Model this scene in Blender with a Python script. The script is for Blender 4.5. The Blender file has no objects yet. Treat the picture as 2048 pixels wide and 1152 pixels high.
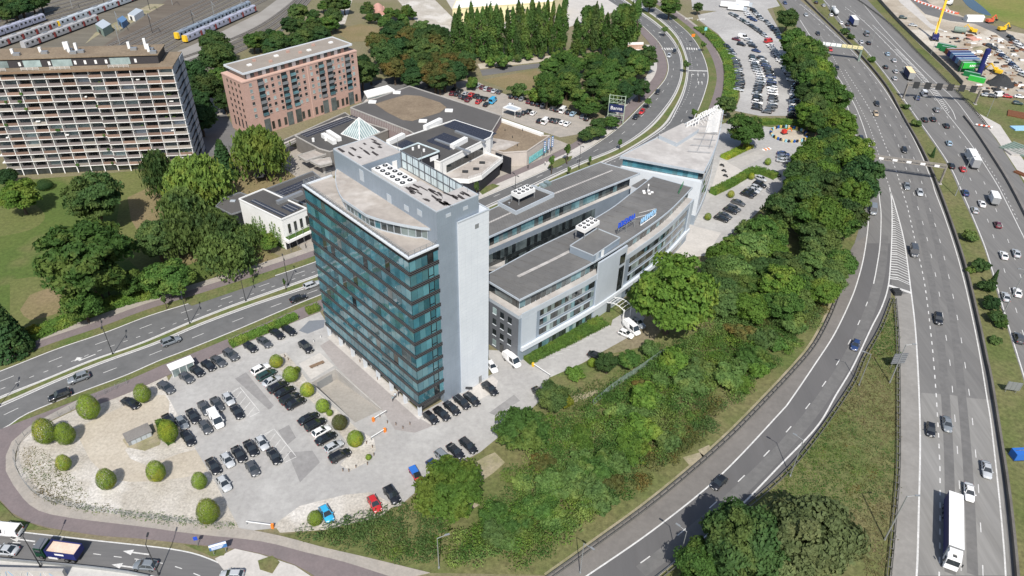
import bpy, bmesh, math, random
import numpy as np
from mathutils import Vector, Matrix
from mathutils.geometry import tessellate_polygon
random.seed(7); rng = np.random.default_rng(7)
R = math.radians
SC = bpy.context.scene
COL = SC.collection

# ------------------------------------------------------------------ camera (calibrated: 24 mm equivalent, 120 m up)
CAM_H = 120.0
F_PX = 1470.0
PITCH = R(35.66)
ROLL = R(-1.566)
cam_d = bpy.data.cameras.new('camera'); cam = bpy.data.objects.new('camera', cam_d); COL.objects.link(cam)
cam_d.sensor_fit = 'HORIZONTAL'; cam_d.sensor_width = 36.0; cam_d.lens = 36.0 * F_PX / 2048.0
cam_d.clip_start = 1.0; cam_d.clip_end = 5000.0
FW = Vector((0, math.cos(PITCH), -math.sin(PITCH)))
R0 = Vector((1, 0, 0)); D0 = FW.cross(R0)
CI = R0 * math.cos(ROLL) + D0 * math.sin(ROLL)
CJ = -R0 * math.sin(ROLL) + D0 * math.cos(ROLL)
cam.matrix_world = Matrix(((CI.x, -CJ.x, -FW.x, 0), (CI.y, -CJ.y, -FW.y, 0), (CI.z, -CJ.z, -FW.z, CAM_H), (0, 0, 0, 1)))
SC.camera = cam

# ------------------------------------------------------------------ sky, sun, exposure
SUN_EL, SUN_AZ = R(49.5), R(181.6)      # sun behind the camera; shadows fall straight away from it
w = bpy.data.worlds.new('World'); SC.world = w; w.use_nodes = True
nt = w.node_tree; nt.nodes.clear()
o_ = nt.nodes.new('ShaderNodeOutputWorld'); b_ = nt.nodes.new('ShaderNodeBackground'); s_ = nt.nodes.new('ShaderNodeTexSky')
s_.sky_type = 'NISHITA'; s_.sun_disc = False; s_.sun_elevation = SUN_EL; s_.sun_rotation = SUN_AZ
s_.air_density = 1.0; s_.dust_density = 1.6; s_.ozone_density = 1.0
b_.inputs['Strength'].default_value = 0.10
nt.links.new(s_.outputs[0], b_.inputs[0]); nt.links.new(b_.outputs[0], o_.inputs[0])
sun_d = bpy.data.lights.new('sun', 'SUN'); sun_d.energy = 4.2; sun_d.angle = R(0.53); sun_d.color = (1.0, 0.955, 0.88)
sun = bpy.data.objects.new('sun', sun_d); COL.objects.link(sun); sun.location = (0, -100, 200)
sun.rotation_euler = (R(90) - SUN_EL, 0, R(1.6))
SC.view_settings.view_transform = 'Standard'; SC.view_settings.look = 'None'
SC.view_settings.gamma = 1.0; SC.view_settings.exposure = 0.35; SC.view_settings.use_curve_mapping = False
SC.render.engine = 'CYCLES'; SC.render.resolution_x = 1024; SC.render.resolution_y = 576

# ------------------------------------------------------------------ layout helper: survey point (photo pixel) -> place on the ground, or at height z
def at(u, v, z=0.0):
    d = FW + CI * ((u - 1024.0) / F_PX) + CJ * ((v - 576.0) / F_PX)
    t = (CAM_H - z) / -d.z
    return Vector((d.x * t, d.y * t, z))
def ats(pts, z=0.0): return [at(u, v, z) for u, v in pts]
def head(u, v, du, dv):
    a = at(u, v); b = at(u + du, v + dv); return math.atan2(b.y - a.y, b.x - a.x)

# ------------------------------------------------------------------ materials
def lin(c):
    if isinstance(c, str):
        c = tuple(int(c[i:i + 2], 16) / 255 for i in (0, 2, 4))
        return tuple(x / 12.92 if x < .04045 else ((x + .055) / 1.055) ** 2.4 for x in c)
    return c
MATS = {}
def mat(name, col, rough=.8, col2=None, scale=.15, amount=1.0, detail=4, fine=0, fine_scale=3.0, spec=.3, metal=0.0,
        objcol=False, objrand=0.0, bump=0.0, coat=0.0, col3=None, scale3=.02, stretch=None, translucent=0.0, emit=None):
    if name in MATS: return MATS[name]
    m = bpy.data.materials.new(name); m.use_nodes = True; MATS[name] = m
    t = m.node_tree; N = t.nodes; L = t.links; p = N['Principled BSDF']
    p.inputs['Roughness'].default_value = rough; p.inputs['Metallic'].default_value = metal
    p.inputs['Specular IOR Level'].default_value = spec
    if coat: p.inputs['Coat Weight'].default_value = coat; p.inputs['Coat Roughness'].default_value = .03
    c1 = (*lin(col), 1)
    geo = N.new('ShaderNodeNewGeometry'); pos = geo.outputs['Position']
    if stretch:
        mp = N.new('ShaderNodeMapping'); mp.inputs['Rotation'].default_value = (0, 0, stretch[0]); mp.inputs['Scale'].default_value = (stretch[1], stretch[2], 1)
        L.new(pos, mp.inputs[0]); pos = mp.outputs[0]
    cur = None
    def noise(sc, det=4, rgh=.6):
        n = N.new('ShaderNodeTexNoise'); n.inputs['Scale'].default_value = sc; n.inputs['Detail'].default_value = det
        n.inputs['Roughness'].default_value = rgh; L.new(pos, n.inputs['Vector']); return n.outputs[0]
    def mix(fac, a, b, mode='MIX'):
        x = N.new('ShaderNodeMix'); x.data_type = 'RGBA'; x.blend_type = mode
        for s, val in ((0, fac), (6, a), (7, b)):
            if hasattr(val, 'is_linked') or hasattr(val, 'links'): L.new(val, x.inputs[s])
            else: x.inputs[s].default_value = val
        return x.outputs[2]
    def ramp(val, a, b):
        r = N.new('ShaderNodeMapRange'); r.inputs[1].default_value = a; r.inputs[2].default_value = b; L.new(val, r.inputs[0]); return r.outputs[0]
    base = c1
    if objcol:
        oi = N.new('ShaderNodeObjectInfo'); base = oi.outputs['Color']
    if col2 is not None:
        base = mix(ramp(noise(scale, detail), .5 - .2 / amount, .5 + .2 / amount), base, (*lin(col2), 1))
    if col3 is not None:
        base = mix(ramp(noise(scale3, 3), .5, .62), base, (*lin(col3), 1))
    if fine:
        f = ramp(noise(fine_scale, 3, .7), .25, .75)
        mr = N.new('ShaderNodeMapRange'); mr.inputs[3].default_value = 1 - fine; mr.inputs[4].default_value = 1 + fine; L.new(f, mr.inputs[0])
        cb = N.new('ShaderNodeCombineColor'); [L.new(mr.outputs[0], cb.inputs[i]) for i in range(3)]
        base = mix(1.0, base, cb.outputs[0], 'MULTIPLY')
    if objrand:
        oi2 = N.new('ShaderNodeObjectInfo')
        mr = N.new('ShaderNodeMapRange'); mr.inputs[3].default_value = 1 - objrand; mr.inputs[4].default_value = 1 + objrand; L.new(oi2.outputs['Random'], mr.inputs[0])
        cb = N.new('ShaderNodeCombineColor'); [L.new(mr.outputs[0], cb.inputs[i]) for i in range(3)]
        base = mix(1.0, base, cb.outputs[0], 'MULTIPLY')
    if isinstance(base, tuple): p.inputs['Base Color'].default_value = base
    else: L.new(base, p.inputs['Base Color'])
    if bump:
        bn = N.new('ShaderNodeBump'); bn.inputs['Strength'].default_value = bump; bn.inputs['Distance'].default_value = .3
        L.new(noise(fine_scale, 4), bn.inputs['Height']); L.new(bn.outputs[0], p.inputs['Normal'])
    if translucent:
        tr = N.new('ShaderNodeBsdfTranslucent'); ms = N.new('ShaderNodeMixShader'); ms.inputs[0].default_value = translucent
        if isinstance(base, tuple): tr.inputs[0].default_value = base
        else: L.new(base, tr.inputs[0])
        L.new(p.outputs[0], ms.inputs[1]); L.new(tr.outputs[0], ms.inputs[2]); L.new(ms.outputs[0], N['Material Output'].inputs[0])
    return m

M = {}
def D(k, *a, **kw): M[k] = mat(k, *a, **kw)
# ground surfaces
D('earth', (.20, .17, .115), .95, (.15, .145, .07), .05, fine=.3, fine_scale=1.2, bump=.3)
D('lawn', (.062, .108, .022), .95, (.092, .122, .030), .035, 1.0, 6, fine=.32, fine_scale=.9, col3=(.19, .155, .078), scale3=.022, bump=.3)
D('lawn_mixed', (.135, .140, .052), .95, (.105, .128, .036), .06, 1.0, 6, fine=.3, fine_scale=1.0, bump=.2)
D('lawn_dry', (.225, .172, .10), .95, (.165, .145, .066), .07, 1.0, 6, fine=.28, fine_scale=1.2, bump=.2)
D('verge', (.080, .122, .030), .95, (.155, .140, .066), .16, fine=.35, fine_scale=1.6, bump=.4)
D('rough_grass', (.092, .118, .034), .95, (.155, .142, .066), .06, 1.2, 7, fine=.40, fine_scale=.9, bump=.5)
D('asphalt', (.122, .121, .122), .9, (.152, .150, .149), .06, fine=.10, fine_scale=.8, stretch=(R(42), .25, 2.2))
D('asphalt_main', (.112, .114, .115), .9, (.146, .146, .146), .05, fine=.14, fine_scale=.35)
D('motorway', (.175, .171, .165), .9, (.142, .139, .136), .10, 1.0, fine=.12, fine_scale=.5, stretch=(R(-12), 2.6, .10))
D('shoulder', (.262, .252, .236), .9, (.215, .206, .192), .10, fine=.12, fine_scale=.7)
D('ramp_shoulder', (.185, .172, .158), .9, (.150, .140, .130), .10, fine=.12, fine_scale=.7)
D('ramp', (.128, .124, .123), .9, (.104, .102, .103), .10, 1.0, fine=.10, fine_scale=.4, stretch=(R(-25), 1.4, .14))
D('lot', (.365, .357, .345), .9, (.315, .308, .30), .07, fine=.14, fine_scale=.8, col3=(.405, .398, .385), scale3=.045)
D('patch', (.225, .218, .216), .9, (.26, .255, .25), .2, fine=.12, fine_scale=.8)
D('gravel', (.47, .44, .395), .95, (.36, .33, .285), .14, 1.3, 8, fine=.30, fine_scale=2.0, col3=(.53, .505, .47), scale3=.08, bump=.4)
D('sand', (.46, .415, .345), .95, (.385, .34, .275), .09, 1.2, 7, fine=.2, fine_scale=1.5)
D('mud', (.33, .285, .21), .95, (.20, .19, .10), .25, 1.2, 6, fine=.3, fine_scale=2)
D('pave_beige', (.36, .325, .285), .9, (.28, .26, .235), .3, fine=.14, fine_scale=2.0)
D('pave_light', (.50, .475, .445), .9, (.42, .40, .375), .2, fine=.12, fine_scale=1.5)
D('pave_purple', (.195, .162, .162), .9, (.160, .137, .138), .25, fine=.14, fine_scale=2.0)
D('pave_plaza', (.33, .305, .295), .9, (.28, .26, .25), .2, fine=.12, fine_scale=1.5)
D('ramp_floor', (.36, .335, .30), .9, (.31, .29, .26), .3, fine=.15, fine_scale=1.5)
D('site_soil', (.42, .37, .30), .95, (.30, .255, .20), .05, 1.2, 7, fine=.25, fine_scale=.8, col3=(.50, .46, .40), scale3=.03)
D('track_bed', (.085, .075, .062), .95, (.115, .10, .085), .1, fine=.2)
D('roof_brick', (.30, .265, .23), .95, (.24, .21, .18), .15, fine=.15)
D('kerb', (.46, .45, .43), .9, fine=.1, fine_scale=1.0)
D('wear', (.125, .123, .121), .9, (.155, .151, .147), .25, 1.0, 5, fine=.14, fine_scale=.6)
D('white_paint', (.62, .615, .60), .8, (.50, .495, .48), .5, fine=.22, fine_scale=2.2)
D('ballast', (.17, .155, .125), .95, (.115, .105, .085), .06, fine=.2, fine_scale=.8, stretch=(R(32), .15, 2.5))
D('ballast_brown', (.105, .085, .068), .95, (.15, .13, .105), .05, fine=.2, fine_scale=.8, stretch=(R(32), .15, 2.0))
D('platform', (.30, .285, .265), .9, (.25, .235, .215), .1, fine=.1)
D('rail', (.30, .285, .27), .45, metal=.3, fine=.1)
D('water', (.02, .045, .07), .06, spec=.6)
D('meadow', (.13, .17, .035), .95, (.20, .185, .06), .025, fine=.25, fine_scale=.5)
# building surfaces
D('concrete', (.42, .405, .385), .9, (.34, .325, .305), .15, fine=.12, fine_scale=.7)
D('concrete_dark', (.20, .19, .18), .9, (.15, .14, .13), .2, fine=.12)
D('roof_felt', (.38, .345, .31), .95, (.30, .27, .245), .16, fine=.14, fine_scale=.7, col3=(.44, .41, .38), scale3=.12)
D('roof_torn', (.43, .41, .395), .95, (.37, .35, .335), .25, fine=.12, fine_scale=.8)
D('bitumen', (.045, .04, .04), .9, fine=.2, fine_scale=2)
D('roof_brown', (.140, .138, .135), .9, (.120, .118, .116), .09, fine=.10, fine_scale=.6, col3=(.165, .162, .157), scale3=.05)
D('roof_dark', (.085, .082, .080), .9, (.068, .066, .065), .1, fine=.12)
D('roof_mall', (.105, .10, .098), .9, (.085, .082, .08), .08, fine=.1)
D('roof_moss', (.235, .185, .13), .95, (.175, .135, .095), .12, 1.2, 6, fine=.22, fine_scale=1.2)
D('roof_light', (.42, .40, .38), .95, (.36, .34, .325), .12, fine=.12, fine_scale=.6, col3=(.46, .44, .42), scale3=.09)
D('clad_grey', (.315, .375, .445), .45, (.275, .328, .392), .25, fine=.04, metal=.35, stretch=(0, 1, 1))
D('clad_joint', (.235, .275, .325), .6)
D('clad_light', (.48, .525, .57), .5, (.43, .475, .52), .2, fine=.05, metal=.15)
D('clad_white', (.60, .635, .67), .55, (.54, .575, .615), .25, fine=.05)
D('clad_dark', (.165, .175, .195), .5, (.14, .15, .165), .3, metal=.2, fine=.05)
D('render_white', (.78, .78, .765), .85, (.70, .70, .68), .25, fine=.06)
D('render_black', (.028, .030, .038), .6, (.022, .023, .028), .3)
D('stone_pale', (.50, .455, .415), .9, (.44, .40, .37), .3, fine=.1)
D('brick_pink', (.46, .305, .255), .9, (.41, .27, .225), .35, fine=.12, fine_scale=2.5)
D('brick_trim', (.54, .37, .31), .9)
D('zinc', (.33, .345, .36), .4, metal=.5, fine=.1)
D('metal_white', (.74, .74, .73), .5, fine=.05)
D('metal_grey', (.40, .41, .42), .45, metal=.5)
D('metal_dark', (.05, .052, .055), .5, metal=.3)
D('galv', (.36, .375, .38), .45, metal=.5, fine=.1)
D('gantry_steel', (.30, .275, .245), .6, metal=.25, fine=.12)
D('guard_steel', (.17, .165, .15), .6, metal=.4, fine=.2, fine_scale=1.0)
D('wood', (.22, .15, .10), .8, fine=.2, fine_scale=3)
D('solar', (.028, .030, .042), .25, (.038, .040, .052), .8, spec=.5)
D('screen', (.68, .77, .80), .35, (.50, .60, .62), .4, spec=.5)
D('sign_white', (.78, .78, .78), .6)
D('sign_navy', (.018, .026, .085), .5)
D('sign_blue', (.02, .075, .50), .4)
D('sign_lightblue', (.30, .52, .75), .4)
D('blue_plastic', (.03, .14, .48), .5)
D('orange', (.75, .22, .03), .5)
D('red', (.55, .04, .03), .5)
D('yellow', (.72, .46, .03), .5, fine=.1)
D('green_paint', (.015, .16, .055), .5)
D('green_bright', (.04, .42, .06), .5)
D('navy', (.016, .022, .12), .5, fine=.1)
D('rust', (.17, .07, .035), .8, fine=.25)
D('spoil', (.035, .037, .04), .9, fine=.3)
D('cream', (.70, .62, .38), .8, fine=.06)
D('pink_tile', (.55, .30, .24), .8, fine=.1)
D('sand_pink', (.62, .46, .36), .95, (.66, .55, .45), .6, fine=.12)
D('green_dark', (.012, .055, .03), .4)
D('barrier', (.155, .145, .13), .9, (.11, .10, .09), .2, fine=.2)
D('green_grey', (.19, .25, .215), .7, fine=.12)
D('green_pale', (.38, .46, .36), .6)
D('blue_grey', (.10, .19, .33), .6, fine=.1)
D('clad_train', (.36, .36, .37), .6, fine=.1)
D('train_red', (.26, .05, .045), .6)
D('clad_violet', (.33, .345, .43), .6, fine=.1)
D('graf_yellow', (.68, .62, .36), .7, fine=.2)
D('orange_red', (.60, .12, .06), .6)
D('poster', (.34, .20, .14), .6, (.55, .40, .32), .9)
D('skin', (.45, .28, .20), .6)
D('cloth', (.1, .1, .13), .9, objcol=True)
D('bal_a', (.185, .158, .155), .8, objrand=.2, fine=.1)
D('bal_b', (.225, .150, .118), .8, objrand=.25, fine=.15)
D('bal_c', (.30, .27, .24), .8, objrand=.25, fine=.15)
D('slab_white', (.76, .75, .735), .85, (.66, .65, .63), .5, fine=.10)
D('awning', (.26, .30, .34), .8, objrand=.4)
D('clad_black', (.045, .042, .045), .7, fine=.15)
D('clad_gable', (.36, .39, .43), .7, (.31, .335, .37), .3)
D('clad_mauve', (.25, .20, .20), .8, fine=.1)
D('glass_turq', (.10, .45, .48), .15, (.30, .62, .62), 1.2, 1.2)
D('sign_blue2', (.05, .16, .38), .6)
# glass
def glassmat(name, col, col2, rough=.06, rand=.35, scale=.5):
    m = mat(name, col, rough, col2, scale, 1.4, 3, objrand=rand, spec=.85, coat=.6); M[name] = m
glassmat('glass_teal', (.055, .172, .212), (.034, .118, .152), .04, .42, .35)
glassmat('glass_blind', (.095, .235, .272), (.07, .185, .218), .09, .30, .3)
glassmat('glass_dark', (.012, .016, .018), (.03, .036, .038), .05, .5, .5)
glassmat('glass_grey', (.10, .125, .13), (.05, .065, .07), .06, .5, .4)
glassmat('glass_pale', (.30, .38, .38), (.20, .26, .26), .08, .4, .4)
glassmat('glass_sky', (.13, .25, .28), (.06, .13, .15), .05, .35, .3)
D('band_dark', (.012, .013, .015), .5, spec=.3, fine=.1)
D('band_line', (.125, .125, .13), .6)
# vehicles
M['paint'] = mat('paint', (.5, .5, .5), .28, objcol=True, spec=.5, coat=.7)
D('car_glass', (.018, .024, .028), .06, spec=.8, coat=.5)
D('tyre', (.015, .015, .015), .85)
D('rim', (.35, .36, .37), .35, metal=.7)
D('lamp_clear', (.75, .76, .78), .2, spec=.7)
D('lamp_red', (.40, .015, .012), .3)
D('plate', (.70, .70, .66), .5)
D('tarp', (.5, .5, .5), .7, objcol=True, fine=.08, fine_scale=1.5)
# plants
def leafmat(name, a, b, c, tr=.36):
    M[name] = mat(name, a, .75, b, .33, 1.2, 5, fine=.5, fine_scale=2.6, col3=c, scale3=.16, objrand=.22, spec=.25, translucent=tr)
leafmat('leaf_mid', (0.080, 0.163, 0.033), (0.055, 0.121, 0.027), (0.132, 0.194, 0.042))
leafmat('leaf_dark', (0.046, 0.099, 0.030), (0.066, 0.122, 0.035), (0.088, 0.129, 0.034))
leafmat('leaf_deep', (0.030, 0.077, 0.026), (0.044, 0.102, 0.032), (0.055, 0.106, 0.030))  #c
leafmat('leaf_bright', (0.121, 0.212, 0.032), (0.082, 0.163, 0.028), (0.167, 0.234, 0.039))
leafmat('leaf_yellow', (0.209, 0.227, 0.024), (0.146, 0.190, 0.027), (0.264, 0.259, 0.029))  #c
leafmat('leaf_rust', (.120, .118, .034), (.084, .112, .032), (.165, .125, .036))
leafmat('leaf_willow', (0.098, 0.158, 0.041), (0.125, 0.179, 0.046), (0.062, 0.113, 0.034))
leafmat('leaf_willow_gold', (0.159, 0.232, 0.041), (0.100, 0.176, 0.041), (0.196, 0.247, 0.047))  #c
leafmat('leaf_olive', (0.101, 0.164, 0.046), (0.075, 0.138, 0.043), (0.141, 0.196, 0.053))  #c
leafmat('leaf_poplar', (0.095, 0.180, 0.042), (0.065, 0.134, 0.035), (0.142, 0.216, 0.050))
leafmat('leaf_thicket', (0.151, 0.244, 0.065), (0.100, 0.187, 0.052), (0.211, 0.285, 0.073))
leafmat('leaf_topiary', (0.207, 0.290, 0.031), (0.160, 0.248, 0.031), (0.308, 0.317, 0.031), .12)  #c
leafmat('leaf_hedge', (0.093, 0.176, 0.026), (0.070, 0.136, 0.026), (0.142, 0.199, 0.034), .15)  #c
leafmat('leaf_pale', (.150, .188, .075), (.110, .150, .058), (.180, .205, .085))
leafmat('straw', (.20, .17, .085), (.155, .145, .06), (.24, .20, .11))
D('bark', (.10, .075, .055), .95, (.07, .055, .042), 1.5, fine=.2)

# ------------------------------------------------------------------ mesh builder
class MB:
    def __init__(s): s.v = []; s.f = []; s.m = []
    def add(s, vs, fs, mi=0):
        n = len(s.v); s.v += [tuple(x) for x in vs]; s.f += [tuple(i + n for i in f) for f in fs]; s.m += [mi] * len(fs); return s
    def box(s, x0, x1, y0, y1, z0, z1, mi=0):
        return s.add([(x0, y0, z0), (x1, y0, z0), (x1, y1, z0), (x0, y1, z0), (x0, y0, z1), (x1, y0, z1), (x1, y1, z1), (x0, y1, z1)],
                     [(0, 3, 2, 1), (4, 5, 6, 7), (0, 1, 5, 4), (1, 2, 6, 5), (2, 3, 7, 6), (3, 0, 4, 7)], mi)
    def bar(s, a, b, w, h=None, mi=0):
        a = Vector(a); b = Vector(b); d = (b - a); h = h or w
        if d.length < 1e-6: return s
        d.normalize(); up = Vector((0, 0, 1)) if abs(d.z) < .95 else Vector((1, 0, 0))
        x = d.cross(up).normalized() * w / 2; y = x.cross(d).normalized() * h / 2
        vs = [p + sx * x + sy * y for p in (a, b) for sx, sy in ((-1, -1), (1, -1), (1, 1), (-1, 1))]
        return s.add(vs, [(0, 1, 2, 3), (7, 6, 5, 4), (0, 4, 5, 1), (1, 5, 6, 2), (2, 6, 7, 3), (3, 7, 4, 0)], mi)
    def tube(s, a, b, r0, r1=None, n=8, mi=0, cap=True):
        a = Vector(a); b = Vector(b); r1 = r0 if r1 is None else r1; d = (b - a).normalized()
        up = Vector((0, 0, 1)) if abs(d.z) < .95 else Vector((1, 0, 0)); x = d.cross(up).normalized(); y = x.cross(d)
        vs = []
        for p, r in ((a, r0), (b, r1)):
            for k in range(n): t = 2 * math.pi * k / n; vs.append(p + x * (r * math.cos(t)) + y * (r * math.sin(t)))
        fs = [(k, (k + 1) % n, n + (k + 1) % n, n + k) for k in range(n)]
        if cap: fs += [tuple(range(n - 1, -1, -1)), tuple(range(n, 2 * n))]
        return s.add(vs, fs, mi)
    def prism(s, poly, z0, z1, mi=0, top=None, bottom=True):
        n = len(poly); P = [(p[0], p[1]) for p in poly]
        area = sum(P[i][0] * P[(i + 1) % n][1] - P[(i + 1) % n][0] * P[i][1] for i in range(n))
        if area < 0: P = P[::-1]
        vs = [(x, y, z0) for x, y in P] + [(x, y, z1) for x, y in P]
        s.add(vs, [(i, (i + 1) % n, n + (i + 1) % n, n + i) for i in range(n)], mi)
        tri = tessellate_polygon([[Vector((x, y, 0)) for x, y in P]])
        up = []
        for t in tri:
            a, b, c = (Vector((*P[i], 0)) for i in t); up.append(t if (b - a).cross(c - a).z > 0 else t[::-1])
        s.add([(x, y, z1) for x, y in P], up, mi if top is None else top)
        if bottom: s.add([(x, y, z0) for x, y in P], [t[::-1] for t in up], mi)
        return s
    def wall(s, pts, z0, z1, th, mi=0):     # thin upright wall along a polyline
        for a, b in zip(pts[:-1], pts[1:]): s.bar((a[0], a[1], (z0 + z1) / 2), (b[0], b[1], (z0 + z1) / 2), th, z1 - z0, mi)
        return s
    def loft(s, rings, mi=0, cap=True):
        n = len(rings[0]); vs = [p for r in rings for p in r]; fs = []
        for k in range(len(rings) - 1):
            for i in range(n): fs.append((k * n + i, k * n + (i + 1) % n, (k + 1) * n + (i + 1) % n, (k + 1) * n + i))
        if cap: fs += [tuple(range(n - 1, -1, -1)), tuple((len(rings) - 1) * n + i for i in range(n))]
        return s.add(vs, fs, mi)
    def merge(s, o, mi=0):
        n = len(s.v); s.v += o.v; s.f += [tuple(i + n for i in f) for f in o.f]; s.m += [mi] * len(o.f); return s
    def mesh(s, name, mats, smooth=False):
        me = bpy.data.meshes.new(name); me.from_pydata([tuple(p) for p in s.v], [], s.f)
        for x in (mats if isinstance(mats, (list, tuple)) else [mats]): me.materials.append(M[x] if isinstance(x, str) else x)
        if any(s.m): me.polygons.foreach_set('material_index', s.m)
        if smooth: me.polygons.foreach_set('use_smooth', [True] * len(me.polygons))
        me.update(); return me
    def build(s, name, mats, parent=None, loc=(0, 0, 0), rz=0, smooth=False):
        return obj(name, s.mesh(name, mats, smooth), parent, loc, rz)
def obj(name, me, parent=None, loc=(0, 0, 0), rz=0, scale=None):
    o = bpy.data.objects.new(name, me); COL.objects.link(o); o.location = loc; o.rotation_euler = (0, 0, rz)
    if scale is not None: o.scale = scale
    if parent is not None: o.parent = parent
    return o
def tag(o, label=None, cat=None, group=None, kind=None):
    if label: o['label'] = label
    if cat: o['category'] = cat
    if group: o['group'] = group
    if kind: o['kind'] = kind
    return o
def thing(name, label, cat, loc=(0, 0, 0), rz=0, group=None):
    return tag(obj(name, None, None, loc, rz), label, cat, group)
UB = {}
def ubox(m):
    if m not in UB: UB[m] = MB().box(-.5, .5, -.5, .5, -.5, .5).mesh('unit_' + m, m)
    return UB[m]
def bpiece(name, m, parent, x0, x1, y0, y1, z0, z1):     # a box part sharing one unit mesh
    return obj(name, ubox(m), parent, ((x0 + x1) / 2, (y0 + y1) / 2, (z0 + z1) / 2), 0, (x1 - x0, y1 - y0, z1 - z0))
def piece_on(name, m, parent, a, b, z0, z1, th, off=0.0):  # upright box part along local segment a-b, pushed out by off
    a = Vector(a[:2]); b = Vector(b[:2]); d = b - a; n = Vector((d.y, -d.x)).normalized(); c = (a + b) / 2 + n * off
    return obj(name, ubox(m), parent, (c.x, c.y, (z0 + z1) / 2), math.atan2(d.y, d.x), (d.length, th, z1 - z0))
ORD = ['', 'first', 'second', 'third', 'fourth', 'fifth', 'sixth', 'seventh', 'eighth', 'ninth', 'tenth', 'eleventh', 'twelfth']
def nth(n): return ORD[n] if n < len(ORD) else '%d%s' % (n, {1: 'st', 2: 'nd', 3: 'rd'}.get(n % 10 if n % 100 not in (11, 12, 13) else 0, 'th'))

# ------------------------------------------------------------------ sheets and strips on the ground
def smooth_path(P, step=2.5):
    P = [Vector(p) for p in P]
    if len(P) < 3:
        return P
    out = []
    Q = [P[0] * 2 - P[1]] + P + [P[-1] * 2 - P[-2]]
    for i in range(1, len(Q) - 2):
        a, b, c, d = Q[i - 1:i + 3]; n = max(1, int((c - b).length / step))
        for k in range(n):
            t = k / n
            out.append(.5 * ((2 * b) + (c - a) * t + (2 * a - 5 * b + 4 * c - d) * t * t + (3 * b - a - 3 * c + d) * t ** 3))
    out.append(P[-1]); return out
RAMP_PX = [(622, 767), (671, 739), (763, 820), (709, 846)]
def sheet(name, P, m, z, parent=None, kind='structure', thick=0, hole=None):
    mb = MB()
    if hole is None: mb.prism([(p[0], p[1]) for p in P], z - (thick or .02), z, bottom=False)
    else:
        Q = [[Vector((p[0], p[1], 0)) for p in P], [Vector((p[0], p[1], 0)) for p in hole]]; flat = Q[0] + Q[1]
        tri = [t if (flat[t[1]] - flat[t[0]]).cross(flat[t[2]] - flat[t[0]]).z > 0 else t[::-1] for t in tessellate_polygon(Q)]
        mb.add([(p.x, p.y, z) for p in flat], tri)
    o = mb.build(name, m, parent)
    if parent is None: tag(o, kind=kind)
    return o
def area(name, px, m, z, smooth=False, thick=0, parent=None, hole=None):
    P = ats(px)
    if smooth: P = smooth_path(P)
    return sheet(name, P, m, z, parent, thick=thick, hole=hole)
def band(name, left, right, m, z, thick=0, parent=None):     # road between two surveyed edges
    return sheet(name, smooth_path(ats(left)) + smooth_path(ats(right))[::-1], m, z, parent, thick=thick)
def resample(P, step):
    P = [Vector((p[0], p[1], 0)) for p in P]; L = [0]
    for a, b in zip(P[:-1], P[1:]): L.append(L[-1] + (b - a).length)
    out = []; s = 0; k = 0
    while s <= L[-1]:
        while k < len(P) - 2 and L[k + 1] < s: k += 1
        t = (s - L[k]) / max(1e-6, L[k + 1] - L[k]); out.append(P[k].lerp(P[k + 1], t)); s += step
    return out, L[-1]
def offset_path(P, d):
    out = []
    for i, p in enumerate(P):
        t = (P[min(i + 1, len(P) - 1)] - P[max(i - 1, 0)]); t = Vector((t.x, t.y, 0)).normalized(); out.append(p + Vector((-t.y, t.x, 0)) * d)
    return out
def line(name, px, width, z, parent, m='white_paint', dash=None, world=False, kind=None):
    P = smooth_path(px if world else ats(px), 1.5); mb = MB()
    P, tot = resample(P, .5)
    n = len(P)
    def run(i0, i1):
        seg = P[i0:i1 + 1]
        if len(seg) < 2: return
        seg = seg[::4] + ([seg[-1]] if (len(seg) - 1) % 4 else [])
        l = offset_path(seg, width / 2); r = offset_path(seg, -width / 2); k = len(seg)
        mb.add([(p.x, p.y, z) for p in r] + [(p.x, p.y, z) for p in l], [(i, i + 1, k + i + 1, k + i) for i in range(k - 1)])
    if not dash: run(0, n - 1)
    else:
        on, off = int(dash[0] * 2), int(dash[1] * 2); i = 0
        while i < n - 1: run(i, min(n - 1, i + on)); i += on + off
    return mb.build(name, m, parent)
# ================================================================== THE GROUND
sheet('ground', [(-1800, -400), (1800, -400), (1800, 2600), (-1800, 2600)], 'earth', 0.0, hole=ats(RAMP_PX))

# ---- park and lawns
area('park_lawn', [(-160, 352), (26, 362), (392, 332), (430, 330), (455, 345), (445, 420), (482, 480), (560, 512), (520, 540), (400, 585), (300, 618), (200, 652), (100, 690), (0, 728), (-160, 785)], 'lawn', .03)
area('playground_ground', [(415, 332), (470, 330), (560, 345), (612, 330), (650, 360), (540, 400), (500, 420), (470, 440), (440, 430), (400, 520), (330, 520), (380, 420)], 'lawn_dry', .045, smooth=True)
area('lawn_worn', [(215, 350), (300, 338), (420, 335), (400, 420), (350, 520), (280, 540), (235, 470), (240, 400)], 'lawn_mixed', .036, smooth=True)
area('lawn_worn', [(-60, 430), (40, 400), (90, 430), (60, 460), (-40, 480)], 'lawn_mixed', .036, smooth=True)
area('lawn_worn', [(20, 560), (90, 555), (170, 590), (150, 640), (60, 660), (20, 630)], 'lawn_mixed', .036, smooth=True)
area('lawn_dry_patch', [(255, 395), (330, 365), (360, 400), (330, 480), (290, 480), (262, 440)], 'lawn_dry', .041, smooth=True)
area('lawn_bare_patch', [(60, 590), (110, 575), (150, 600), (120, 625), (60, 640), (40, 620)], 'lawn_dry', .045, smooth=True)
area('street_yard', [(395, 232), (440, 205), (470, 260), (505, 275), (560, 300), (600, 330), (500, 330), (450, 300), (410, 320), (405, 280)], 'asphalt', .04)
area('far_street', [(395, 185), (440, 195), (450, 230), (400, 232)], 'pave_beige', .045)
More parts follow.
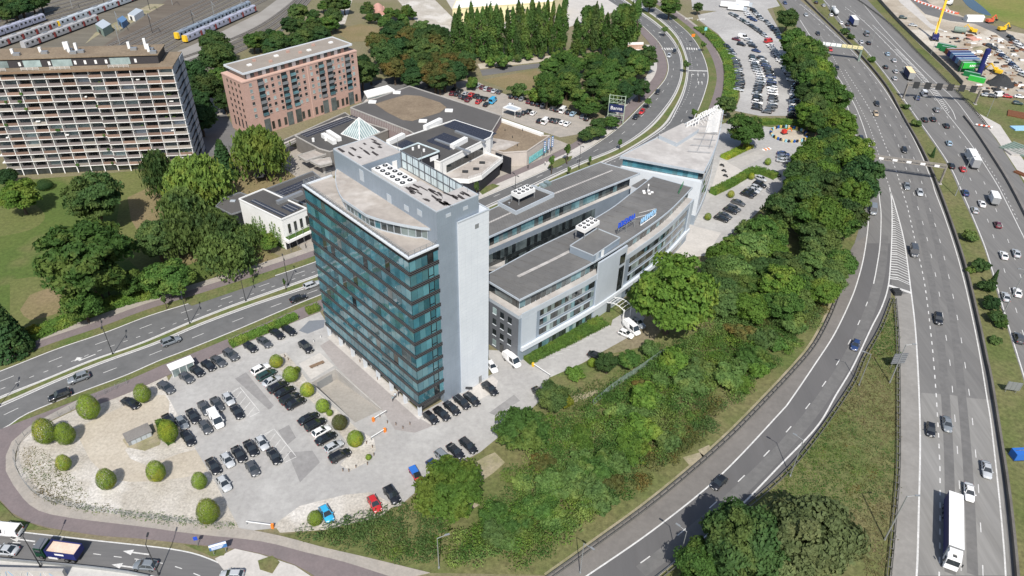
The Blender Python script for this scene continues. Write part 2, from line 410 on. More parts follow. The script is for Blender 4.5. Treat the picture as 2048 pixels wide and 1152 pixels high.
area('mall_plaza', [(545, 290), (660, 300), (690, 330), (650, 370), (600, 360), (560, 330)], 'pave_beige', .052)

# ---- boulevard: two carriageways, planted median, cycle path and pavements
def ext(a, b, k): return (a[0] + (a[0] - b[0]) * k, a[1] + (a[1] - b[1]) * k)
n_up = [(-220, 826), (0, 743), (112, 699), (209, 666), (298, 632), (395, 602), (522, 561), (631, 524), (760, 476), (960, 398), (1098, 338), (1171, 302), (1237, 256), (1280, 214), (1314, 179), (1333, 153), (1336, 126), (1322, 91), (1295, 61), (1262, 33), (1215, 0), (1150, -35)]
n_lo = [(-220, 886), (0, 794), (89, 759), (179, 722), (276, 688), (373, 647), (448, 617), (522, 590), (634, 550), (800, 488), (975, 411), (1138, 335), (1234, 295), (1290, 258), (1329, 216), (1352, 180), (1362, 145), (1358, 107), (1337, 73), (1307, 46), (1270, 20), (1225, -12), (1165, -45)]
s_up = [(-220, 908), (0, 814), (119, 761), (209, 725), (317, 686), (410, 647), (522, 606), (634, 569), (800, 506), (975, 428), (1140, 362), (1210, 326), (1253, 305), (1329, 256), (1352, 222), (1369, 183), (1376, 145), (1373, 112), (1356, 73), (1326, 42), (1290, 16), (1245, -14), (1185, -48)]
s_lo = [(-220, 962), (0, 861), (51, 829), (157, 786), (251, 751), (317, 722), (377, 699), (485, 655), (560, 623), (638, 591), (800, 530), (975, 458), (1150, 395), (1260, 345), (1370, 262), (1393, 226), (1410, 183), (1416, 149), (1406, 111), (1383, 73), (1349, 42), (1310, 15), (1265, -14), (1205, -48)]
BV = band('boulevard', n_up, s_lo, 'asphalt_main', .06)
line('edge_line', n_up, .30, .070, BV); line('edge_line', s_lo, .30, .070, BV)
line('edge_line', n_lo, .32, .070, BV); line('edge_line', s_up, .32, .070, BV)
nl = [((a[0] + b[0]) / 2, (a[1] + b[1]) / 2) for a, b in zip(n_up, n_lo)]
# three lanes on the far side: the middle line long-dashed, the turning lane short-dashed; one line on the near side
def blend(A, B, t): return [((1 - t) * a[0] + t * b[0], (1 - t) * a[1] + t * b[1]) for a, b in zip(A, B)]
def cross_pts(A, B, t, n=24):   # equal-parameter points between two world edges
    a, la = resample(smooth_path(ats(A), 2), 1.0); b, lb = resample(smooth_path(ats(B), 2), 1.0)
    return [a[int(k / n * (len(a) - 1))].lerp(b[int(k / n * (len(b) - 1))], t) for k in range(n + 1)]
line('lane_line', cross_pts(n_up, n_lo, .40, 40), .16, .070, BV, dash=(3.0, 7.5), world=True)
line('lane_line', cross_pts(n_up[:10], n_lo[:10], .72, 20), .16, .070, BV, dash=(1.2, 2.4), world=True)
line('lane_line', cross_pts(s_up, s_lo, .50, 40), .16, .070, BV, dash=(3.0, 7.5), world=True)
line('lane_line', cross_pts(s_up[11:20], s_lo[11:20], .28, 20), .16, .070, BV, dash=(1.0, 2.0), world=True)
area('stop_line', [(1376, 140.5), (1415, 141.5), (1415, 143), (1376, 142)], 'white_paint', .070, parent=BV)
def zebra(a, b, n, wid, parent, z=.070):     # crossing: bars laid across the road from a to b
    a = at(*a); b = at(*b); d = (b - a).normalized(); q = Vector((-d.y, d.x, 0)); L = (b - a).length
    for k in range(n):
        c = a + d * (L * (k + .5) / n); h = L / n * .27
        sheet('crossing_bar', [c - d * h - q * wid / 2, c + d * h - q * wid / 2, c + d * h + q * wid / 2, c - d * h + q * wid / 2], 'white_paint', z, parent)
zebra((1318, 98), (1356, 98), 8, 3.4, BV); zebra((1372, 97), (1405, 99), 7, 3.4, BV)
def arrow(c, h, parent, turn=0, s=1.0, z=.072):
    c = at(*c); d = Vector((math.cos(h), math.sin(h), 0)); q = Vector((-d.y, d.x, 0))
    P = [(-2.2, -.12), (.6, -.12), (.6, -.5), (2.2, 0), (.6, .5), (.6, .12), (-2.2, .12)]
    if turn: P = [(-2.2, -.12), (.3, -.12), (.3 + .3, turn * .5), (.1, turn * .5), (.9, turn * 1.4), (1.7, turn * .4), (1.1, turn * .45), (.9, .12), (-2.2, .12)]
    sheet('lane_arrow', [c + d * (x * s) + q * (y * s) for x, y in P], 'white_paint', z, parent)
arrow((168, 718), head(168, 718, -20, 8), BV, -1, 1.2)
for u, v, t in ((1383, 150, -1), (1396, 150, 0), (1408, 150, 0), (1397, 166, 0), (1404, 166, 0)): arrow((u, v), head(u, v, -2, -16), BV, t, 1.0)
# median strip (raised) with grass
med = band('median_strip', blend(n_lo, s_up, .12), blend(n_lo, s_up, .88), 'kerb', .17, thick=.17)
band('median_grass', blend(n_lo, s_up, .27), blend(n_lo, s_up, .73), 'verge', .19)
# park-side verge, cycle path, pavement
def shifted(A, d0, d1, sl): 
    P = smooth_path(ats(A[sl]), 3); return offset_path(P, d0), offset_path(P, d1)
def strip(name, A, d0, d1, m, z, sl=slice(0, None), thick=0):
    l, r = shifted(A, d0, d1, sl); return sheet(name, l + r[::-1], m, z, thick=thick)
strip('verge_far', n_up, .35, 3.0, 'verge', .10, slice(0, 9), .1)
strip('cycle_path_far', n_up, 3.0, 5.8, 'pave_purple', .14, slice(0, 9), .14)
strip('pavement_far', n_up, 5.8, 8.3, 'pave_beige', .15, slice(0, 9), .15)
strip('pavement_mall', n_up, .35, 4.2, 'pave_light', .13, slice(8, 13), .13)
strip('cycle_path_mall', n_up, 4.2, 7.4, 'pave_purple', .14, slice(8, 13), .14)
strip('forecourt_mall', n_up, 7.4, 19.0, 'pave_beige', .12, slice(7, 12), .12)
strip('cycle_path_bend', n_up, .6, 5.5, 'pave_purple', .135, slice(12, 20), .135)
strip('pavement_bend', n_up, 5.5, 9.0, 'pave_light', .13, slice(12, 18), .13)
strip('verge_near', s_lo, -.35, -2.2, 'verge', .10, slice(0, 12), .1)
strip('cycle_path_near', s_lo, -2.2, -6.6, 'pave_purple', .14, slice(3, 12), .14)
strip('verge_wedge', s_lo, -.4, -4.0, 'verge', .10, slice(13, 24), .1)
strip('cycle_path_wedge', s_lo, -4.0, -8.0, 'pave_purple', .14, slice(14, 24), .14)
strip('pavement_wedge', s_lo, -8.0, -9.6, 'pave_beige', .13, slice(14, 24), .13)
for px in ([(500, 563), (545, 548), (552, 553), (508, 570)], [(372, 605), (500, 563), (508, 570), (384, 612)]):
    area('verge_patch', px, 'verge', .105)
# grass islets in front of the mall
area('verge_islet', [(1098, 330), (1118, 318), (1145, 312), (1142, 320), (1115, 335), (1095, 338)], 'verge', .16)
area('verge_islet', [(955, 381), (985, 368), (1000, 372), (965, 390)], 'verge', .16)

# ---- bend round the gravel corner: cycle path, beige pavement, slip road at the bottom
p_out = [(-120, 905), (-30, 930), (-20, 975), (0, 1000), (24, 1026), (59, 1045), (94, 1055), (196, 1071), (275, 1077), (377, 1088), (455, 1096), (520, 1107), (590, 1130), (640, 1160), (690, 1200)]
p_in = [(157, 800), (59, 853), (24, 884), (12, 912), (12, 943), (27, 971), (47, 998), (78, 1022), (137, 1036), (275, 1053), (392, 1069), (520, 1083), (610, 1105), (690, 1125), (800, 1160)]
f_in = [(255, 768), (157, 815), (66, 861), (36, 892), (31, 928), (47, 963), (78, 994), (137, 1014), (235, 1030), (353, 1045), (471, 1056), (560, 1072), (650, 1096), (720, 1112), (860, 1146)]
band('cycle_path_bend_near', p_out, p_in, 'pave_purple', .13, .13)
band('pavement_bend_near', p_in, f_in, 'pave_beige', .135, .13)
area('kerb_islet', [(-90, 930), (-40, 945), (-14, 990), (30, 1035), (75, 1053), (100, 1060), (31, 1060), (-90, 1040)], 'verge', .15, thick=.15)
area('verge_islet', [(368, 1090), (455, 1098), (448, 1112), (424, 1114)], 'verge', .17)
area('verge_islet', [(516, 1122), (545, 1112), (560, 1125), (545, 1148), (520, 1140)], 'verge', .17)
area('slip_pavement', [(430, 1118), (470, 1098), (520, 1109), (590, 1132), (640, 1165), (470, 1190), (455, 1150)], 'pave_light', .128, thick=.128)
sr_t = [(-160, 1040), (31, 1063), (188, 1081), (353, 1100), (424, 1120), (471, 1146), (520, 1190)]
sr_b = [(-160, 1098), (0, 1118), (157, 1132), (275, 1147), (330, 1160), (380, 1180), (420, 1220)]
SR = band('slip_road', sr_t, sr_b, 'asphalt', .06)
line('edge_line', sr_t, .25, .07, SR); line('edge_line', sr_b, .25, .07, SR)
line('lane_line', [(-60, 1082), (60, 1088), (188, 1108), (330, 1128), (420, 1160)], .16, .07, SR, dash=(1.5, 2.5))
for u, v in ((45, 1080), (272, 1106), (250, 1133)): arrow((u, v), head(u, v, -30, -4), SR, 0, 1.15)
area('bridge_deck_edge', [(-160, 1102), (0, 1121), (157, 1135), (275, 1150), (330, 1164), (300, 1230), (-160, 1200)], 'kerb', .12, thick=.12)

# ---- gravel corner and office car park
area('gravel_corner', [(66, 861), (36, 892), (31, 928), (47, 963), (78, 994), (137, 1014), (235, 1030), (353, 1045), (471, 1056), (500, 1060), (470, 1010), (430, 930), (390, 850), (345, 780), (330, 745), (255, 770), (157, 817)], 'gravel', .05)
area('gravel_track', [(150, 860), (230, 820), (330, 790), (330, 850), (280, 880), (250, 900), (290, 930), (390, 900), (420, 940), (330, 960), (230, 960), (180, 920)], 'sand', .062, smooth=True)
area('soil_patch', [(245, 880), (290, 850), (320, 850), (320, 890), (290, 902), (255, 895)], 'mud', .066, smooth=True)
LOT = area('car_park', [(328, 778), (350, 742), (470, 693), (640, 624), (668, 668), (842, 826), (985, 748), (975, 700), (1036, 704), (1190, 632), (1226, 604), (1262, 610), (1290, 636), (1262, 672), (1190, 712), (1090, 770), (1082, 800), (1045, 835), (960, 905), (870, 950), (800, 1012), (700, 1030), (560, 1056), (500, 1062), (478, 1056), (432, 968), (392, 900)], 'lot', .075, hole=ats(RAMP_PX))
for px in ([(470, 758), (492, 745), (548, 812), (538, 820)], [(556, 862), (578, 850), (592, 876), (575, 890)], [(575, 905), (625, 902), (640, 925), (600, 965)], [(978, 826), (1028, 790), (1040, 802), (992, 832)]):
    area('tar_patch', px, 'patch', .082, parent=LOT)
area('entrance_slab', [(842, 838), (985, 752), (996, 762), (992, 782), (866, 852)], 'pave_light', .090)
area('tower_plaza', [(640, 692), (662, 678), (838, 838), (866, 852), (830, 866), (790, 860), (768, 826), (675, 736)], 'pave_plaza', .088)
area('tower_plaza_strip', [(655, 676), (664, 668), (846, 832), (838, 840)], 'pave_light', .094)
area('gravel_island', [(548, 712), (572, 706), (598, 738), (618, 768), (650, 798), (704, 848), (718, 862), (748, 878), (752, 900), (735, 925), (700, 942), (680, 930), (705, 905), (690, 880), (640, 820), (590, 770), (560, 740)], 'gravel', .092)
area('gravel_bank', [(548, 1050), (600, 1012), (690, 990), (740, 985), (790, 1010), (760, 1035), (650, 1060), (560, 1066)], 'gravel', .090)
area('wet_patch', [(598, 662), (618, 642), (650, 640), (648, 655), (615, 668)], 'zinc', .083)
for k, (c0, c1, c2, c3) in enumerate([((458, 787), (480, 775), (520, 824), (497, 836)), ((524, 872), (548, 858), (593, 914), (567, 927))]):   # hatched bays
    hb = obj('hatched_bay', None, LOT)
    for a, b in ((c0, c1), (c1, c2), (c2, c3)): line('bay_line', [a, b], .13, .083, hb)
    for t in (.05, .28, .5, .72, .93):
        p = (c0[0] + (c3[0] - c0[0]) * t, c0[1] + (c3[1] - c0[1]) * t); q = (c1[0] + (c2[0] - c1[0]) * max(0, t - .16), c1[1] + (c2[1] - c1[1]) * max(0, t - .16))
        line('bay_line', [p, q], .12, .083, hb)
for k in range(9):      # faint bay lines in front of the offices
    u, v = 1098 + k * 13.5, 717 - k * 7.6
    line('bay_line', [(u, v), (u + 15, v - 3)], .10, .083, LOT)

# ---- courtyard and north lane behind the wedge building
area('office_courtyard', [(960, 560), (1050, 500), (1300, 380), (1300, 430), (1100, 560), (1000, 600)], 'pave_plaza', .07)
area('north_lane', [(1290, 520), (1360, 480), (1420, 500), (1500, 440), (1560, 380), (1600, 330), (1625, 290), (1560, 250), (1470, 240), (1440, 250), (1430, 300), (1400, 380), (1372, 470)], 'lot', .07)
area('terrace_paving', [(1345, 505), (1366, 470), (1378, 450), (1442, 466), (1412, 512), (1370, 515)], 'pave_light', .085)
area('bike_terrace', [(1420, 385), (1440, 320), (1452, 322), (1485, 342), (1450, 362), (1424, 390)], 'pave_light', .082)
area('ramp_slab', [(1456, 326), (1520, 298), (1545, 306), (1480, 338)], 'concrete', .084)
area('north_lawn', [(1438, 225), (1500, 236), (1520, 240), (1640, 250), (1646, 268), (1600, 262), (1520, 252), (1440, 245)], 'verge', .09)
area('lawn_strip', [(1062, 722), (1208, 648), (1222, 652), (1225, 640), (1290, 600), (1280, 585), (1225, 610), (1050, 700)], 'verge', .09)
area('lawn_front', [(1098, 756), (1190, 716), (1240, 706), (1300, 692), (1340, 700), (1300, 730), (1190, 780), (1110, 800), (1090, 780)], 'verge', .085)

# ---- long-stay car park, upper right
LOT2 = area('far_car_park', [(1395, 30), (1436, 22), (1470, 20), (1530, 10), (1570, 80), (1590, 130), (1602, 180), (1600, 232), (1520, 232), (1470, 222), (1480, 195), (1478, 140), (1462, 100), (1436, 68), (1400, 42)], 'lot', .07)
area('grass_bank', [(1392, 40), (1420, 60), (1450, 92), (1468, 130), (1472, 180), (1464, 215), (1444, 222), (1446, 180), (1440, 130), (1424, 95), (1400, 66), (1378, 44)], 'verge', .10)
area('far_yard', [(1380, -20), (1540, -20), (1560, 12), (1500, 26), (1430, 22), (1385, 20)], 'lot', .06)
area('mall_car_park', [(830, 186), (885, 170), (945, 158), (985, 180), (1090, 215), (1182, 238), (1178, 265), (1120, 275), (1080, 262), (985, 228), (890, 200)], 'pave_beige', .07)
area('mall_service_yard', [(700, 175), (800, 150), (900, 165), (830, 186), (760, 200), (720, 205)], 'asphalt', .06)
area('far_lane', [(960, 140), (1120, 122), (1150, 118), (1150, 126), (1060, 138), (965, 152)], 'asphalt', .06)
area('far_lane_verge', [(955, 128), (1130, 108), (1150, 116), (960, 138)], 'sand', .05)
area('far_lawn', [(965, 160), (1070, 140), (1120, 160), (1080, 178), (1010, 178)], 'lawn_dry', .05)
area('dry_meadow', [(668, 60), (720, 48), (790, 62), (775, 80), (700, 84)], 'lawn_dry', .05)
area('sandy_square', [(795, 0), (870, 0), (910, 40), (908, 80), (860, 70), (830, 40)], 'gravel', .05)
area('far_path', [(565, 78), (640, 60), (690, 48), (705, 0), (690, 0), (676, 38), (640, 50), (600, 62)], 'gravel', .05)
area('warehouse_yard', [(880, -20), (1320, -30), (1240, 20), (1180, 40), (1120, 60), (940, 60), (905, 20)], 'pave_light', .045)

# ---- motorway
mw_l = [(1480, -70), (1556, 0), (1585, 40), (1612, 85), (1640, 130), (1668, 176), (1690, 215), (1712, 270), (1726, 330), (1732, 380), (1727, 425), (1709, 487)]
mw_lr = [(1779, 560), (1790, 592), (1796, 671), (1798, 760), (1798, 930), (1791, 1032), (1780, 1151), (1755, 1350)]
mw_r = [(1560, -30), (1600, 0), (1643, 38), (1712, 106), (1768, 173), (1803, 236), (1845, 312), (1880, 398), (1921, 518), (1950, 635), (1969, 726), (1977, 763), (1997, 889), (2013, 998), (2027, 1134), (2040, 1350)]
MW = sheet('motorway_west', smooth_path(ats(mw_l)) + smooth_path(ats(mw_lr)) + smooth_path(ats(mw_r))[::-1], 'motorway', .06)
rp_l = [(1709, 487), (1698, 507), (1680, 562), (1655, 628), (1622, 690), (1582, 738), (1560, 762), (1448, 876), (1311, 993), (1193, 1080), (1092, 1152), (980, 1230)]
rp_r = [(1783, 487), (1783, 560), (1780, 599), (1757, 657), (1724, 715), (1706, 758), (1672, 811), (1621, 882), (1560, 952), (1448, 1047), (1323, 1147), (1230, 1220)]
RP = band('exit_ramp', rp_l, rp_r, 'ramp', .075)
L1 = [(1600, 40), (1646, 114), (1662, 150), (1685, 187), (1700, 229), (1715, 283), (1725, 328), (1732, 367), (1736, 420), (1736, 453), (1728, 511), (1717, 556), (1702, 599), (1669, 668), (1629, 730), (1582, 799), (1560, 826), (1441, 951), (1311, 1057), (1174, 1152), (1080, 1215)]
line('edge_line', L1, .30, .085, MW)
line('lane_line', [(1662, 134), (1685, 168), (1711, 214), (1731, 267), (1746, 325), (1755, 367), (1759, 400), (1762, 430), (1760, 489), (1753, 537), (1747, 568)], .28, .085, MW)
line('lane_line', [(1735, 604), (1717, 647), (1694, 693), (1666, 741), (1631, 792), (1590, 844), (1540, 900), (1482, 958), (1416, 1019), (1340, 1083), (1254, 1145), (1160, 1205)], .22, .085, RP, dash=(2.6, 7.6))
line('edge_line', [(1779, 375), (1783, 402), (1784, 453), (1782, 508), (1777, 569), (1764, 613), (1742, 657), (1706, 733), (1672, 790), (1635, 852), (1560, 931), (1464, 1028), (1315, 1152), (1230, 1215)], .34, .085, RP)
line('lane_line', [(1640, 70), (1680, 139), (1709, 194), (1737, 250), (1755, 302), (1765, 333), (1779, 375)], .24, .085, MW, dash=(1.4, 2.2))
line('lane_line', [(1690, 140), (1741, 222), (1772, 295), (1789, 333), (1805, 384), (1815, 416), (1830, 482), (1848, 562), (1862, 671), (1871, 774), (1878, 896), (1880, 981), (1878, 1151), (1870, 1300)], .26, .085, MW, dash=(1.6, 2.0))
line('edge_line', [(1781, 384), (1790, 412), (1808, 482), (1822, 584), (1831, 664), (1838, 790), (1840, 896), (1837, 1032), (1833, 1151), (1820, 1300)], .36, .085, MW)
line('lane_line', [(1590, 0), (1650, 62), (1720, 150), (1775, 240), (1805, 315), (1831, 400), (1851, 466), (1869, 542), (1878, 586), (1893, 682), (1901, 737), (1906, 798), (1912, 865), (1917, 942), (1921, 1040), (1922, 1151), (1922, 1300)], .18, .085, MW, dash=(2.5, 8.0))
line('lane_line', [(1610, 10), (1670, 72), (1740, 150), (1795, 240), (1828, 318), (1855, 404), (1876, 469), (1896, 547), (1915, 638), (1924, 690), (1932, 745), (1941, 808), (1948, 876), (1955, 952), (1960, 1037), (1965, 1131), (1970, 1300)], .18, .085, MW, dash=(2.5, 8.0))
line('edge_line', [(1600, 8), (1640, 42), (1702, 100), (1755, 160), (1796, 222), (1834, 292), (1862, 358), (1870, 384), (1888, 431), (1910, 497), (1928, 562), (1946, 642), (1961, 719), (1974, 798), (1982, 848), (1995, 964), (2005, 1066), (2011, 1151), (2016, 1300)], .30, .085, MW)
# chevron gore between ramp and carriageway
gl = [(1783, 404), (1785, 440), (1784, 470), (1783, 508), (1779, 545), (1777, 571)]; gr = [(1789, 408), (1799, 446), (1806, 475), (1813, 520), (1819, 560), (1822, 586)]
band('hard_shoulder', mw_lr[1:], [(1822, 586), (1831, 664), (1838, 760), (1840, 896), (1837, 1032), (1832, 1151), (1815, 1350)], 'shoulder', .067, parent=MW)
band('hard_shoulder', rp_l, [(1736, 470), (1728, 511), (1717, 556), (1702, 599), (1669, 668), (1629, 730), (1582, 799), (1560, 826), (1441, 951), (1311, 1057), (1174, 1152), (1080, 1215)], 'ramp_shoulder', .080, parent=RP)
GO = obj('chevron_gore', None, MW)
ga, _ = resample(smooth_path(ats(gl), 1), .5); gb, _ = resample(smooth_path(ats(gr), 1), .5)
for k in range(34):
    t = .02 + .96 * (k / 33) ** .95; i = int(t * (len(ga) - 6)); j = int(t * (len(gb) - 6)); a, b = ga[i + 1], gb[j + 1]; m_ = (a + b) / 2 + Vector((0, 1.1, 0)) * min(1, (b - a).length / 3); th = Vector((0, .42, 0))
    sheet('chevron_bar', [a, m_, b, b + th, m_ + th, a + th], 'white_paint', .086, GO)
area('gore_base_line', [(1777, 569), (1822, 584), (1822, 588), (1777, 573)], 'white_paint', .087, parent=GO)
area('concrete_slab', [(1842, 786), (1900, 790), (1945, 797), (1985, 800), (2004, 964), (2021, 1151), (1836, 1151), (1841, 960)], mat('concrete_lane', (.245, .240, .230), .9, (.195, .190, .180), .12, fine=.14, fine_scale=.5, stretch=(R(-3), 2.0, .12)), .066, parent=MW)
for px in ([(1690, 118), (1770, 240), (1812, 330), (1836, 440), (1858, 540), (1876, 640), (1888, 760), (1897, 900), (1900, 1040), (1900, 1150)], [(1715, 118), (1790, 240), (1832, 330), (1862, 440), (1886, 540), (1906, 640), (1920, 760), (1933, 900), (1941, 1040), (1945, 1150)]):
    line('tyre_track', px, 1.9, .068, MW, 'wear')
line('tyre_track', [(1768, 470), (1762, 540), (1738, 625), (1700, 710), (1650, 790), (1580, 880), (1500, 962), (1400, 1053), (1280, 1145)], 2.6, .079, RP, 'wear')
# median and eastern carriageway
me_l = [(1600, -30), (1650, 36), (1718, 106), (1774, 173), (1809, 236), (1850, 312), (1885, 398), (1926, 518), (1956, 635), (1975, 726), (1983, 763), (2002, 889), (2019, 998), (2033, 1134), (2046, 1350)]
ee_l = [(1610, -60), (1660, 22), (1700, 73), (1728, 100), (1766, 146), (1803, 198), (1830, 236), (1872, 295), (1900, 340), (1925, 398), (1943, 436), (1969, 500), (1993, 584), (2011, 646), (2030, 708), (2044, 752), (2075, 880), (2110, 1060), (2140, 1350)]
band('motorway_median', me_l, ee_l, 'rough_grass', .10, .1)
ee_r = [(1680, -60), (1735, 0), (1775, 42), (1834, 104), (1904, 174), (1952, 226), (1991, 278), (2020, 322), (2055, 380), (2110, 480), (2180, 640), (2240, 860), (2300, 1200)]
ME = band('motorway_east', ee_l, ee_r, 'motorway', .06)
def eline(px, wd, dash=None): line('lane_line', px, wd, .085, ME, dash=dash)
eline([(1640, -8), (1665, 20), (1704, 72), (1731, 100), (1769, 146), (1807, 198), (1834, 236), (1876, 295), (1904, 340), (1930, 398), (1946, 435), (1972, 500), (1997, 584), (2015, 646), (2034, 708), (2050, 760)], .30)
eline([(1690, 18), (1745, 82), (1800, 142), (1855, 213), (1895, 275), (1925, 325), (1950, 380), (1975, 440), (2002, 520), (2026, 600), (2050, 680)], .18, (2.5, 8))
eline([(1700, 12), (1760, 75), (1815, 135), (1870, 200), (1912, 262), (1948, 325), (1975, 380), (2000, 440), (2030, 520), (2056, 600)], .18, (2.5, 8))
eline([(1690, 14), (1730, 45), (1786, 101), (1848, 167), (1890, 222), (1939, 285), (1987, 358), (2010, 400), (2050, 480)], .26)
eline([(1720, 0), (1762, 52), (1807, 101), (1862, 156), (1904, 194), (1928, 222), (1973, 288), (2022, 375), (2060, 450)], .26)
eline([(1745, 50), (1797, 101), (1855, 162), (1900, 215), (1912, 240)], .26)
eline([(1950, 296), (1975, 330), (1995, 362), (2010, 390), (2035, 440)], .22, (1.4, 2.0))
g2a = [(1789, 100), (1815, 126), (1848, 162), (1880, 205), (1898, 228)]; g2b = [(1797, 100), (1828, 131), (1860, 166), (1888, 205), (1900, 226)]
ga, _ = resample(smooth_path(ats(g2a), 1), .5); gb, _ = resample(smooth_path(ats(g2b), 1), .5); G2 = obj('hatched_gore', None, ME)
for k in range(44):
    t = k / 43; a = ga[int(t * (len(ga) - 3))]; b = gb[int(t * (len(gb) - 3))]; th = Vector((.05, .5, 0))
    sheet('chevron_bar', [a, b, b + th, a + th], 'white_paint', .086, G2)
# verges and the triangle of rough grass between ramp and carriageway
area('ramp_triangle', [(1786, 590), (1792, 600), (1796, 671), (1798, 760), (1798, 930), (1791, 1032), (1780, 1151), (1755, 1350), (1200, 1350), (1230, 1225), (1323, 1150), (1448, 1051), (1560, 956), (1621, 886), (1672, 815), (1706, 763), (1724, 720), (1757, 661), (1781, 602)], 'rough_grass', .05)
area('embankment', [(1709, 500), (1698, 507), (1680, 560), (1655, 626), (1622, 688), (1582, 736), (1448, 874), (1311, 991), (1193, 1078), (1092, 1150), (860, 1146), (690, 1108), (560, 1070), (650, 1060), (800, 1012), (960, 905), (1090, 775), (1190, 715), (1300, 690), (1400, 560), (1500, 440), (1600, 330), (1640, 260), (1610, 150), (1560, 60), (1540, 0), (1556, 0), (1612, 85), (1690, 215), (1732, 380), (1727, 425)], 'rough_grass', .04)
strip('bare_verge', rp_l, -.6, 1.6, 'mud', .058, slice(1, 11))
for px in ([(1365, 915), (1400, 905), (1412, 915), (1380, 932)], [(1396, 900), (1418, 890), (1426, 905), (1405, 915)], [(1640, 715), (1680, 690), (1690, 710)], [(925, 940), (990, 905), (1010, 925), (960, 965), (925, 985)], [(870, 1015), (930, 1000), (960, 1010), (900, 1040)], [(1100, 790), (1180, 770), (1200, 785), (1120, 815)]):
    area('bare_soil', px, 'mud', .063, smooth=True)

# ---- construction site beyond the motorway
area('east_verge', [(1680, -60), (1735, 0), (1775, 42), (1834, 104), (1904, 174), (1952, 226), (1991, 278), (2020, 322), (2055, 380), (2200, 400), (2140, 240), (2040, 205), (1990, 196), (1940, 184), (1905, 152), (1872, 120), (1840, 90), (1797, 46), (1757, 2), (1705, -60)], 'rough_grass', .05)
area('site_sand', [(1720, -30), (1800, 60), (1870, 132), (1930, 185), (1990, 190), (2060, 200), (2300, 260), (2300, 20), (2060, 70), (1960, 50), (1900, 20), (1860, -40)], 'site_soil', .045)
area('site_road', [(1800, -20), (1850, 28), (1900, 42), (1950, 48), (1990, 66), (2048, 105), (2120, 160), (2120, 130), (2060, 96), (2000, 56), (1960, 42), (1905, 30), (1870, 16), (1830, -20)], 'asphalt', .065)
area('site_slab', [(1790, -10), (1800, 5), (1862, 58), (1890, 62), (1860, 46), (1820, 0), (1812, -20)], 'pave_light', .063)
area('east_meadow', [(1900, -30), (1960, 28), (2010, 45), (2060, 62), (2300, 90), (2500, -60), (2200, -80)], 'meadow', .07)
area('pond', [(1918, -10), (1935, 12), (1958, 26), (1982, 32), (1970, 18), (1948, 0), (1935, -12)], 'water', .085, smooth=True)
area('east_apron', [(1948, 222), (1992, 277), (2022, 322), (2070, 395), (2150, 520), (2150, 420), (2060, 340), (2000, 250)], 'pave_light', .075)

# ---- railway yard, upper left
area('rail_yard', [(-400, 110), (-300, -40), (80, -60), (700, -80), (612, 0), (560, 45), (500, 85), (440, 130), (400, 190), (200, 170), (-300, 230)], 'ballast', .03)
area('rail_yard_brown', [(150, 130), (240, 120), (380, 40), (470, -20), (360, -20), (280, 40)], 'ballast_brown', .04)
area('platform_strip', [(320, 118), (420, 75), (520, 25), (580, -20), (610, -20), (560, 30), (470, 80), (370, 130)], 'platform', .045)
def track(px, label):
    P = smooth_path(ats(px), 6); o = tag(obj('railway_track', None), kind='structure')
    line('track_bed', P, 3.0, .075, o, 'track_bed', world=True)
    for d in (-.75, .75): line('rail', offset_path(P, d), .26, .20, o, 'rail', world=True)
    q, L = resample(P, 2.4); mb = MB()
    for a, b in zip(q[:-1], q[1:]):
        t = (b - a).normalized(); n_ = Vector((-t.y, t.x, 0)); mb.bar(a - n_ * 1.25 + Vector((0, 0, .1)), a + n_ * 1.25 + Vector((0, 0, .1)), .28, .16)
    if mb.v: tag(mb.build('sleepers', 'concrete_dark', o), kind='stuff')
for k in range(12): track([(-120, 124 - k * 11), (60, 60 - k * 8.6), (200, 14 - k * 6.6)], '')
for k in range(8): track([(112 + 21 * k, 150), (225 + 19 * k, 88), (325 + 18 * k, 40), (435 + 17 * k, -12)], '')
for k in range(4): track([(330 + 17 * k, 128 + 6 * k), (430 + 15 * k, 92 + 4 * k), (520 + 14 * k, 52 + 3 * k), (580 + 10 * k, 10), (610 + 8 * k, -20)], '')
# ================================================================== BUILDINGS
def letters(name, m, parent, p0, p1, h, n, th=.12, seed=1, rows=1):
    """a row of raised sign characters made of strokes, along local p0-p1 (their base), h high"""
    r = random.Random(seed); p0 = Vector(p0); p1 = Vector(p1); d = p1 - p0; st = d / n; w_ = st.length * .72; u = d.normalized(); s = max(.08, h * .16)
    for k in range(n):
        o = p0 + st * k; mb = MB(); up = Vector((0, 0, 1))
        def P(a, b): return o + u * (a * w_) + up * (b * h)
        pat = r.choice(['E', 'A', 'R', 'D', 'O', 'N', 'S', 'H', 'T'])
        seg = {'E': [(0, 0, 0, 1), (0, 0, 1, 0), (0, .5, .8, .5), (0, 1, 1, 1)], 'A': [(0, 0, .5, 1), (.5, 1, 1, 0), (.2, .4, .8, .4)], 'R': [(0, 0, 0, 1), (0, 1, .9, .9), (.9, .9, .9, .55), (.9, .55, 0, .5), (.3, .5, 1, 0)],
               'D': [(0, 0, 0, 1), (0, 1, .8, .85), (.8, .85, .8, .15), (.8, .15, 0, 0)], 'O': [(0, 0, 0, 1), (0, 1, 1, 1), (1, 1, 1, 0), (1, 0, 0, 0)], 'N': [(0, 0, 0, 1), (0, 1, 1, 0), (1, 0, 1, 1)],
               'S': [(0, 0, 1, 0), (1, 0, 1, .5), (1, .5, 0, .5), (0, .5, 0, 1), (0, 1, 1, 1)], 'H': [(0, 0, 0, 1), (1, 0, 1, 1), (0, .5, 1, .5)], 'T': [(.5, 0, .5, 1), (0, 1, 1, 1)]}[pat]
        for a, b, c, e in seg: mb.bar(P(a, b), P(c, e), th if th < s else s, s)
        mb.build('letter', m, parent)
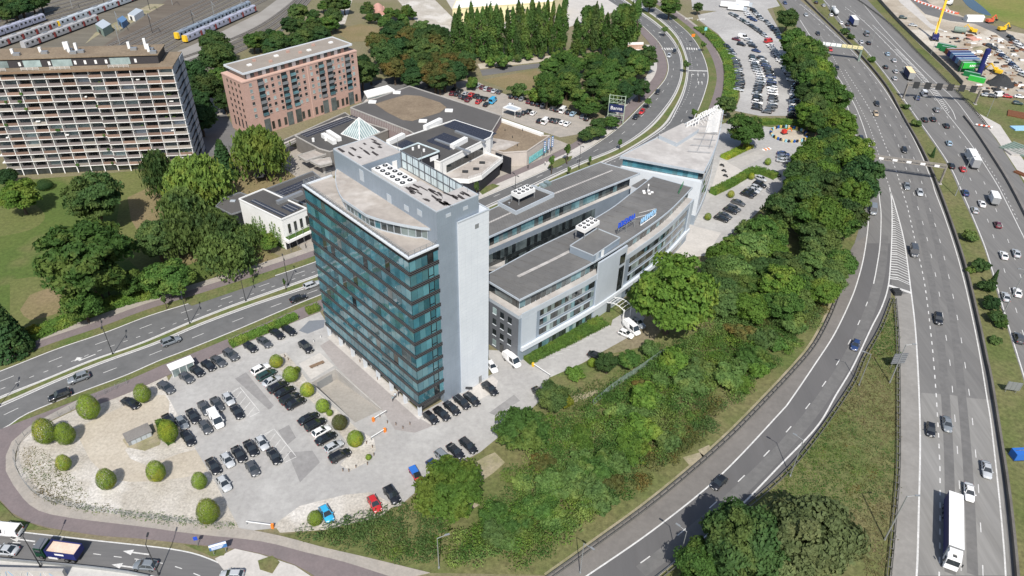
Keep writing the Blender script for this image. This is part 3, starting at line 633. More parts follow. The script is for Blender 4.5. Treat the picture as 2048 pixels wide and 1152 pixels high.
def text_mesh(name, body, size, m, parent, loc, rot, ext=.03):
    cu = bpy.data.curves.new(name, 'FONT'); cu.body = body; cu.size = size; cu.extrude = ext; cu.align_x = 'CENTER'; cu.align_y = 'CENTER'
    t = bpy.data.objects.new(name, cu); COL.objects.link(t); dg = bpy.context.evaluated_depsgraph_get()
    me = bpy.data.meshes.new_from_object(t.evaluated_get(dg)); bpy.data.objects.remove(t); me.materials.clear(); me.materials.append(M[m])
    o = bpy.data.objects.new(name, me); COL.objects.link(o); o.location = loc; o.rotation_euler = rot
    if parent is not None: o.parent = parent
    return o
def railing(parent, pts, z, h=1.0, step=2.0, m='galv', name='railing'):
    mb = MB()
    for a, b in zip(pts[:-1], pts[1:]):
        a = Vector((*a[:2], 0)); b = Vector((*b[:2], 0)); L = (b - a).length; n = max(1, int(L / step))
        for k in range(n + 1): p = a.lerp(b, k / n); mb.bar((p.x, p.y, z), (p.x, p.y, z + h), .07)
        for t in (.35, .7, 1.0): mb.bar((a.x, a.y, z + h * t), (b.x, b.y, z + h * t), .06)
    return mb.build(name, m, parent)
def irregular(cx, cy, a, b, rot, seed, n=12):
    r = random.Random(seed); out = []
    for k in range(n):
        t = 2 * math.pi * k / n; rr = r.uniform(.75, 1.25); x = a * math.copysign(abs(math.cos(t)) ** .5, math.cos(t)) * rr; y = b * math.copysign(abs(math.sin(t)) ** .5, math.sin(t)) * r.uniform(.7, 1.3)
        out.append((cx + x * math.cos(rot) - y * math.sin(rot), cy + x * math.sin(rot) + y * math.cos(rot)))
    return out
def chiller(label, loc, rz, L, W, H, nx, legs=True, side='metal_dark'):
    t = thing('rooftop_chiller', label, 'chiller', loc, rz, 'rooftop chillers')
    z0 = .9 if legs else 0
    bpiece('casing', 'metal_white', t, 0, L, 0, W, z0 + H * .45, z0 + H); 
    mb = MB()
    for k in range(nx): x = L * (k + .5) / nx; mb.add([(x - L / nx * .46, .1, z0 + H * .45), (x + L / nx * .46, .1, z0 + H * .45), (x + L / nx * .46, W - .1, z0 + H * .45), (x - L / nx * .46, W - .1, z0 + H * .45), (x - .15, W * .35, z0), (x + .15, W * .35, z0), (x + .15, W * .65, z0), (x - .15, W * .65, z0)], [(0, 1, 5, 4), (1, 2, 6, 5), (2, 3, 7, 6), (3, 0, 4, 7)])
    mb.build('coil', side, t)
    for sx in (.05, L - .25):
        for sy in (.05, W - .25): bpiece('leg', 'metal_grey', t, sx, sx + .2, sy, sy + .2, 0, z0 + H * .45)
    fr = min(L / nx, W / 2) * .33
    for k in range(nx):
        for j in (.27, .73):
            f = MB().tube((0, 0, 0), (0, 0, .14), fr, fr, 12).build('fan', 'metal_dark', t, (L * (k + .5) / nx, W * j, z0 + H)); MB().tube((0, 0, .14), (0, 0, .18), fr * .3, fr * .3, 6).build('hub', 'metal_white', f)
    return t
def solar_rows(label, frame, x0, x1, y0, y1, z, nx, ny, gapx=.06, gapy=.35, tilt=.12):
    """a solar array lying on a roof: every module is a part"""
    t = thing('solar_array', label, 'solar panels', frame[0], frame[1], 'rooftop solar arrays')
    dx = (x1 - x0) / nx; dy = (y1 - y0) / ny
    key = ('sol', round(dx, 3), round(dy, 3))
    if key not in UB:
        w_, h_ = dx - gapx, dy - gapy
        UB[key] = MB().add([(0, 0, .05), (w_, 0, .05), (w_, h_, .05 + h_ * tilt), (0, h_, .05 + h_ * tilt), (0, 0, 0), (w_, 0, 0), (w_, h_, 0), (0, h_, 0)], [(0, 1, 2, 3), (0, 4, 5, 1), (1, 5, 6, 2), (2, 6, 7, 3), (3, 7, 4, 0)]).mesh('solar_module', 'solar')
    for i in range(nx):
        for j in range(ny): obj('solar_module', UB[key], t, (x0 + i * dx, y0 + j * dy, z))
    bpiece('mounting_frame', 'metal_grey', t, x0, x1, y0, y1 - gapy, z - .03, z + .01)
    return t

# ------------------------------------------------------------------ the glass office tower (local X = depth, Y = along the front)
TO = Vector((-19.83, 116.54, 0)); TR = R(43.77)
TW = thing('office_tower', 'tall teal glass office tower with grey core and white end panel beside car park', 'building', TO, TR)
bpiece('lobby', 'glass_dark', TW, 1.3, 7.0, 1.3, 38.2, 0, 3.5)
fr = bpiece('floors', 'band_dark', TW, .16, 7.0, .16, 38.9, 3.55, 42.2)
for k in range(8): bpiece('column', 'clad_white', TW, .05, .75, .1 + k * 5.42, .75 + k * 5.42, 0, 3.6)
for k in range(10): bpiece('lobby_mullion', 'metal_white', TW, 1.2, 1.3, 2.0 + k * 3.8, 2.12 + k * 3.8, 0, 3.5)
FH = 38.8 / 11
for f in range(11):
    z = 3.62 + f * FH
    gz0, gz1 = z + .46, z + 3.14
    n = 23; dw = 38.8 / n
    for k in range(n):
        q = random.random(); m_ = 'glass_dark' if q < .035 else 'glass_blind' if q < .16 else 'glass_grey' if q < .20 else 'glass_teal'
        o = bpiece('pane', m_, TW, .02, .10, .1 + k * dw + .05, .1 + (k + 1) * dw - .05, gz0, gz1); o.rotation_euler = (0, random.gauss(0, .004), random.gauss(0, .004))
    for k in range(5):
        q = random.random(); m_ = 'glass_dark' if q < .06 else 'glass_blind' if q < .60 else 'glass_teal'
        o = bpiece('pane', m_, TW, .12 + k * 1.43 + .03, .12 + (k + 1) * 1.43 - .03, .02, .10, gz0, gz1); o.rotation_euler = (random.gauss(0, .004), 0, random.gauss(0, .004))
    wf = MB(); x0, x1 = .12 + 3 * 1.43, .12 + 4 * 1.43
    wf.box(x0, x0 + .12, -.06, .06, gz0, gz1).box(x1 - .12, x1, -.06, .06, gz0, gz1).box(x0 + .12, x1 - .12, -.06, .06, gz0 + .45, gz0 + .62); wf.build('window_frame', 'band_dark', TW)
    for (a, b) in ((-.10, .62), ):
        mb = MB().box(-.14, .10, -.14, 38.95, z - .32, z - .02).box(-.14, .10, -.14, 38.95, z + .09, z + .40)
        mb.box(.10, 7.1, -.14, .10, z - .32, z - .02).box(.10, 7.1, -.14, .10, z + .09, z + .40); mb.build('spandrel_band', 'band_dark', TW)
        ml = MB().box(-.17, -.10, -.17, 39.0, z, z + .07).box(-.17, -.11, -.17, 39.0, z + .41, z + .45).box(-.17, -.11, -.17, 39.0, z - .38, z - .34)
        ml.box(-.10, 7.12, -.17, -.10, z, z + .07).box(-.11, 7.12, -.17, -.11, z + .41, z + .45).box(-.11, 7.12, -.17, -.11, z - .38, z - .34); ml.build('sill_line', 'band_line', TW)
mb = MB().box(-.14, .10, -.14, 38.95, 41.75, 42.15).box(.10, 7.1, -.14, .10, 41.75, 42.15).box(-.14, .10, -.14, 38.95, 42.25, 42.5).box(.10, 7.1, -.14, .10, 42.25, 42.5); mb.build('spandrel_band', 'band_dark', TW)
bpiece('terrace', 'roof_felt', TW, -.1, 7.0, -.1, 38.95, 42.2, 42.55)
MB().box(-.25, .35, -.25, 39.1, 42.5, 42.85).box(.35, 7.2, -.25, .35, 42.5, 42.85).box(.35, 7.2, 38.6, 39.1, 42.5, 42.85).build('parapet', 'clad_white', TW)
railing(TW, [(7.2, .05), (.05, .05), (.05, 38.9), (7.2, 38.9)], 42.8, 1.15, 1.3)
# core, with the open plant well between its two roofs
MB().box(7.0, 17.6, 0, 36.4, 0, 46.2).build('core_wall', 'clad_grey', TW)
MB().box(7.0, 17.6, -.01, 4.6, 46.2, 50).box(7.0, 12.6, 4.6, 12.2, 46.2, 50).box(7.0, 7.3, 12.2, 25.8, 46.2, 50).box(7.0, 17.6, 25.8, 36.41, 46.2, 50).build('upper_core', 'clad_grey', TW)
MB().box(7.3, 17.4, 12.2, 25.8, 46.2, 46.35).box(12.6, 17.4, 4.6, 12.2, 46.2, 46.35).build('plant_deck', 'roof_felt', TW)
MB().box(7.02, 17.55, .02, 4.6, 50, 50.12).box(7.02, 12.6, 4.6, 12.2, 50, 50.12).build('roof', 'roof_torn', TW)
MB().box(7.02, 17.55, 25.8, 36.38, 50, 50.12).build('roof', 'roof_torn', TW)
mb = MB()
for a, b, c, d in ((7.0, 17.6, -.05, .12), (17.45, 17.6, .12, 4.6), (7.0, 7.15, .12, 36.3), (7.15, 17.6, 36.28, 36.45), (17.45, 17.6, 25.8, 36.28)): mb.box(a, b, c, d, 49.99, 50.22)
mb.build('roof_coping', 'clad_light', TW)
pr = random.Random(3)
for k in range(25):
    x, y = pr.uniform(7.9, 16.9), pr.uniform(.8, 4.2)
    if k % 2: x, y = pr.uniform(7.9, 12.0), pr.uniform(4.6, 11.4)
    MB().prism(irregular(x, y, pr.uniform(.16, .36), pr.uniform(.5, 1.7), pr.uniform(-.15, .15), k), 50.1, 50.135, bottom=False).build('torn_felt', 'bitumen', TW)
for k in range(12):
    MB().prism(irregular(pr.uniform(8, 16.8), pr.uniform(27, 35.2), pr.uniform(.18, .4), pr.uniform(.4, 1.5), pr.uniform(-.12, .12), k + 40), 50.1, 50.135, bottom=False).build('torn_felt', 'bitumen', TW)
ns = 10; sw = 21.0 / ns      # translucent wind screen along the back of the well
for k in range(ns):
    y0 = 4.7 + k * sw
    for z0 in (46.5, 48.5): 
        o = bpiece('screen_panel', 'screen', TW, 17.42, 17.50, y0 + .12, y0 + sw - .12, z0, z0 + 1.8)
mb = MB()
for k in range(ns + 1): mb.bar((17.4, 4.7 + k * sw, 46.2), (17.4, 4.7 + k * sw, 50.6), .16)
for z in (46.35, 48.4, 50.45): mb.bar((17.4, 4.7, z), (17.4, 25.7, z), .16, .2)
for k in range(14): mb.bar((17.4, 4.7 + k * 1.6, 46.3), (17.4, 4.7 + k * 1.6, 50.4), .04)
mb.build('screen_frame', 'clad_dark', TW)
for (x, z0) in ((9.3, 48.0), (13.6, 48.0)): bpiece('wall_plate', 'clad_light', TW, x, x + 1.2, -.07, 0.0, z0, z0 + .75)
for (y, z0, h) in ((4.6, 47.0, 1.3), (9.0, 46.2, 1.2), (15.0, 45.4, 2.0), (24.8, 46.6, 2.6)): bpiece('wall_plate', 'clad_light', TW, 6.93, 7.0, y, y + 1.5, z0, z0 + h)
bpiece('roof_door', 'metal_white', TW, 15.0, 16.2, 25.72, 25.80, 46.35, 48.5)
mb = MB()
for (x, y, h) in ((17.2, 26.4, 3.5), (17.3, 18, 3), (17.3, 11, 3), (11, 3.2, 1.3), (16.6, 2.2, 1.2)): mb.tube((x, y, 50), (x, y, 50 + h), .05, .04, 5)
mb.build('antenna', 'galv', TW)
mb = MB()
for k in range(14): mb.box(7.0, 17.6, -.012, -.006, k * 3.53 + .6, k * 3.53 + .66)
for k in range(7): mb.box(7.6 + k * 1.5, 7.65 + k * 1.5, -.013, -.007, 0, 50)
for k in range(22): mb.box(6.988, 6.994, .8 + k * 1.6, .85 + k * 1.6, 42.6, 50)
mb.build('cladding_joints', 'clad_joint', TW)
# white stair panel at the gable end
MB().box(12.0, 20.0, -.45, 5.6, 0, 46.0).build('stair_panel', 'clad_white', TW)
mb = MB()
for k in range(46): mb.box(12.02, 20.0, -.458, -.452, k + .96, k + .99)
for k in range(1, 5): mb.box(12.0 + k * 1.6, 12.0 + k * 1.6 + .02, -.460, -.454, 0, 46)
mb.build('panel_joints', 'clad_light', TW)
MB().box(11.9, 20.1, -.55, -.25, 46.0, 46.25).box(11.9, 20.1, 5.4, 5.7, 46.0, 46.25).box(19.85, 20.1, -.25, 5.4, 46, 46.25).build('panel_coping', 'clad_light', TW)
dr = bpiece('gable_door', 'metal_grey', TW, 17.0, 17.9, -.50, -.45, .1, 2.3); bpiece('vent_grille', 'zinc', TW, 16.2, 17.2, -.52, -.45, 43.0, 44.0)
# curved penthouse
arc = []
for k in range(25):
    t = k / 24; y = 35.8 - 33.6 * t; x = 6.95 - 6.4 * math.sin(math.pi * min(1, max(0, t))) ** .8 * (.92 + .16 * math.sin(math.pi * t))
    arc.append((max(x, .55), y))
def inset(P, d, cx=7.0): return [(x + d * (1 if 0 < i < len(P) - 1 else 0), y - (d if i < 2 else 0) + (d if i > len(P) - 3 else 0)) for i, (x, y) in enumerate(P)]
MB().prism(inset(arc, .85) + [(7.0, 2.9), (7.0, 35.0)], 42.5, 45.2).build('penthouse_core', 'glass_dark', TW)
ai = inset(arc, .75)
for a, b in zip(ai[:-1], ai[1:]):
    if (Vector(a) - Vector(b)).length > .5: piece_on('penthouse_pane', random.choice(['glass_grey', 'glass_pale', 'glass_teal', 'glass_grey']), TW, a, b, 42.7, 45.0, .06)
mb = MB()
for p in ai: mb.bar((p[0] - .06, p[1], 42.5), (p[0] - .06, p[1], 45.2), .11)
mb.wall(ai, 42.55, 42.8, .16); mb.build('penthouse_frame', 'clad_light', TW)
MB().prism(arc + [(7.0, 2.0), (7.0, 36.1)], 45.1, 45.55).build('penthouse_roof', 'roof_felt', TW)
MB().wall(arc, 45.08, 45.62, .14).build('penthouse_fascia', 'clad_light', TW)
chiller('large white twelve-fan chiller in the plant well on the glass tower roof', TO + Matrix.Rotation(TR, 3, 'Z') @ Vector((12.6, 13.6, 46.35)), TR + R(90), 10.5, 4.0, 2.4, 6)

# ------------------------------------------------------------------ curved front office wing
def P2(px, z): return [Vector(at(u, v, z)[:2]) for u, v in px]
def off2(P, d): return [Vector(p[:2]) for p in offset_path([Vector((p.x, p.y, 0)) for p in P], d)]
def sm2(P, step=3.0): return [Vector(p[:2]) for p in smooth_path([Vector((p.x, p.y, 0)) for p in P], step)]
def rs2(P, step):
    q, L = resample([(p.x, p.y) for p in P], step); return [Vector(p[:2]) for p in q]
def rel(P, o): return [(p.x - o.x, p.y - o.y) for p in P]
ZR = 18.3
wa_out = sm2(P2([(1039, 600), (1115, 562), (1191, 522), (1270, 472), (1336, 424), (1385, 375)], ZR))
wa_in = sm2(P2([(964, 555), (1000, 536), (1072, 497), (1154, 457), (1220, 419), (1257, 391), (1306, 353)], ZR))
wa_end = P2([(1039, 600), (976, 562)], ZR)
O = Vector((*wa_out[0], 0)); WA = thing('office_wing', 'curved silver office wing with brown roof and lawn in front, next to the glass tower', 'building', O)
roofA = wa_out + wa_in[::-1]
bodyA_out = off2(wa_out, -.9); e_dir = (wa_end[1] - wa_end[0]).normalized(); e_n = Vector((e_dir.y, -e_dir.x)) * -1
if e_n.dot(Vector((-1, -1))) < 0: e_n = -e_n
c0 = bodyA_out[0] + e_n * .9; c1 = c0 + e_dir * 11.6
bodyA = [c1, c0] + bodyA_out[1:] + off2(wa_in, -.2)[::-1]
MB().prism(rel(bodyA, O), 0, 13.6).build('wall', 'clad_grey', WA)
MB().prism(rel(bodyA, O), 13.6, 14.6, 0, 1).build('ledge', ['clad_light', 'roof_light'], WA)
gl_out = off2(wa_out, 1.0); gl0 = wa_end[0] - e_n * 1.0 + Vector((0, 0)); 
glA = [wa_end[1] - e_n * 1.0 + e_dir * .6, gl_out[0] - e_n * 1.0] + gl_out[1:] + off2(wa_in, -.8)[::-1]
MB().prism(rel(glA, O), 14.6, 17.9).build('upper_core', 'glass_dark', WA)
MB().prism(rel(roofA, O), 17.9, ZR).build('roof', 'roof_brown', WA)
MB().wall(rel(roofA[:], O) + [rel(roofA, O)[0]], 17.92, 18.42, .22).build('roof_edge', 'clad_light', WA)
mb = MB()      # standing seams across the roof
sa = rs2(wa_out, 1.3); sb = wa_in
for k, p in enumerate(sa):
    q = wa_in[int(k / len(sa) * (len(wa_in) - 1))]; mb.bar((*(p - O.xy), ZR + .02), (*(q - O.xy), ZR + .02), .07, .06)
mb.build('roof_seams', 'roof_brown', WA)
MB().prism(rel([p for p in off2(rs2(wa_out, 6)[1:5], 7.0)] + [p for p in off2(rs2(wa_out, 6)[1:5], 7.9)][::-1], O), ZR, ZR + .03, bottom=False).build('roof_walkway', 'roof_light', WA)
# glazing of the set-back top floor, on the gable and along the front
gp = rs2([wa_end[1] - e_n * 1.0, gl_out[0] - e_n * 1.0], 1.45)
for a, b in zip(gp[:-1], gp[1:]): piece_on('top_pane', random.choice(['glass_grey', 'glass_dark', 'glass_grey']), WA, a - O.xy, b - O.xy, 14.9, 17.6, .08, .05)
gp = rs2([gl_out[0] - e_n * 1.0] + gl_out[1:], 1.7)
mb = MB()
for i, (a, b) in enumerate(zip(gp[:-1], gp[1:])):
    piece_on('top_pane', random.choice(['glass_grey', 'glass_dark', 'glass_sky']), WA, a - O.xy, b - O.xy, 14.9, 17.6, .08, .05); mb.bar((*(a - O.xy), 14.6), (*(a - O.xy), 17.9), .14)
mb.build('top_mullions', 'clad_light', WA)
# front facade: white bands, ribbon windows, plain stair bay
fa = rs2(bodyA_out, .6); n_ = len(fa); facO = [p - O.xy for p in fa]
def fseg(i0, i1): return [(p.x, p.y) for p in off2(facO[i0:i1], -.06)]
MB().wall(fseg(0, n_)[::2], 13.2, 14.75, .25).build('top_band', 'clad_light', WA)
MB().wall([(p.x, p.y) for p in off2(facO, -.35)][::2], 3.5, 4.7, .7).build('lower_band', 'clad_white', WA)
MB().wall(fseg(0, 9)[::2], 4.7, 13.2, .3).build('corner_panel', 'clad_light', WA)
s0, s1 = int(n_ * .335), int(n_ * .50)
MB().wall([(p.x, p.y) for p in off2(facO[s0:s1], -.12)][::2], 0, 18.2, .5).build('stair_bay', 'clad_light', WA)
MB().wall([(p.x, p.y) for p in off2(facO[-5:], -.1)], 3.0, 14.7, .5).build('end_panel', 'clad_light', WA)
for zi, (z0, z1) in enumerate(((.9, 2.9), (5.4, 7.2), (8.4, 10.2), (11.3, 13.0))):
    i = 10
    while i < n_ - 8:
        if s0 - 2 <= i <= s1 + 1: i = s1 + 2; continue
        a, b = facO[i], facO[min(n_ - 1, i + 2)]; q = (i // 2) % 7
        wn = piece_on('window', 'glass_dark' if q in (2, 5) else random.choice(['glass_grey', 'glass_dark', 'glass_pale', 'glass_sky']), WA, a, a + (b - a) * .92, z0, z1, .12, .06)
        i += 2
    for j0, j1 in ((10, s0 - 2), (s1 + 2, n_ - 8)):
        for za, zb in ((z1 + .02, z1 + .25), (z0 - .25, z0 - .02)): MB().wall([(p.x, p.y) for p in off2(facO[j0:j1], -.03)][::2], za, zb, .16).build('window_trim', 'clad_light', WA)
im = int(n_ * .45)
for k in range(7):
    for j in (0, 2): a, b = facO[im + j], facO[im + j + 2]; piece_on('stair_pane', 'glass_dark', WA, a, a + (b - a) * .9, 5.0 + k * 1.5 + (0 if k < 5 else .9), 6.4 + k * 1.5 + (0 if k < 5 else .9), .1, .42)
# gable windows and door
ge = c0 - O.xy
for f in range(4):
    for k in range(3):
        p = ge + e_dir * (2.2 + k * 2.6); q = p + e_dir * 1.25; z0 = 1.0 + f * 3.3 - k * .0
        if f == 0 and k == 1: piece_on('door', 'glass_dark', WA, q, p, .1, 2.9, .14, .06); continue
        wn = piece_on('window', random.choice(['glass_dark', 'glass_dark', 'glass_pale']), WA, q, p, z0, z0 + 1.7, .12, .05)
        piece_on('window_sill', 'clad_white', WA, q, p, z0 - .2, z0 - .03, .25, .1)
MB().wall([(ge.x, ge.y), tuple(ge + e_dir * 13)], 0, 13.55, .06).build('gable_cladding', 'clad_dark', WA)
# entrance canopy
ic = int(n_ * .415); ca = facO[ic]; cd = (facO[ic + 1] - facO[ic - 1]).normalized(); cn = Vector((cd.y, -cd.x))
mb = MB()
for s in (-1.6, 1.6):
    for k in range(6): mb.bar((*(ca + cd * s + cn * (k * 1.0 + .4)), 3.4 + 1.0 * math.sin(k / 5 * 2.4)), (*(ca + cd * s + cn * (k * 1.0 + 1.4)), 3.4 + 1.0 * math.sin((k + 1) / 5 * 2.4)), .16)
    mb.bar((*(ca + cd * s + cn * 6.2), 0), (*(ca + cd * s + cn * 6.2), 4.1), .22)
for k in range(7): mb.bar((*(ca - cd * 1.6 + cn * (k + .4)), 3.4 + math.sin(k / 5 * 2.4)), (*(ca + cd * 1.6 + cn * (k + .4)), 3.4 + math.sin(k / 5 * 2.4)), .1)
cv = mb.build('entrance_canopy', 'metal_white', WA); bpiece('entrance_door', 'glass_dark', WA, ca.x - .5, ca.x + .5, ca.y - 1.4, ca.y - 1.2, 0, 2.8)
# plant room on the roof with chiller and sign letters
pr0 = at(1140, 497, ZR); pdir = head(1145, 500, 80, -46)
pa, pb = at(1140, 492, 20.3), at(1187, 512, 20.3); pc = at(1240, 476, 20.3); v1 = (pb - pa).xy; v2 = (pc - pb).xy
q0 = pa.xy - O.xy; plant = [q0, q0 + v1, q0 + v1 + v2, q0 + v2]
MB().prism([tuple(p) for p in plant], ZR, 20.3, 0, 1).build('plant_room', ['clad_grey', 'roof_brown'], WA)
MB().wall([tuple(p) for p in plant] + [tuple(plant[0])], 20.25, 20.5, .18).build('plant_room_edge', 'clad_light', WA)
for t in (.10, .30): piece_on('plant_room_door', 'metal_white' if t > .2 else 'clad_light', WA, plant[1] + v2 * t, plant[1] + v2 * (t + .09), ZR, 20.1, .1, .05)
hd = math.atan2(v2.y, v2.x)
chiller('white eight-fan chiller on the curved wing plant room behind the blue roof letters', Vector((*(plant[0] + v1 * .12 + v2 * .42 + O.xy), 20.35)), hd, 6.4, 3.0, 2.0, 4)
s0_ = at(1236, 462, 20.4); s1_ = at(1270, 441, 20.4)
SG = thing('roof_sign', 'bold royal blue sign letters standing on the curved wing plant room', 'sign', (s0_.x, s0_.y, 20.4), 0)
d_ = (s1_ - s0_); letters('letter', 'sign_blue', SG, (0, 0, .9), (d_.x, d_.y, .9), 1.45, 8, .18, 4)
MB().bar((0, 0, .2), (d_.x, d_.y, .2), .12).bar((0, 0, -.1), (0, 0, 1), .1).bar((d_.x, d_.y, -2.1), (d_.x, d_.y, 1), .1).bar((d_.x * .5, d_.y * .5, -2.1), (d_.x * .5, d_.y * .5, 1), .1).build('sign_frame', 'galv', SG)
s0_ = at(1281, 452, ZR); s1_ = at(1311, 431, ZR)
SG = thing('roof_sign', 'pale blue sign letters on white frame at the roof edge beyond the blue letters', 'sign', (s0_.x, s0_.y, ZR), 0)
d_ = (s1_ - s0_); letters('letter', 'sign_lightblue', SG, (0, 0, .8), (d_.x, d_.y, .8), 1.45, 7, .15, 9)
MB().bar((0, 0, .2), (d_.x, d_.y, .2), .2).bar((0, 0, .1), (0, 0, 1), .12).bar((d_.x, d_.y, .1), (d_.x, d_.y, 1), .12).bar((d_.x * .3, d_.y * .3, 2.5), (d_.x * .3 - 4, d_.y * .3 + 1.5, .1), .08).bar((d_.x * .9, d_.y * .9, 2.5), (d_.x * .9 - 4, d_.y * .9 + 1.5, .1), .08).build('sign_frame', 'metal_white', SG)
# far-end roof furniture
fo = at(1357, 388, ZR); 
b = thing('roof_ladder_frame', 'green steel frame lying at the far end of the curved wing roof', 'frame', fo, head(1357, 388, 15, -30)); MB().bar((0, 0, .1), (6, 0, .1), .12).bar((0, 0, 1.2), (6, 0, 1.2), .12).bar((0, 0, 0), (0, 0, 1.3), .12).bar((6, 0, 0), (6, 0, 1.3), .12).bar((3, 0, 0), (3, 0, 1.3), .12).build('rails', 'green_paint', b)
fo = at(1295, 385, ZR); b = thing('weather_mast', 'small white weather mast on feet on the curved wing roof', 'mast', fo)
mb = MB().tube((0, 0, 0), (0, 0, 2.4), .08, .06, 6); mb.box(-.2, .2, -.2, .2, 2.2, 2.7); mb.build('mast', 'metal_white', b)
for k in range(5): a = k * 1.26; bpiece('foot', 'metal_white', b, math.cos(a) * 1.3 - .4, math.cos(a) * 1.3 + .4, math.sin(a) * 1.0 - .3, math.sin(a) * 1.0 + .3, 0, .3)

# ------------------------------------------------------------------ straight rear wing along the boulevard
wb_f = P2([(935, 492), (976, 475), (1105, 417.6), (1253, 358), (1280, 346.7)], ZR); wb_b = P2([(930, 442), (976, 422), (1098, 365), (1200, 325), (1280, 346.7)], ZR)
O = Vector((*wb_f[1], 0)); WB = thing('office_wing', 'straight rear office wing with dark roof and courtyard glazing along the boulevard', 'building', O)
roofB = wb_f + wb_b[::-1][1:]
fB = [wb_f[0] , wb_f[3] + Vector((2.2, 2.0))]
f_in = off2(fB, 1.0)
bodyB = off2(fB, -.3) + [wb_b[3] + Vector((0, -.6)), wb_b[2] + Vector((.4, -.6)), wb_b[0] + Vector((.4, -.6))]
MB().prism(rel(bodyB, O), 0, 13.4).build('wall', 'clad_grey', WB)
MB().prism(rel(bodyB, O), 13.4, 14.6, 0, 1).build('ledge', ['clad_grey', 'roof_light'], WB)
MB().prism(rel(f_in + bodyB[2:], O), 14.6, 17.9).build('upper_core', 'glass_dark', WB)
MB().prism(rel(roofB, O), 17.9, ZR).build('roof', 'roof_brown', WB)
MB().wall(rel(roofB, O) + [rel(roofB, O)[0]], 17.92, 18.45, .25).build('roof_edge', 'clad_light', WB)
MB().prism(rel([wb_f[1].lerp(wb_b[1], .5), wb_f[2].lerp(wb_b[2], .5), wb_f[2].lerp(wb_b[2], .54), wb_f[1].lerp(wb_b[1], .56)], O), ZR, ZR + .03, bottom=False).build('roof_walkway', 'roof_light', WB)
MB().prism(rel([wb_f[2].lerp(wb_b[2], .48), wb_f[3].lerp(wb_b[3], .50), wb_f[3].lerp(wb_b[3], .54), wb_f[2].lerp(wb_b[2], .54)], O), ZR, ZR + .03, bottom=False).build('roof_walkway', 'roof_light', WB)
mb = MB()
for k in range(70): t = k / 69; p = wb_f[0].lerp(wb_f[3], t); q = wb_b[0].lerp(wb_b[3], t); mb.bar((*(p - O.xy), ZR + .02), (*(q - O.xy), ZR + .02), .07, .06)
mb.build('roof_seams', 'roof_brown', WB)
gp = rs2(f_in, 1.6); mb = MB()
for a, b in zip(gp[:-1], gp[1:]): piece_on('top_pane', random.choice(['glass_grey', 'glass_dark', 'glass_sky', 'glass_sky']), WB, a - O.xy, b - O.xy, 14.8, 17.5, .08, .06); mb.bar((*(a - O.xy), 14.6), (*(a - O.xy), 17.9), .12)
mb.build('top_mullions', 'clad_light', WB)
cp = rs2(off2([wb_f[0], wb_f[0].lerp(wb_f[3], .80)], -.3), 1.35); mb = MB()
for i, (a, b) in enumerate(zip(cp[:-1], cp[1:])):
    for r_, (z0, z1) in enumerate(((10.3, 13.0), (9.0, 10.2), (5.6, 8.9), (4.4, 5.5), (1.0, 4.3))):
        piece_on('curtain_pane', 'glass_dark' if (r_ % 2 or i % 4 == 3) else random.choice(['glass_grey', 'glass_grey', 'glass_dark']), WB, a - O.xy, b - O.xy, z0, z1 - .05, .1, .08)
    mb.bar((*(a - O.xy), .5), (*(a - O.xy), 13.2), .10)
mb.build('curtain_mullions', 'metal_grey', WB)
# plant deck with chiller on the rear wing
pa, pb, pc, pd = (at(*p, 19.2) for p in ((996, 405), (1032, 424), (1108, 388), (1066, 372)))
plant = [p.xy - O.xy for p in (pa, pb, pc, pd)]
MB().wall([tuple(p) for p in plant] + [tuple(plant[0])], ZR, 19.5, .3).build('plant_upstand', 'clad_light', WB)
MB().prism([tuple(p) for p in plant], ZR, 18.6, bottom=False).build('plant_deck', 'roof_dark', WB)
v1, v2 = plant[1] - plant[0], plant[2] - plant[1]
chiller('white eight-fan chiller on the straight rear wing roof', Vector((*(plant[0] + v1 * .62 + v2 * .25 + O.xy), 18.65)), math.atan2(v2.y, v2.x), 6.5, 3.2, 2.3, 4)
for k, (t, s) in enumerate(((.1, .3), (.3, .15), (.25, .5), (.1, .7))):
    p = plant[0] + v1 * t + v2 * s + O.xy; b = thing('roof_vent', '%s small vent cowl on the rear wing plant deck, counted from the tower' % nth(k + 1), 'vent', (p.x, p.y, 18.6), 0, 'roof vents'); MB().tube((0, 0, 0), (0, 0, .6), .22, .22, 8).build('pipe', 'zinc', b); MB().tube((0, 0, .6), (0, 0, .8), .4, .15, 8).build('cowl', 'zinc', b)
fo = at(1090, 371, ZR); b = thing('roof_hatch', 'glass roof hatches open behind the rear wing plant deck', 'hatch', fo, head(1090, 371, 20, -8)); bpiece('hatch', 'glass_pale', b, -1.6, -.1, -1, 1, 0, .6); bpiece('hatch', 'glass_pale', b, .2, 1.7, -1, 1, 0, .9)
# link block and bridge between the wings
la = at(1262, 372, 16.5).xy; lb = at(1288, 357, 16.5).xy; d_ = (lb - la); n2 = Vector((-d_.y, d_.x)).normalized() * -3.4
LK = thing('link_block', 'narrow white stair block between the two office wings', 'building', (la.x, la.y, 0))
MB().prism([(0, 0), tuple(d_), tuple(d_ + n2), tuple(n2)], 0, 16.5, 0, 1).build('wall', ['clad_white', 'roof_brown'], LK)
for k in range(4): piece_on('window', 'glass_dark', LK, n2 * .15, n2 * .85, 3 + k * 3.2, 5.6 + k * 3.2, .1, -.06 if n2.cross(d_) > 0 else .06)
bra, brb = at(976, 535, 9), at(1000, 520, 9)
BR = thing('roof_walkway_bridge', 'grey steel stair and walkway between the tower and the rear wing', 'walkway', (bra.x, bra.y, 0)); mb = MB()
mb.box(-3, 4.5, -1, 6.5, 8.6, 9.0).build('deck', 'concrete', BR); railing(BR, [(-3, -1), (4.5, -1), (4.5, 6.5)], 9.0, 1.1, 1.2)
mb = MB()
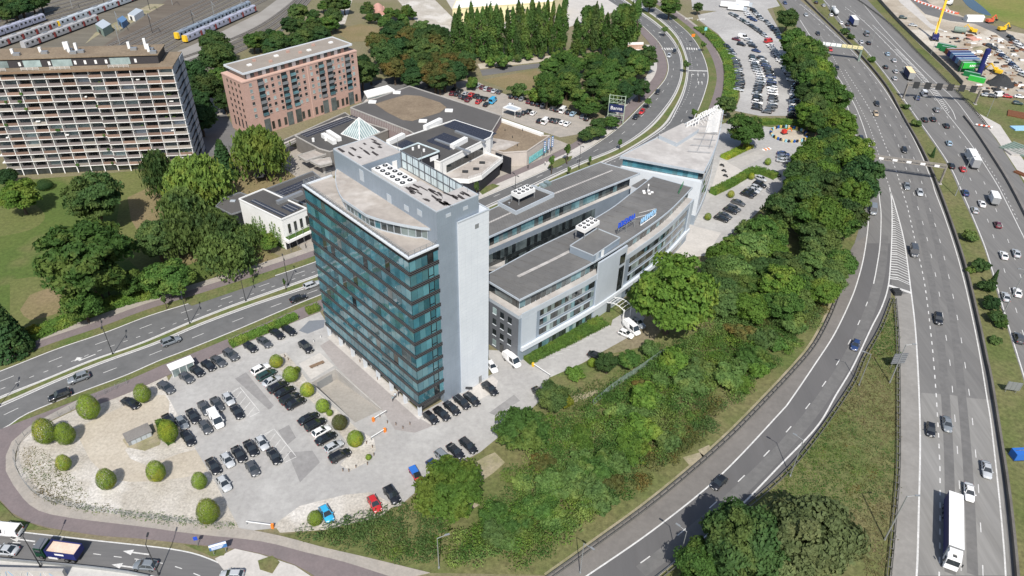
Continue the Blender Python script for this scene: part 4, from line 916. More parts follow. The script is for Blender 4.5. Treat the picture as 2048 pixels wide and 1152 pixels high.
for k in range(8): mb.box(.0 + k * .3, .3 + k * .3, -3.6, -2.0, 6.5 + k * .3, 6.6 + k * .3)
mb.build('stair_steps', 'galv', BR)

# ------------------------------------------------------------------ wedge-shaped end building
ZW = 18.6
wr = P2([(1240, 313), (1408, 344)], ZW); side = sm2(P2([(1408, 344), (1424, 312), (1437, 275), (1447, 221)], ZW)); tip = P2([(1389, 238)], ZW)[0]
O = Vector((*wr[1], 0)); WD = thing('wedge_building', 'pointed wedge-shaped office building with pale flat roof and white roof framing', 'building', O)
roofW = [wr[0]] + side + [tip]
def shrink(P, d):
    c = sum(P, Vector((0, 0))) / len(P); return [p + (c - p).normalized() * d for p in P]
bodyW = [wr[0] + Vector((.6, -.2)), wr[1] + Vector((-.2, -.5))] + off2(side, .3)[1:] + [tip + Vector((1, -.5))]
MB().prism(rel(bodyW, O), 0, 15.2).build('wall', 'clad_white', WD)
MB().prism(rel(shrink(roofW, 1.3), O), 15.2, 18.1).build('upper_core', 'glass_dark', WD)
MB().prism(rel(roofW, O), 18.1, ZW).build('roof', 'roof_light', WD)
MB().wall(rel(roofW, O) + [rel(roofW, O)[0]], 18.0, 18.75, .25).build('roof_edge', 'clad_light', WD)
f0, f1 = shrink(roofW, 1.3)[0], shrink(roofW, 1.3)[1]; gp = rs2([f0, f1], 1.6); mb = MB()
for a, b in zip(gp[:-1], gp[1:]): piece_on('top_pane', random.choice(['glass_teal', 'glass_sky', 'glass_teal', 'glass_blind']), WD, a - O.xy, b - O.xy, 15.4, 18.0, .08, .06); mb.bar((*(a - O.xy), 15.2), (*(a - O.xy), 18.1), .08)
mb.build('top_mullions', 'clad_light', WD)
sp = rs2(off2(side, .3), 1.9); ns = len(sp)
for z0, z1 in ((4.2, 6.0), (7.6, 9.4), (11.0, 12.8)):
    for i in range(3, ns - 2): a, b = sp[i] - O.xy, sp[i + 1] - O.xy; piece_on('window', random.choice(['glass_dark', 'glass_grey']), WD, a, a + (b - a) * .94, z0, z1, .1, .05)
MB().wall(rel(off2(side, .3), O), 14.4, 15.4, .4).wall(rel(off2(side, .25), O), .0, 2.4, .3).build('side_band', 'clad_light', WD)
piece_on('base_panel', 'clad_grey', WD, bodyW[1] - O.xy + Vector((-3.2, 1.4)), bodyW[1] - O.xy, 0, 3.4, .1, .06)
pw = [at(*p, 20.0) for p in ((1318, 270), (1354, 286), (1398, 258), (1366, 246))]
MB().prism([tuple(p.xy - O.xy) for p in pw], ZW, 20.0, 0, 1).build('plant_room', ['clad_light', 'roof_light'], WD)
mb = MB()
for k in range(7): p = at(1400 + k * 5.6, 306 - k * 12.5, ZW); mb.bar((p.x - O.x - 4, p.y - O.y + .3, ZW + .5), (p.x - O.x + 3.2, p.y - O.y - .5, ZW + .5), .14)
for k in range(2): p = at(1394 + k * 24, 305 - 6 * k, ZW); q = at(1428 + k * 10, 232 + 2 * k, ZW); mb.bar((p.x - O.x, p.y - O.y, ZW + .6), (q.x - O.x, q.y - O.y, ZW + .6), .1)
mb.build('roof_rails', 'metal_grey', WD)
s0_ = at(1372, 262, ZW); s1_ = at(1396, 249, ZW)
fr_ = thing('roof_frame', 'white open steel frame on the wedge building roof beside its plant room', 'frame', s0_); d_ = s1_ - s0_
mb = MB()
for t in (0, .25, .5, .75, 1): mb.bar((d_.x * t, d_.y * t, 0), (d_.x * t, d_.y * t, 3.0), .25)
for z in (1.6, 3.0): mb.bar((0, 0, z), (d_.x, d_.y, z), .3)
mb.build('posts', 'metal_white', fr_)
s0_ = at(1393, 246, ZW); s1_ = at(1434, 224, ZW); d_ = s1_ - s0_
SG = thing('roof_sign', 'tall white sign letters on props along the wedge building tip', 'sign', s0_); letters('letter', 'metal_white', SG, (0, 0, 1.2), (d_.x, d_.y, 1.0), 1.8, 9, .18, 21)
mb = MB(); q_ = Vector((d_.y, -d_.x, 0)).normalized()
for k in range(9): t = k / 8; b = d_ * t; mb.bar((b.x, b.y, 2.6), (b.x + q_.x * 2.4, b.y + q_.y * 2.4, .1), .09); mb.bar((b.x, b.y, 0), (b.x, b.y, 2.8), .09)
mb.bar((0, 0, 1.1), (d_.x, d_.y, 1.1), .2); mb.build('sign_frame', 'metal_white', SG)
LV = thing('sun_louvre', 'row of white slats along the right edge of the wedge roof tip', 'louvre', (O.x, O.y, ZW))
sq = rs2(off2(side, 1.2), 1.0)
for p in sq[int(len(sq) * .58):-1]: o = bpiece('slat', 'metal_white', LV, p.x - O.x - 3.6, p.x - O.x + .6, p.y - O.y - .12, p.y - O.y + .12, .8, 1.0); o.rotation_euler = (0, R(-12), R(-20))
for p in sq[int(len(sq) * .58):-1:3]: bpiece('prop', 'metal_white', LV, p.x - O.x - .1, p.x - O.x + .1, p.y - O.y - .1, p.y - O.y + .1, 0, .85)
# ------------------------------------------------------------------ apartment block with balconies (local X along the front, Y into the depth)
ZA = 36.0; AO = at(343.7, 134.5, ZA); AO.z = 0; AR = R(10.5)
AP = thing('apartment_block', 'long white and brown apartment slab with rows of balconies at upper left', 'building', AO, AR)
NB, BW, NF = 14, 4.37, 13; FHa = (ZA - 2.4) / NF
jog = lambda b: 0.0 if b < 6 else .9       # the left half stands back a little
MB().box(-26.2, 0, 1.5, 15.2, 0, ZA).build('wall', 'concrete_dark', AP); MB().box(-62, -26.2, 2.4, 15.2, 0, ZA).build('wall', 'concrete_dark', AP)
rb = random.Random(5)
for f in range(NF):
    z = 2.4 + f * FHa
    for (x0, x1, y) in ((-26.2, .25, 0), (-62, -26.2, .9)):
        bpiece('balcony_slab', 'slab_white', AP, x0, x1, y - .35, y + 1.5, z - .10, z + .10)
    for b in range(NB):
        x1 = -b * BW; x0 = x1 - BW; y = jog(b)
        q = rb.random()
        bpiece('balustrade', 'bal_a' if q < .48 else 'bal_b' if q < .84 else 'bal_c', AP, x0 + .12, x1 - .12, y - .22, y - .14, z + .13, z + 1.05)
        bpiece('divider', 'slab_white', AP, x1 - .1, x1 + .1, y - .34, y + 1.4, z + .10, z + 2.1)
        w_ = rb.random(); m_ = 'glass_dark' if w_ < .60 else 'glass_pale' if w_ < .68 else 'awning' if w_ < .72 else 'glass_grey'  # mostly dark panes: recess shade behind the balconies put into the colour
        bpiece('balcony_window', m_, AP, x0 + .25, x1 - .25 - (0 if w_ > .5 else rb.uniform(0, 1.4)), y + 1.40, y + 1.48, z + .3, z + 2.3)
for f in range(4):
    for k in range(8):
        x = -rb.uniform(1, 58); z = 2.4 + (f * 3 + rb.randint(0, 2)) * FHa
        bpiece('parasol' if k % 3 == 0 else 'planter', 'render_white' if k % 3 == 0 else 'leaf_mid', AP, x, x + rb.uniform(.6, 1.4), .2, .8, z + .3 + (.9 if k % 3 == 0 else 0), z + 1.0 + (.5 if k % 3 == 0 else 0))
for b in range(15): bpiece('ground_pillar', 'render_white', AP, -b * BW - .15, -b * BW + .15, jog(b) - .3, jog(b), 0, 2.27)
bpiece('ground_glazing', 'glass_dark', AP, -61, -.5, 1.0, 1.45, .1, 2.2)
bpiece('roof_terrace', 'roof_moss', AP, -62, .3, -.4, 15.3, ZA, ZA + .25); bpiece('roof_fascia', 'wood', AP, -62, .32, -.52, -.4, ZA - .35, ZA + .35)
bpiece('penthouse', 'clad_black', AP, -62, -4.6, 3.6, 13.6, ZA + .25, ZA + 3.0); bpiece('penthouse_roof', 'roof_moss', AP, -62, -4.2, 3.2, 14.0, ZA + 3.0, ZA + 3.3)
for x in (-12.0, -21.0, -24.2, -27.4, -30.4, -38.2, -47): bpiece('dormer_window', 'render_white', AP, x, x + .7, 3.5, 3.6, ZA + .8, ZA + 2.0)
for x, w_ in ((-19.5, 6.2), (-37, 6.0), (-45.5, 5.2), (-55, 5)): bpiece('terrace_glazing', 'glass_pale', AP, x, x + w_, 3.48, 3.6, ZA + .4, ZA + 2.5); railing(AP, [(x, .6), (x + w_, .6)], ZA + .25, 1.0, 1.5, 'metal_white')
for x, y, h in ((-8, 6, 2.5), (-9.5, 9, 3.5), (-15, 10, 2.2), (-33, 8, 3.4), (-31, 9, 2.6), (-35, 11, 2.4), (-42, 9, 1.6), (-50, 8, 1.6), (-57, 9, 1.8)):
    bpiece('chimney', 'metal_white', AP, x, x + .8, y, y + .7, ZA + 3.3, ZA + 3.3 + h); bpiece('roof_plant', 'zinc', AP, x + 1.2, x + 3.2, y - 2, y - .6, ZA + 3.3, ZA + 4.1)
for f in range(NF + 1):      # gable: three staggered columns of panels on each storey
    z = max(0, 2.4 + (f - 1) * FHa)
    for k, (y0, y1, dx) in enumerate(((1.0, 5.6, .35), (5.75, 9.6, .12), (9.75, 14.9, .55))):
        bpiece('gable_panel', 'clad_gable', AP, .0, dx, y0, y1, z + .22, z + FHa - .03)
    bpiece('gable_ledge', 'band_dark', AP, 0, .66, 1.0, 15.0, z - .02, z + .2)
# ------------------------------------------------------------------ pink brick block
ZB = 21.5; RO = at(484, 167, ZB); RO.z = 0; RR = R(48.8)
RB = thing('brick_apartment_block', 'pink brick apartment block with grey glazed balcony stacks behind the mall', 'building', RO, RR)
MB().box(0, 52.5, 0, 14.2, 0, ZB).build('wall', 'brick_pink', RB)
rows = [2.2 + k * 2.42 for k in range(8)]
for fx in (.06, .185, .235, .29, .45, .50, .57, .62, .77, .82, .86, .955):
    for r_, z in enumerate(rows):
        x = fx * 52.5
        if r_ == 0: bpiece('tall_window', 'glass_dark', RB, x - .6, x + .6, -.05, .03, .9, 4.0); continue
        if r_ == 1: continue
        m_ = 'glass_dark' if random.random() < .62 else 'glass_pale'
        wn = bpiece('window', m_, RB, x - .55, x + .55, -.04, .03, z + .4, z + 1.6); bpiece('window_sill', 'stone_pale', RB, x - .65, x + .65, -.14, .0, z + .22, z + .38)
for fx in (.14, .335, .41, .66, .735, .905):
    x = fx * 52.5
    for z in rows[2:]:
        bpiece('balcony_front', 'glass_sky' if random.random() < .55 else 'zinc', RB, x - 1.2, x + 1.2, -.35, -.27, z + .1, z + 1.15); bpiece('balcony_recess', 'glass_dark', RB, x - 1.2, x + 1.2, -.06, .02, z + .1, z + 2.3)
        bpiece('balcony_slab', 'zinc', RB, x - 1.25, x + 1.25, -.36, 0, z - .04, z + .1)
    bpiece('entrance_glazing', 'glass_grey', RB, x - 1.3, x + 1.3, -.08, .02, .2, 5.6)
bpiece('downpipe_strip', 'brick_trim', RB, 28.0, 28.5, -.12, 0, 0, ZB)
for k in range(4):
    for r_, z in enumerate(rows):
        y = 2.6 + k * 2.7; bpiece('window', 'glass_dark', RB, -.04, .03, y - .45, y + .45, z + .3, z + (1.5 if r_ else 2.6))
bpiece('cornice', 'brick_trim', RB, -.15, 52.65, -.15, 14.35, ZB, ZB + .5)
bpiece('attic', 'glass_grey', RB, 2.6, 49.8, 1.6, 12.6, ZB + .5, ZB + 2.9)
for k in range(14): bpiece('attic_pier', 'brick_pink' if k % 2 else 'render_white', RB, 3 + k * 3.3, 4.6 + k * 3.3, 1.5, 1.65, ZB + .5, ZB + 2.8)
bpiece('roof', 'roof_brick', RB, 1.2, 50.8, .3, 13.4, ZB + 2.9, ZB + 3.2); MB().wall([(1.2, .3), (50.8, .3), (50.8, 13.4), (1.2, 13.4), (1.2, .3)], ZB + 2.8, ZB + 3.5, .35).build('roof_edge', 'clad_white', RB)
for x, y in ((7, 6), (20, 8), (33, 5), (45, 7)): bpiece('skylight', 'metal_white', RB, x, x + 1.6, y, y + 1.2, ZB + 3.2, ZB + 3.7)
for x, y in ((11, 9), (15, 4), (26, 9), (29, 5), (38, 9)): bpiece('chimney', 'brick_pink', RB, x, x + 1.2, y, y + .8, ZB + 3.2, ZB + 4.0)
# ------------------------------------------------------------------ shopping mall
def block(name, label, px, z, wallm, roofm, cat='building', edge=None, zb=0):
    P = [p.xy for p in ats(px, z)]; o = Vector((*P[0], 0)); t = thing(name, label, cat, o)
    MB().prism(rel(P, o), zb, z, 0, 1).build('wall', [wallm, roofm], t)
    if edge: MB().wall(rel(P, o) + [(0, 0)], z - .1, z + .35, .3).build('roof_edge', edge, t)
    return t, o, P
ML, mo, mp = block('mall_hall', 'low dark flat-roofed mall hall with brown moss square behind the glass tower', [(701, 216), (819, 173), (1003, 232), (985, 262), (880, 300), (818, 262)], 8.5, 'clad_mauve', 'roof_mall', edge='concrete')
def roofpatch(t, o, px, z, m, name='moss_patch'): MB().prism([tuple(p.xy - o.xy) for p in ats(px, z)], z, z + .06, bottom=False).build(name, m, t)
roofpatch(ML, mo, [(750, 208), (775, 200), (810, 190), (840, 192), (880, 205), (893, 215), (880, 225), (825, 242), (805, 240), (775, 225)], 8.5, 'roof_moss')
for u, v in ((745, 205), (794, 186), (846, 243), (898, 222)): p = at(u, v, 8.5); bpiece('skylight', 'metal_white', ML, p.x - mo.x - 1.5, p.x - mo.x + 1.5, p.y - mo.y - 1.1, p.y - mo.y + 1.1, 8.5, 9.0)
pf = [p - mo.xy for p in (mp[0], mp[5])]; mb = MB()
for k in range(34): a = pf[0].lerp(pf[1], k / 34); mb.bar((a.x - .1, a.y - .1, 5.9), (a.x - .1, a.y - .1, 8.5), .12)
mb.build('wall_ribs', 'concrete', ML)
ML2, m2o, m2p = block('mall_annexe', 'brown mossy flat roof of the mall annexe with pale stone wall and banners', [(880, 221), (905, 213), (985, 238), (1083, 272), (1100, 272), (1054, 303), (1006, 306), (975, 296), (900, 265)], 5.6, 'stone_pale', 'roof_moss', edge='stone_pale')
MB().wall([tuple(at(u, v, 5.7).xy - m2o.xy) for u, v in ((985, 236), (1085, 271))], 5.6, 6.5, 1.6).build('white_canopy', 'render_white', ML2)
roofpatch(ML2, m2o, [(985, 276), (1040, 285), (1010, 300), (985, 300), (960, 290)], 5.6, 'roof_felt', 'bare_patch')
a, b = (at(u, v, 5.6).xy - m2o.xy for u, v in ((1056, 303), (1098, 276)))
for k in range(7): p, q = a.lerp(b, .06 + k * .12), a.lerp(b, .06 + k * .12 + .10); piece_on('shop_window', 'glass_turq', ML2, p, q, .5, 3.0, .12, .08)
for k in range(3):
    p = a.lerp(b, .62 + k * .19) + Vector((.9, -1.6)); bn = thing('banner', 'tall blue banner with white letters by the mall corner, %s from the left' % nth(k + 1), 'banner', (p.x + m2o.x, p.y + m2o.y, 0), R(38), 'mall banners')
    MB().tube((0, 0, 0), (0, 0, 7.2), .07, .07, 6).build('pole', 'galv', bn); bpiece('cloth', 'sign_blue2', bn, .1, 1.0, -.03, .03, 2.6, 7.0)
    for j in range(5): bpiece('letter', 'sign_white', bn, .32, .8, -.06, -.03, 3.0 + j * .78, 3.5 + j * .78)
for k, (x, y) in enumerate(((1045, 262), (1010, 262), (985, 256), (1025, 276), (960, 262), (1035, 292))): p = at(x, y, 5.6); MB().tube((0, 0, 0), (0, 0, .9), .18, .12, 6).build('roof_vent', 'metal_dark', ML2, (p.x - m2o.x, p.y - m2o.y, 5.6))
PY, po, pp = block('mall_arcade', 'dark solar-covered arcade roof with a white glass pyramid skylight', [(590, 272), (694, 234), (776, 260), (716, 284), (660, 304), (638, 298)], 6.0, 'concrete_dark', 'roof_dark', edge='concrete')
b4 = [at(u, v, 6.0) - po for u, v in ((682, 268), (719, 281), (761, 265), (722, 253))]; ap = sum(b4, Vector()) / 4 + Vector((0, 0, 6.2))
pyr = MB().add([tuple(p) for p in b4] + [tuple(ap)], [(0, 1, 4), (1, 2, 4), (2, 3, 4), (3, 0, 4)]).build('pyramid_skylight', 'glass_pale', PY); mb = MB()
for i in range(4):
    a, b = b4[i], b4[(i + 1) % 4]; mb.bar(a, ap, .26)
    mb.bar(a, b, .3)
    for k in range(1, 10): t = k / 10; p = a.lerp(b, t); hh = 1 - abs(2 * t - 1); mb.bar(p, p + (ap - (a + b) / 2) * hh, .14)
tag(mb.build('glazing_bars', 'metal_white', pyr), kind='stuff')
for k, (u, v) in enumerate(((668, 275), (658, 281))): p = at(u, v, 6) - po; o = bpiece('air_duct', 'metal_white', PY, p.x - 4.2, p.x + 4.2, p.y - .8, p.y + .8, 6, 7.5); o.rotation_euler[2] = R(-48)
for u, v in ((627, 283), (652, 281)): p = at(u, v, 6) - po; MB().tube((0, 0, 0), (0, 0, 1.3), .5, .5, 8).build('roof_vent', 'metal_white', PY, (p.x, p.y, 6))
fr_ = (at(600, 274, 6.02), R(51.0)); solar_rows('solar modules on the mall arcade roof beside the pyramid', (fr_[0], fr_[1]), 1.5, 26, -2.2, 2.2, .05, 18, 3, .12, .5)
CN, co, cp_ = block('arcade_canopy', 'long low canopy with a row of rooflights along the pink brick block', [(548, 290), (690, 226), (700, 233), (575, 290), (556, 298)], 4.0, 'concrete', 'roof_dark', edge='concrete', zb=3.4)
for k in range(22): p = at(566 + k * 5.4, 289 - k * 2.42, 4.0); o = bpiece('rooflight', 'stone_pale', CN, p.x - co.x - .3, p.x - co.x + .3, p.y - co.y - 1.4, p.y - co.y + 1.4, 4.0, 4.3); o.rotation_euler[2] = R(-40)
for k in range(7): p = at(556 + k * 19, 297 - k * 8.3, 3.4); MB().tube((0, 0, 0), (0, 0, 3.45), .2, .2, 8).build('pillar', 'concrete', CN, (p.x - co.x, p.y - co.y, 0))
for lab, px in (('pale concrete entrance canopy on one tall pillar by the plaza', [(596, 312), (640, 298), (660, 306), (612, 322)]), ('white-edged flat canopy lower down beside the plaza stairs', [(620, 322), (660, 316), (664, 326), (640, 332)])):
    t, o, P = block('entrance_canopy', lab, px, 4.6, 'concrete', 'roof_felt', 'canopy', 'concrete', 3.9); c = sum(P, Vector((0, 0))) / len(P) - o.xy
    MB().tube((c.x, c.y, 0), (c.x, c.y, 3.95), .5, .5, 8).build('pillar', 'concrete', t)
# black and white shop building with roof terrace
ZS = 11.0
SH, so, sp_ = block('shop_building', 'white and black shop building with solar roof and terrace behind the glass tower', [(880, 325), (981, 275), (986, 266), (909, 241), (770, 288)], ZS, 'render_white', 'roof_dark', edge='render_white')
ang_s = math.atan2(sp_[1].y - sp_[0].y, sp_[1].x - sp_[0].x); S_ = (sp_[1] - sp_[0]).normalized(); Nn = Vector((S_.y, -S_.x))
for k in range(11): a = S_ * (3 + k * 1.75); piece_on('shop_glazing', 'glass_dark', SH, a, a + S_ * 1.65, 6.2, 8.8, .1, .06)
for k in range(12): a = S_ * (.3 + k * 2.1); piece_on('ground_glazing', 'glass_dark', SH, a, a + S_ * 2.0, .2, 4.6, .1, .05)
bt = [Vector((0, 0)), S_ * 24, S_ * 24 + Nn * 7.5, S_ * 9 + Nn * 10.5, S_ * 4 + Nn * 9.0, Nn * 3.0]
MB().prism([tuple(p + Nn * .1) for p in bt], 4.7, 5.7, 0, 1).build('terrace', ['render_white', 'roof_felt'], SH); MB().wall([tuple(p) for p in bt[1:]], 5.7, 6.3, .25).build('terrace_parapet', 'render_white', SH)
MB().prism([tuple(p * .96) for p in bt], .05, 4.6).build('ground_floor', 'render_black', SH)
bb = S_ * 25.5 + Nn * 3; MB().prism([tuple(bb), tuple(bb + S_ * .4), tuple(bb + S_ * .4 + Nn * 7), tuple(bb + Nn * 7)], 0, 6.4).build('black_fin', 'render_black', SH)
railing(SH, [tuple(bt[2]), tuple(bt[3]), tuple(bt[4])], 6.3, .9, 2.0, 'metal_white')
for k, (s, n2_) in enumerate(((8, 4), (12, 5.5), (17, 4))): p = S_ * s + Nn * n2_; bpiece('terrace_seat', 'metal_dark', SH, p.x - 1, p.x + 1, p.y - .6, p.y + .6, 5.7, 6.2)
BX, bo, bp = block('black_stair_tower', 'black box stair tower with white sign plate at the shop corner', [(835, 320), (879, 303), (836, 287), (797, 302)], 13.5, 'render_black', 'roof_dark', edge='screen')
d_ = (bp[1] - bp[0]); piece_on('sign_plate', 'sign_white', BX, d_ * .55, d_ * .92, 11.2, 12.6, .12, .1)
for u, v in ((826, 300), (838, 296), (848, 303)): p = at(u, v, 13.5); MB().tube((0, 0, 0), (0, 0, .9), .4, .4, 8).build('roof_fan', 'metal_white', BX, (p.x - bo.x, p.y - bo.y, 13.5))
fo = at(881, 318, ZS); 
for lab, u, v, nx, ny in (('large solar array in the middle of the shop roof', 852, 283, 10, 5), ('solar array near the far corner of the shop roof', 915, 262, 11, 4), ('solar array on the far left of the shop roof', 886, 252, 9, 4), ('small solar array beside the black stair tower', 788, 290, 6, 3)):
    p = at(u, v, ZS); solar_rows(lab, (Vector((p.x, p.y, ZS + .1)), ang_s - R(90)), 0, nx * 1.12, 0, ny * 1.9, 0, nx, ny, .08, .3, .1)
for k, (u, v, L) in enumerate(((918, 290, 8), (866, 252, 9), (792, 282, 8))): p = at(u, v, ZS) - so; o = bpiece('air_duct', 'metal_white', SH, p.x - L / 2, p.x + L / 2, p.y - .8, p.y + .8, ZS, ZS + 1.6); o.rotation_euler[2] = ang_s + R(3)
for k, (u, v, L) in enumerate(((905, 294, 16), (940, 275, 14))): p = at(u, v, ZS) - so; o = bpiece('cable_tray', 'zinc', SH, p.x - L / 2, p.x + L / 2, p.y - .5, p.y + .5, ZS, ZS + .7); o.rotation_euler[2] = ang_s - R(90)
# low white building with creeper and its dark annexe
LWB, lo, lp = block('low_white_building', 'low white building with solar roof and green creeper left of the tower', [(563, 440), (478, 399), (527, 379), (613, 418)], 10.2, 'render_white', 'roof_dark', edge='render_white')
S2 = (lp[3] - lp[0]).normalized(); 
for k in range(4): a = S2 * (1.6 + k * 2.1); piece_on('window', 'glass_dark', LWB, a, a + S2 * .9, 5.0, 8.0, .1, .06); piece_on('window_sill', 'concrete', LWB, a, a + S2 * .9, 4.8, 4.97, .25, .1)
N2 = Vector((S2.y, -S2.x)); MB().prism([tuple(-S2 * .5), tuple(S2 * 10.5), tuple(S2 * 10.5 + N2 * 2.2), tuple(-S2 * .5 + N2 * 2.2)], 3.2, 4.0).build('planter_ledge', 'render_white', LWB)
MB().prism([tuple(S2 * .2 + N2 * .1), tuple(S2 * 10 + N2 * .1), tuple(S2 * 10 + N2 * 1.7), tuple(S2 * .2 + N2 * 1.7)], 4.0, 4.3).build('planter_grass', 'leaf_mid', LWB)
for k in range(5): a = S2 * (k * 2.05); piece_on('garage_door', 'render_black', LWB, a, a + S2 * 1.95, .05, 3.1, .1, .06)
for k in range(5): p = S2 * (k * 2.5) + N2 * 2.1; MB().tube((p.x, p.y, 0), (p.x, p.y, 6.5), .06, .05, 6).build('flagpole', 'galv', LWB)
p = at(527, 424, 10.2); solar_rows('solar array along the near edge of the low white building roof', (Vector((lp[0].x, lp[0].y, 10.3)) + Vector((.3, .4, 0)), R(144.5)), .8, 16, -2.4, -.4, 0, 12, 2, .12, .3, .1)
solar_rows('solar array on the far side of the low white building roof', (Vector((lp[0].x, lp[0].y, 10.3)), R(144.5)), 1.0, 6.0, -8.0, -4.2, 0, 4, 3, .12, .3, .1)
p = at(580, 398, 10.2) - lo; o = bpiece('air_duct', 'zinc', LWB, p.x - 4.5, p.x + 4.5, p.y - .6, p.y + .6, 10.2, 11.3); o.rotation_euler[2] = R(50)
LX, xo, xp = block('dark_annexe', 'charcoal annexe with grey flat roof among the willows', [(432, 414), (463, 430), (496, 419), (520, 400), (480, 386), (448, 398)], 5.2, 'render_black', 'roof_mall', edge='zinc'); bpiece('skylight', 'clad_light', LX, 3.2, 4.8, 3.4, 4.4, 5.2, 5.5)
LY, yo, yp = block('rear_annexe', 'long low grey annexe with solar modules beside the dry playground', [(530, 380), (625, 344), (660, 372), (640, 420), (600, 405)], 5.6, 'concrete_dark', 'roof_dark', edge='zinc')
solar_rows('solar array on the rear annexe roof beside the playground', (at(545, 391, 5.75), R(50.5)), .5, 17, -2.6, 1.6, 0, 12, 3, .12, .35, .1)
# warehouse with cream roof far behind the poplars, sheds
WH, who, whp = block('cream_warehouse', 'cream warehouse with flat roof behind the poplar row', [(905, 18), (1105, 4), (1130, -14), (912, 2)], 9, 'cream', 'render_white', edge='cream')
for k in range(8): a = Vector((0, 0)).lerp(whp[1] - whp[0], k / 8 + .02); b = Vector((0, 0)).lerp(whp[1] - whp[0], k / 8 + .10); piece_on('window_band', 'glass_dark', WH, a, b, 5, 6.4, .1, .06)
SHD, sho, shp = block('pink_barn', 'barn with rounded pink tiled roof among the trees at the top', [(748, 32), (772, 30), (768, 12), (744, 16)], 3.2, 'render_white', 'pink_tile'); e1 = shp[1] - shp[0]; e2 = shp[3] - shp[0]; mb = MB(); rg = []
for t in (0, 1): rg.append([(e1.x * s + e2.x * t, e1.y * s + e2.y * t, 3.2 + 2.6 * math.sin(math.pi * s)) for s in [k / 8 for k in range(9)]])
mb.add(rg[0] + rg[1], [(i, i + 1, 9 + i + 1, 9 + i) for i in range(8)] + [tuple(range(8, -1, -1)), tuple(range(9, 18))]).build('roof', 'pink_tile', SHD)
SK, sko, skp = block('service_kiosk', 'small white service kiosk beside the pink brick block', [(726, 205), (740, 208), (752, 196), (738, 192)], 3.4, 'render_white', 'roof_felt')
SV, svo, svp = block('glass_canopy', 'white glass service canopy behind the mall hall', [(735, 196), (790, 182), (775, 172), (728, 184)], 4.2, 'glass_pale', 'metal_white', 'canopy', 'metal_white', 3.6)
for u, v in ((737, 194), (786, 182), (774, 174), (730, 185)): p = at(u, v, 3.6); MB().tube((0, 0, 0), (0, 0, 3.7), .15, .15, 6).build('post', 'galv', SV, (p.x - svo.x, p.y - svo.y, 0))
CPT, cpo, cpp = block('trolley_shelter', 'grey trolley shelter on white posts in the mall car park', [(1006, 216), (1030, 223), (1042, 218), (1020, 210)], 3.0, 'metal_grey', 'clad_light', 'shelter', 'metal_white', 2.8)
for q in cpp: MB().tube((0, 0, 0), (0, 0, 2.85), .1, .1, 6).build('post', 'metal_white', CPT, (q.x - cpo.x, q.y - cpo.y, 0))
# ================================================================== PLANTS
def np_mesh(name, V, Q, mats, mi=None):
    me = bpy.data.meshes.new(name); V = np.ascontiguousarray(V, dtype=np.float32); Q = np.ascontiguousarray(Q, dtype=np.int32)
    me.vertices.add(len(V)); me.vertices.foreach_set('co', V.ravel())
    me.loops.add(Q.size); me.loops.foreach_set('vertex_index', Q.ravel())
    me.polygons.add(len(Q)); me.polygons.foreach_set('loop_start', np.arange(0, Q.size, Q.shape[1], dtype=np.int32)); me.polygons.foreach_set('loop_total', np.full(len(Q), Q.shape[1], dtype=np.int32))
    for m in mats: me.materials.append(M[m])
    if mi is not None: me.polygons.foreach_set('material_index', np.asarray(mi, dtype=np.int32))
    me.update(calc_edges=True); return me
def leaves(C, Nrm, size, r, flat=.5, droop=0.0):
    """leaf-sized quads at points C facing roughly Nrm"""
    n = len(C); N_ = Nrm * flat + r.normal(size=(n, 3)) * (1 - flat) * .8; N_ /= np.linalg.norm(N_, axis=1, keepdims=True) + 1e-9
    A = np.cross(N_, r.normal(size=(n, 3))); A /= np.linalg.norm(A, axis=1, keepdims=True) + 1e-9; B = np.cross(N_, A)
    s = (size * r.uniform(.6, 1.25, n))[:, None]; A = A * s; B = B * s * .62
    if droop: A = A * (1 - droop) + np.array([0, 0, -1.0]) * s * droop * 1.6
    V = np.stack([C - A, C + B, C + A, C - B], 1).reshape(-1, 3); Q = np.arange(4 * n).reshape(-1, 4); return V, Q
def dirs(n, r): d = r.normal(size=(n, 3)); return d / np.linalg.norm(d, axis=1, keepdims=True)
def crown_broad(seed, K=62, per=210, size=.062, low=-.75, squash=.85, shell=.62):
    r = np.random.default_rng(seed); Cs = dirs(K, r); Cs[:, 2] = np.maximum(Cs[:, 2], low); Cs *= (shell + (1 - shell) * r.random((K, 1)) ** .6) * r.uniform(.72, .88, (K, 1)); Cs[:, 2] *= squash
    rad = r.uniform(.13, .34, K); C = []; N_ = []
    for c, q in zip(Cs, rad):
        d = dirs(per, r); d[:, 2] = np.abs(d[:, 2]) * .85 + d[:, 2] * .15; C.append(c + d * q * r.uniform(.55, 1.05, (per, 1)) * np.array([1.1, 1.1, .8])); N_.append(d + c * .6)
    d = dirs(700, r); C.append(d * r.uniform(.2, .62, (700, 1)) * np.array([1, 1, squash])); N_.append(d)
    C = np.concatenate(C); N_ = np.concatenate(N_); return leaves(C, N_, np.full(len(C), size), r, .55)
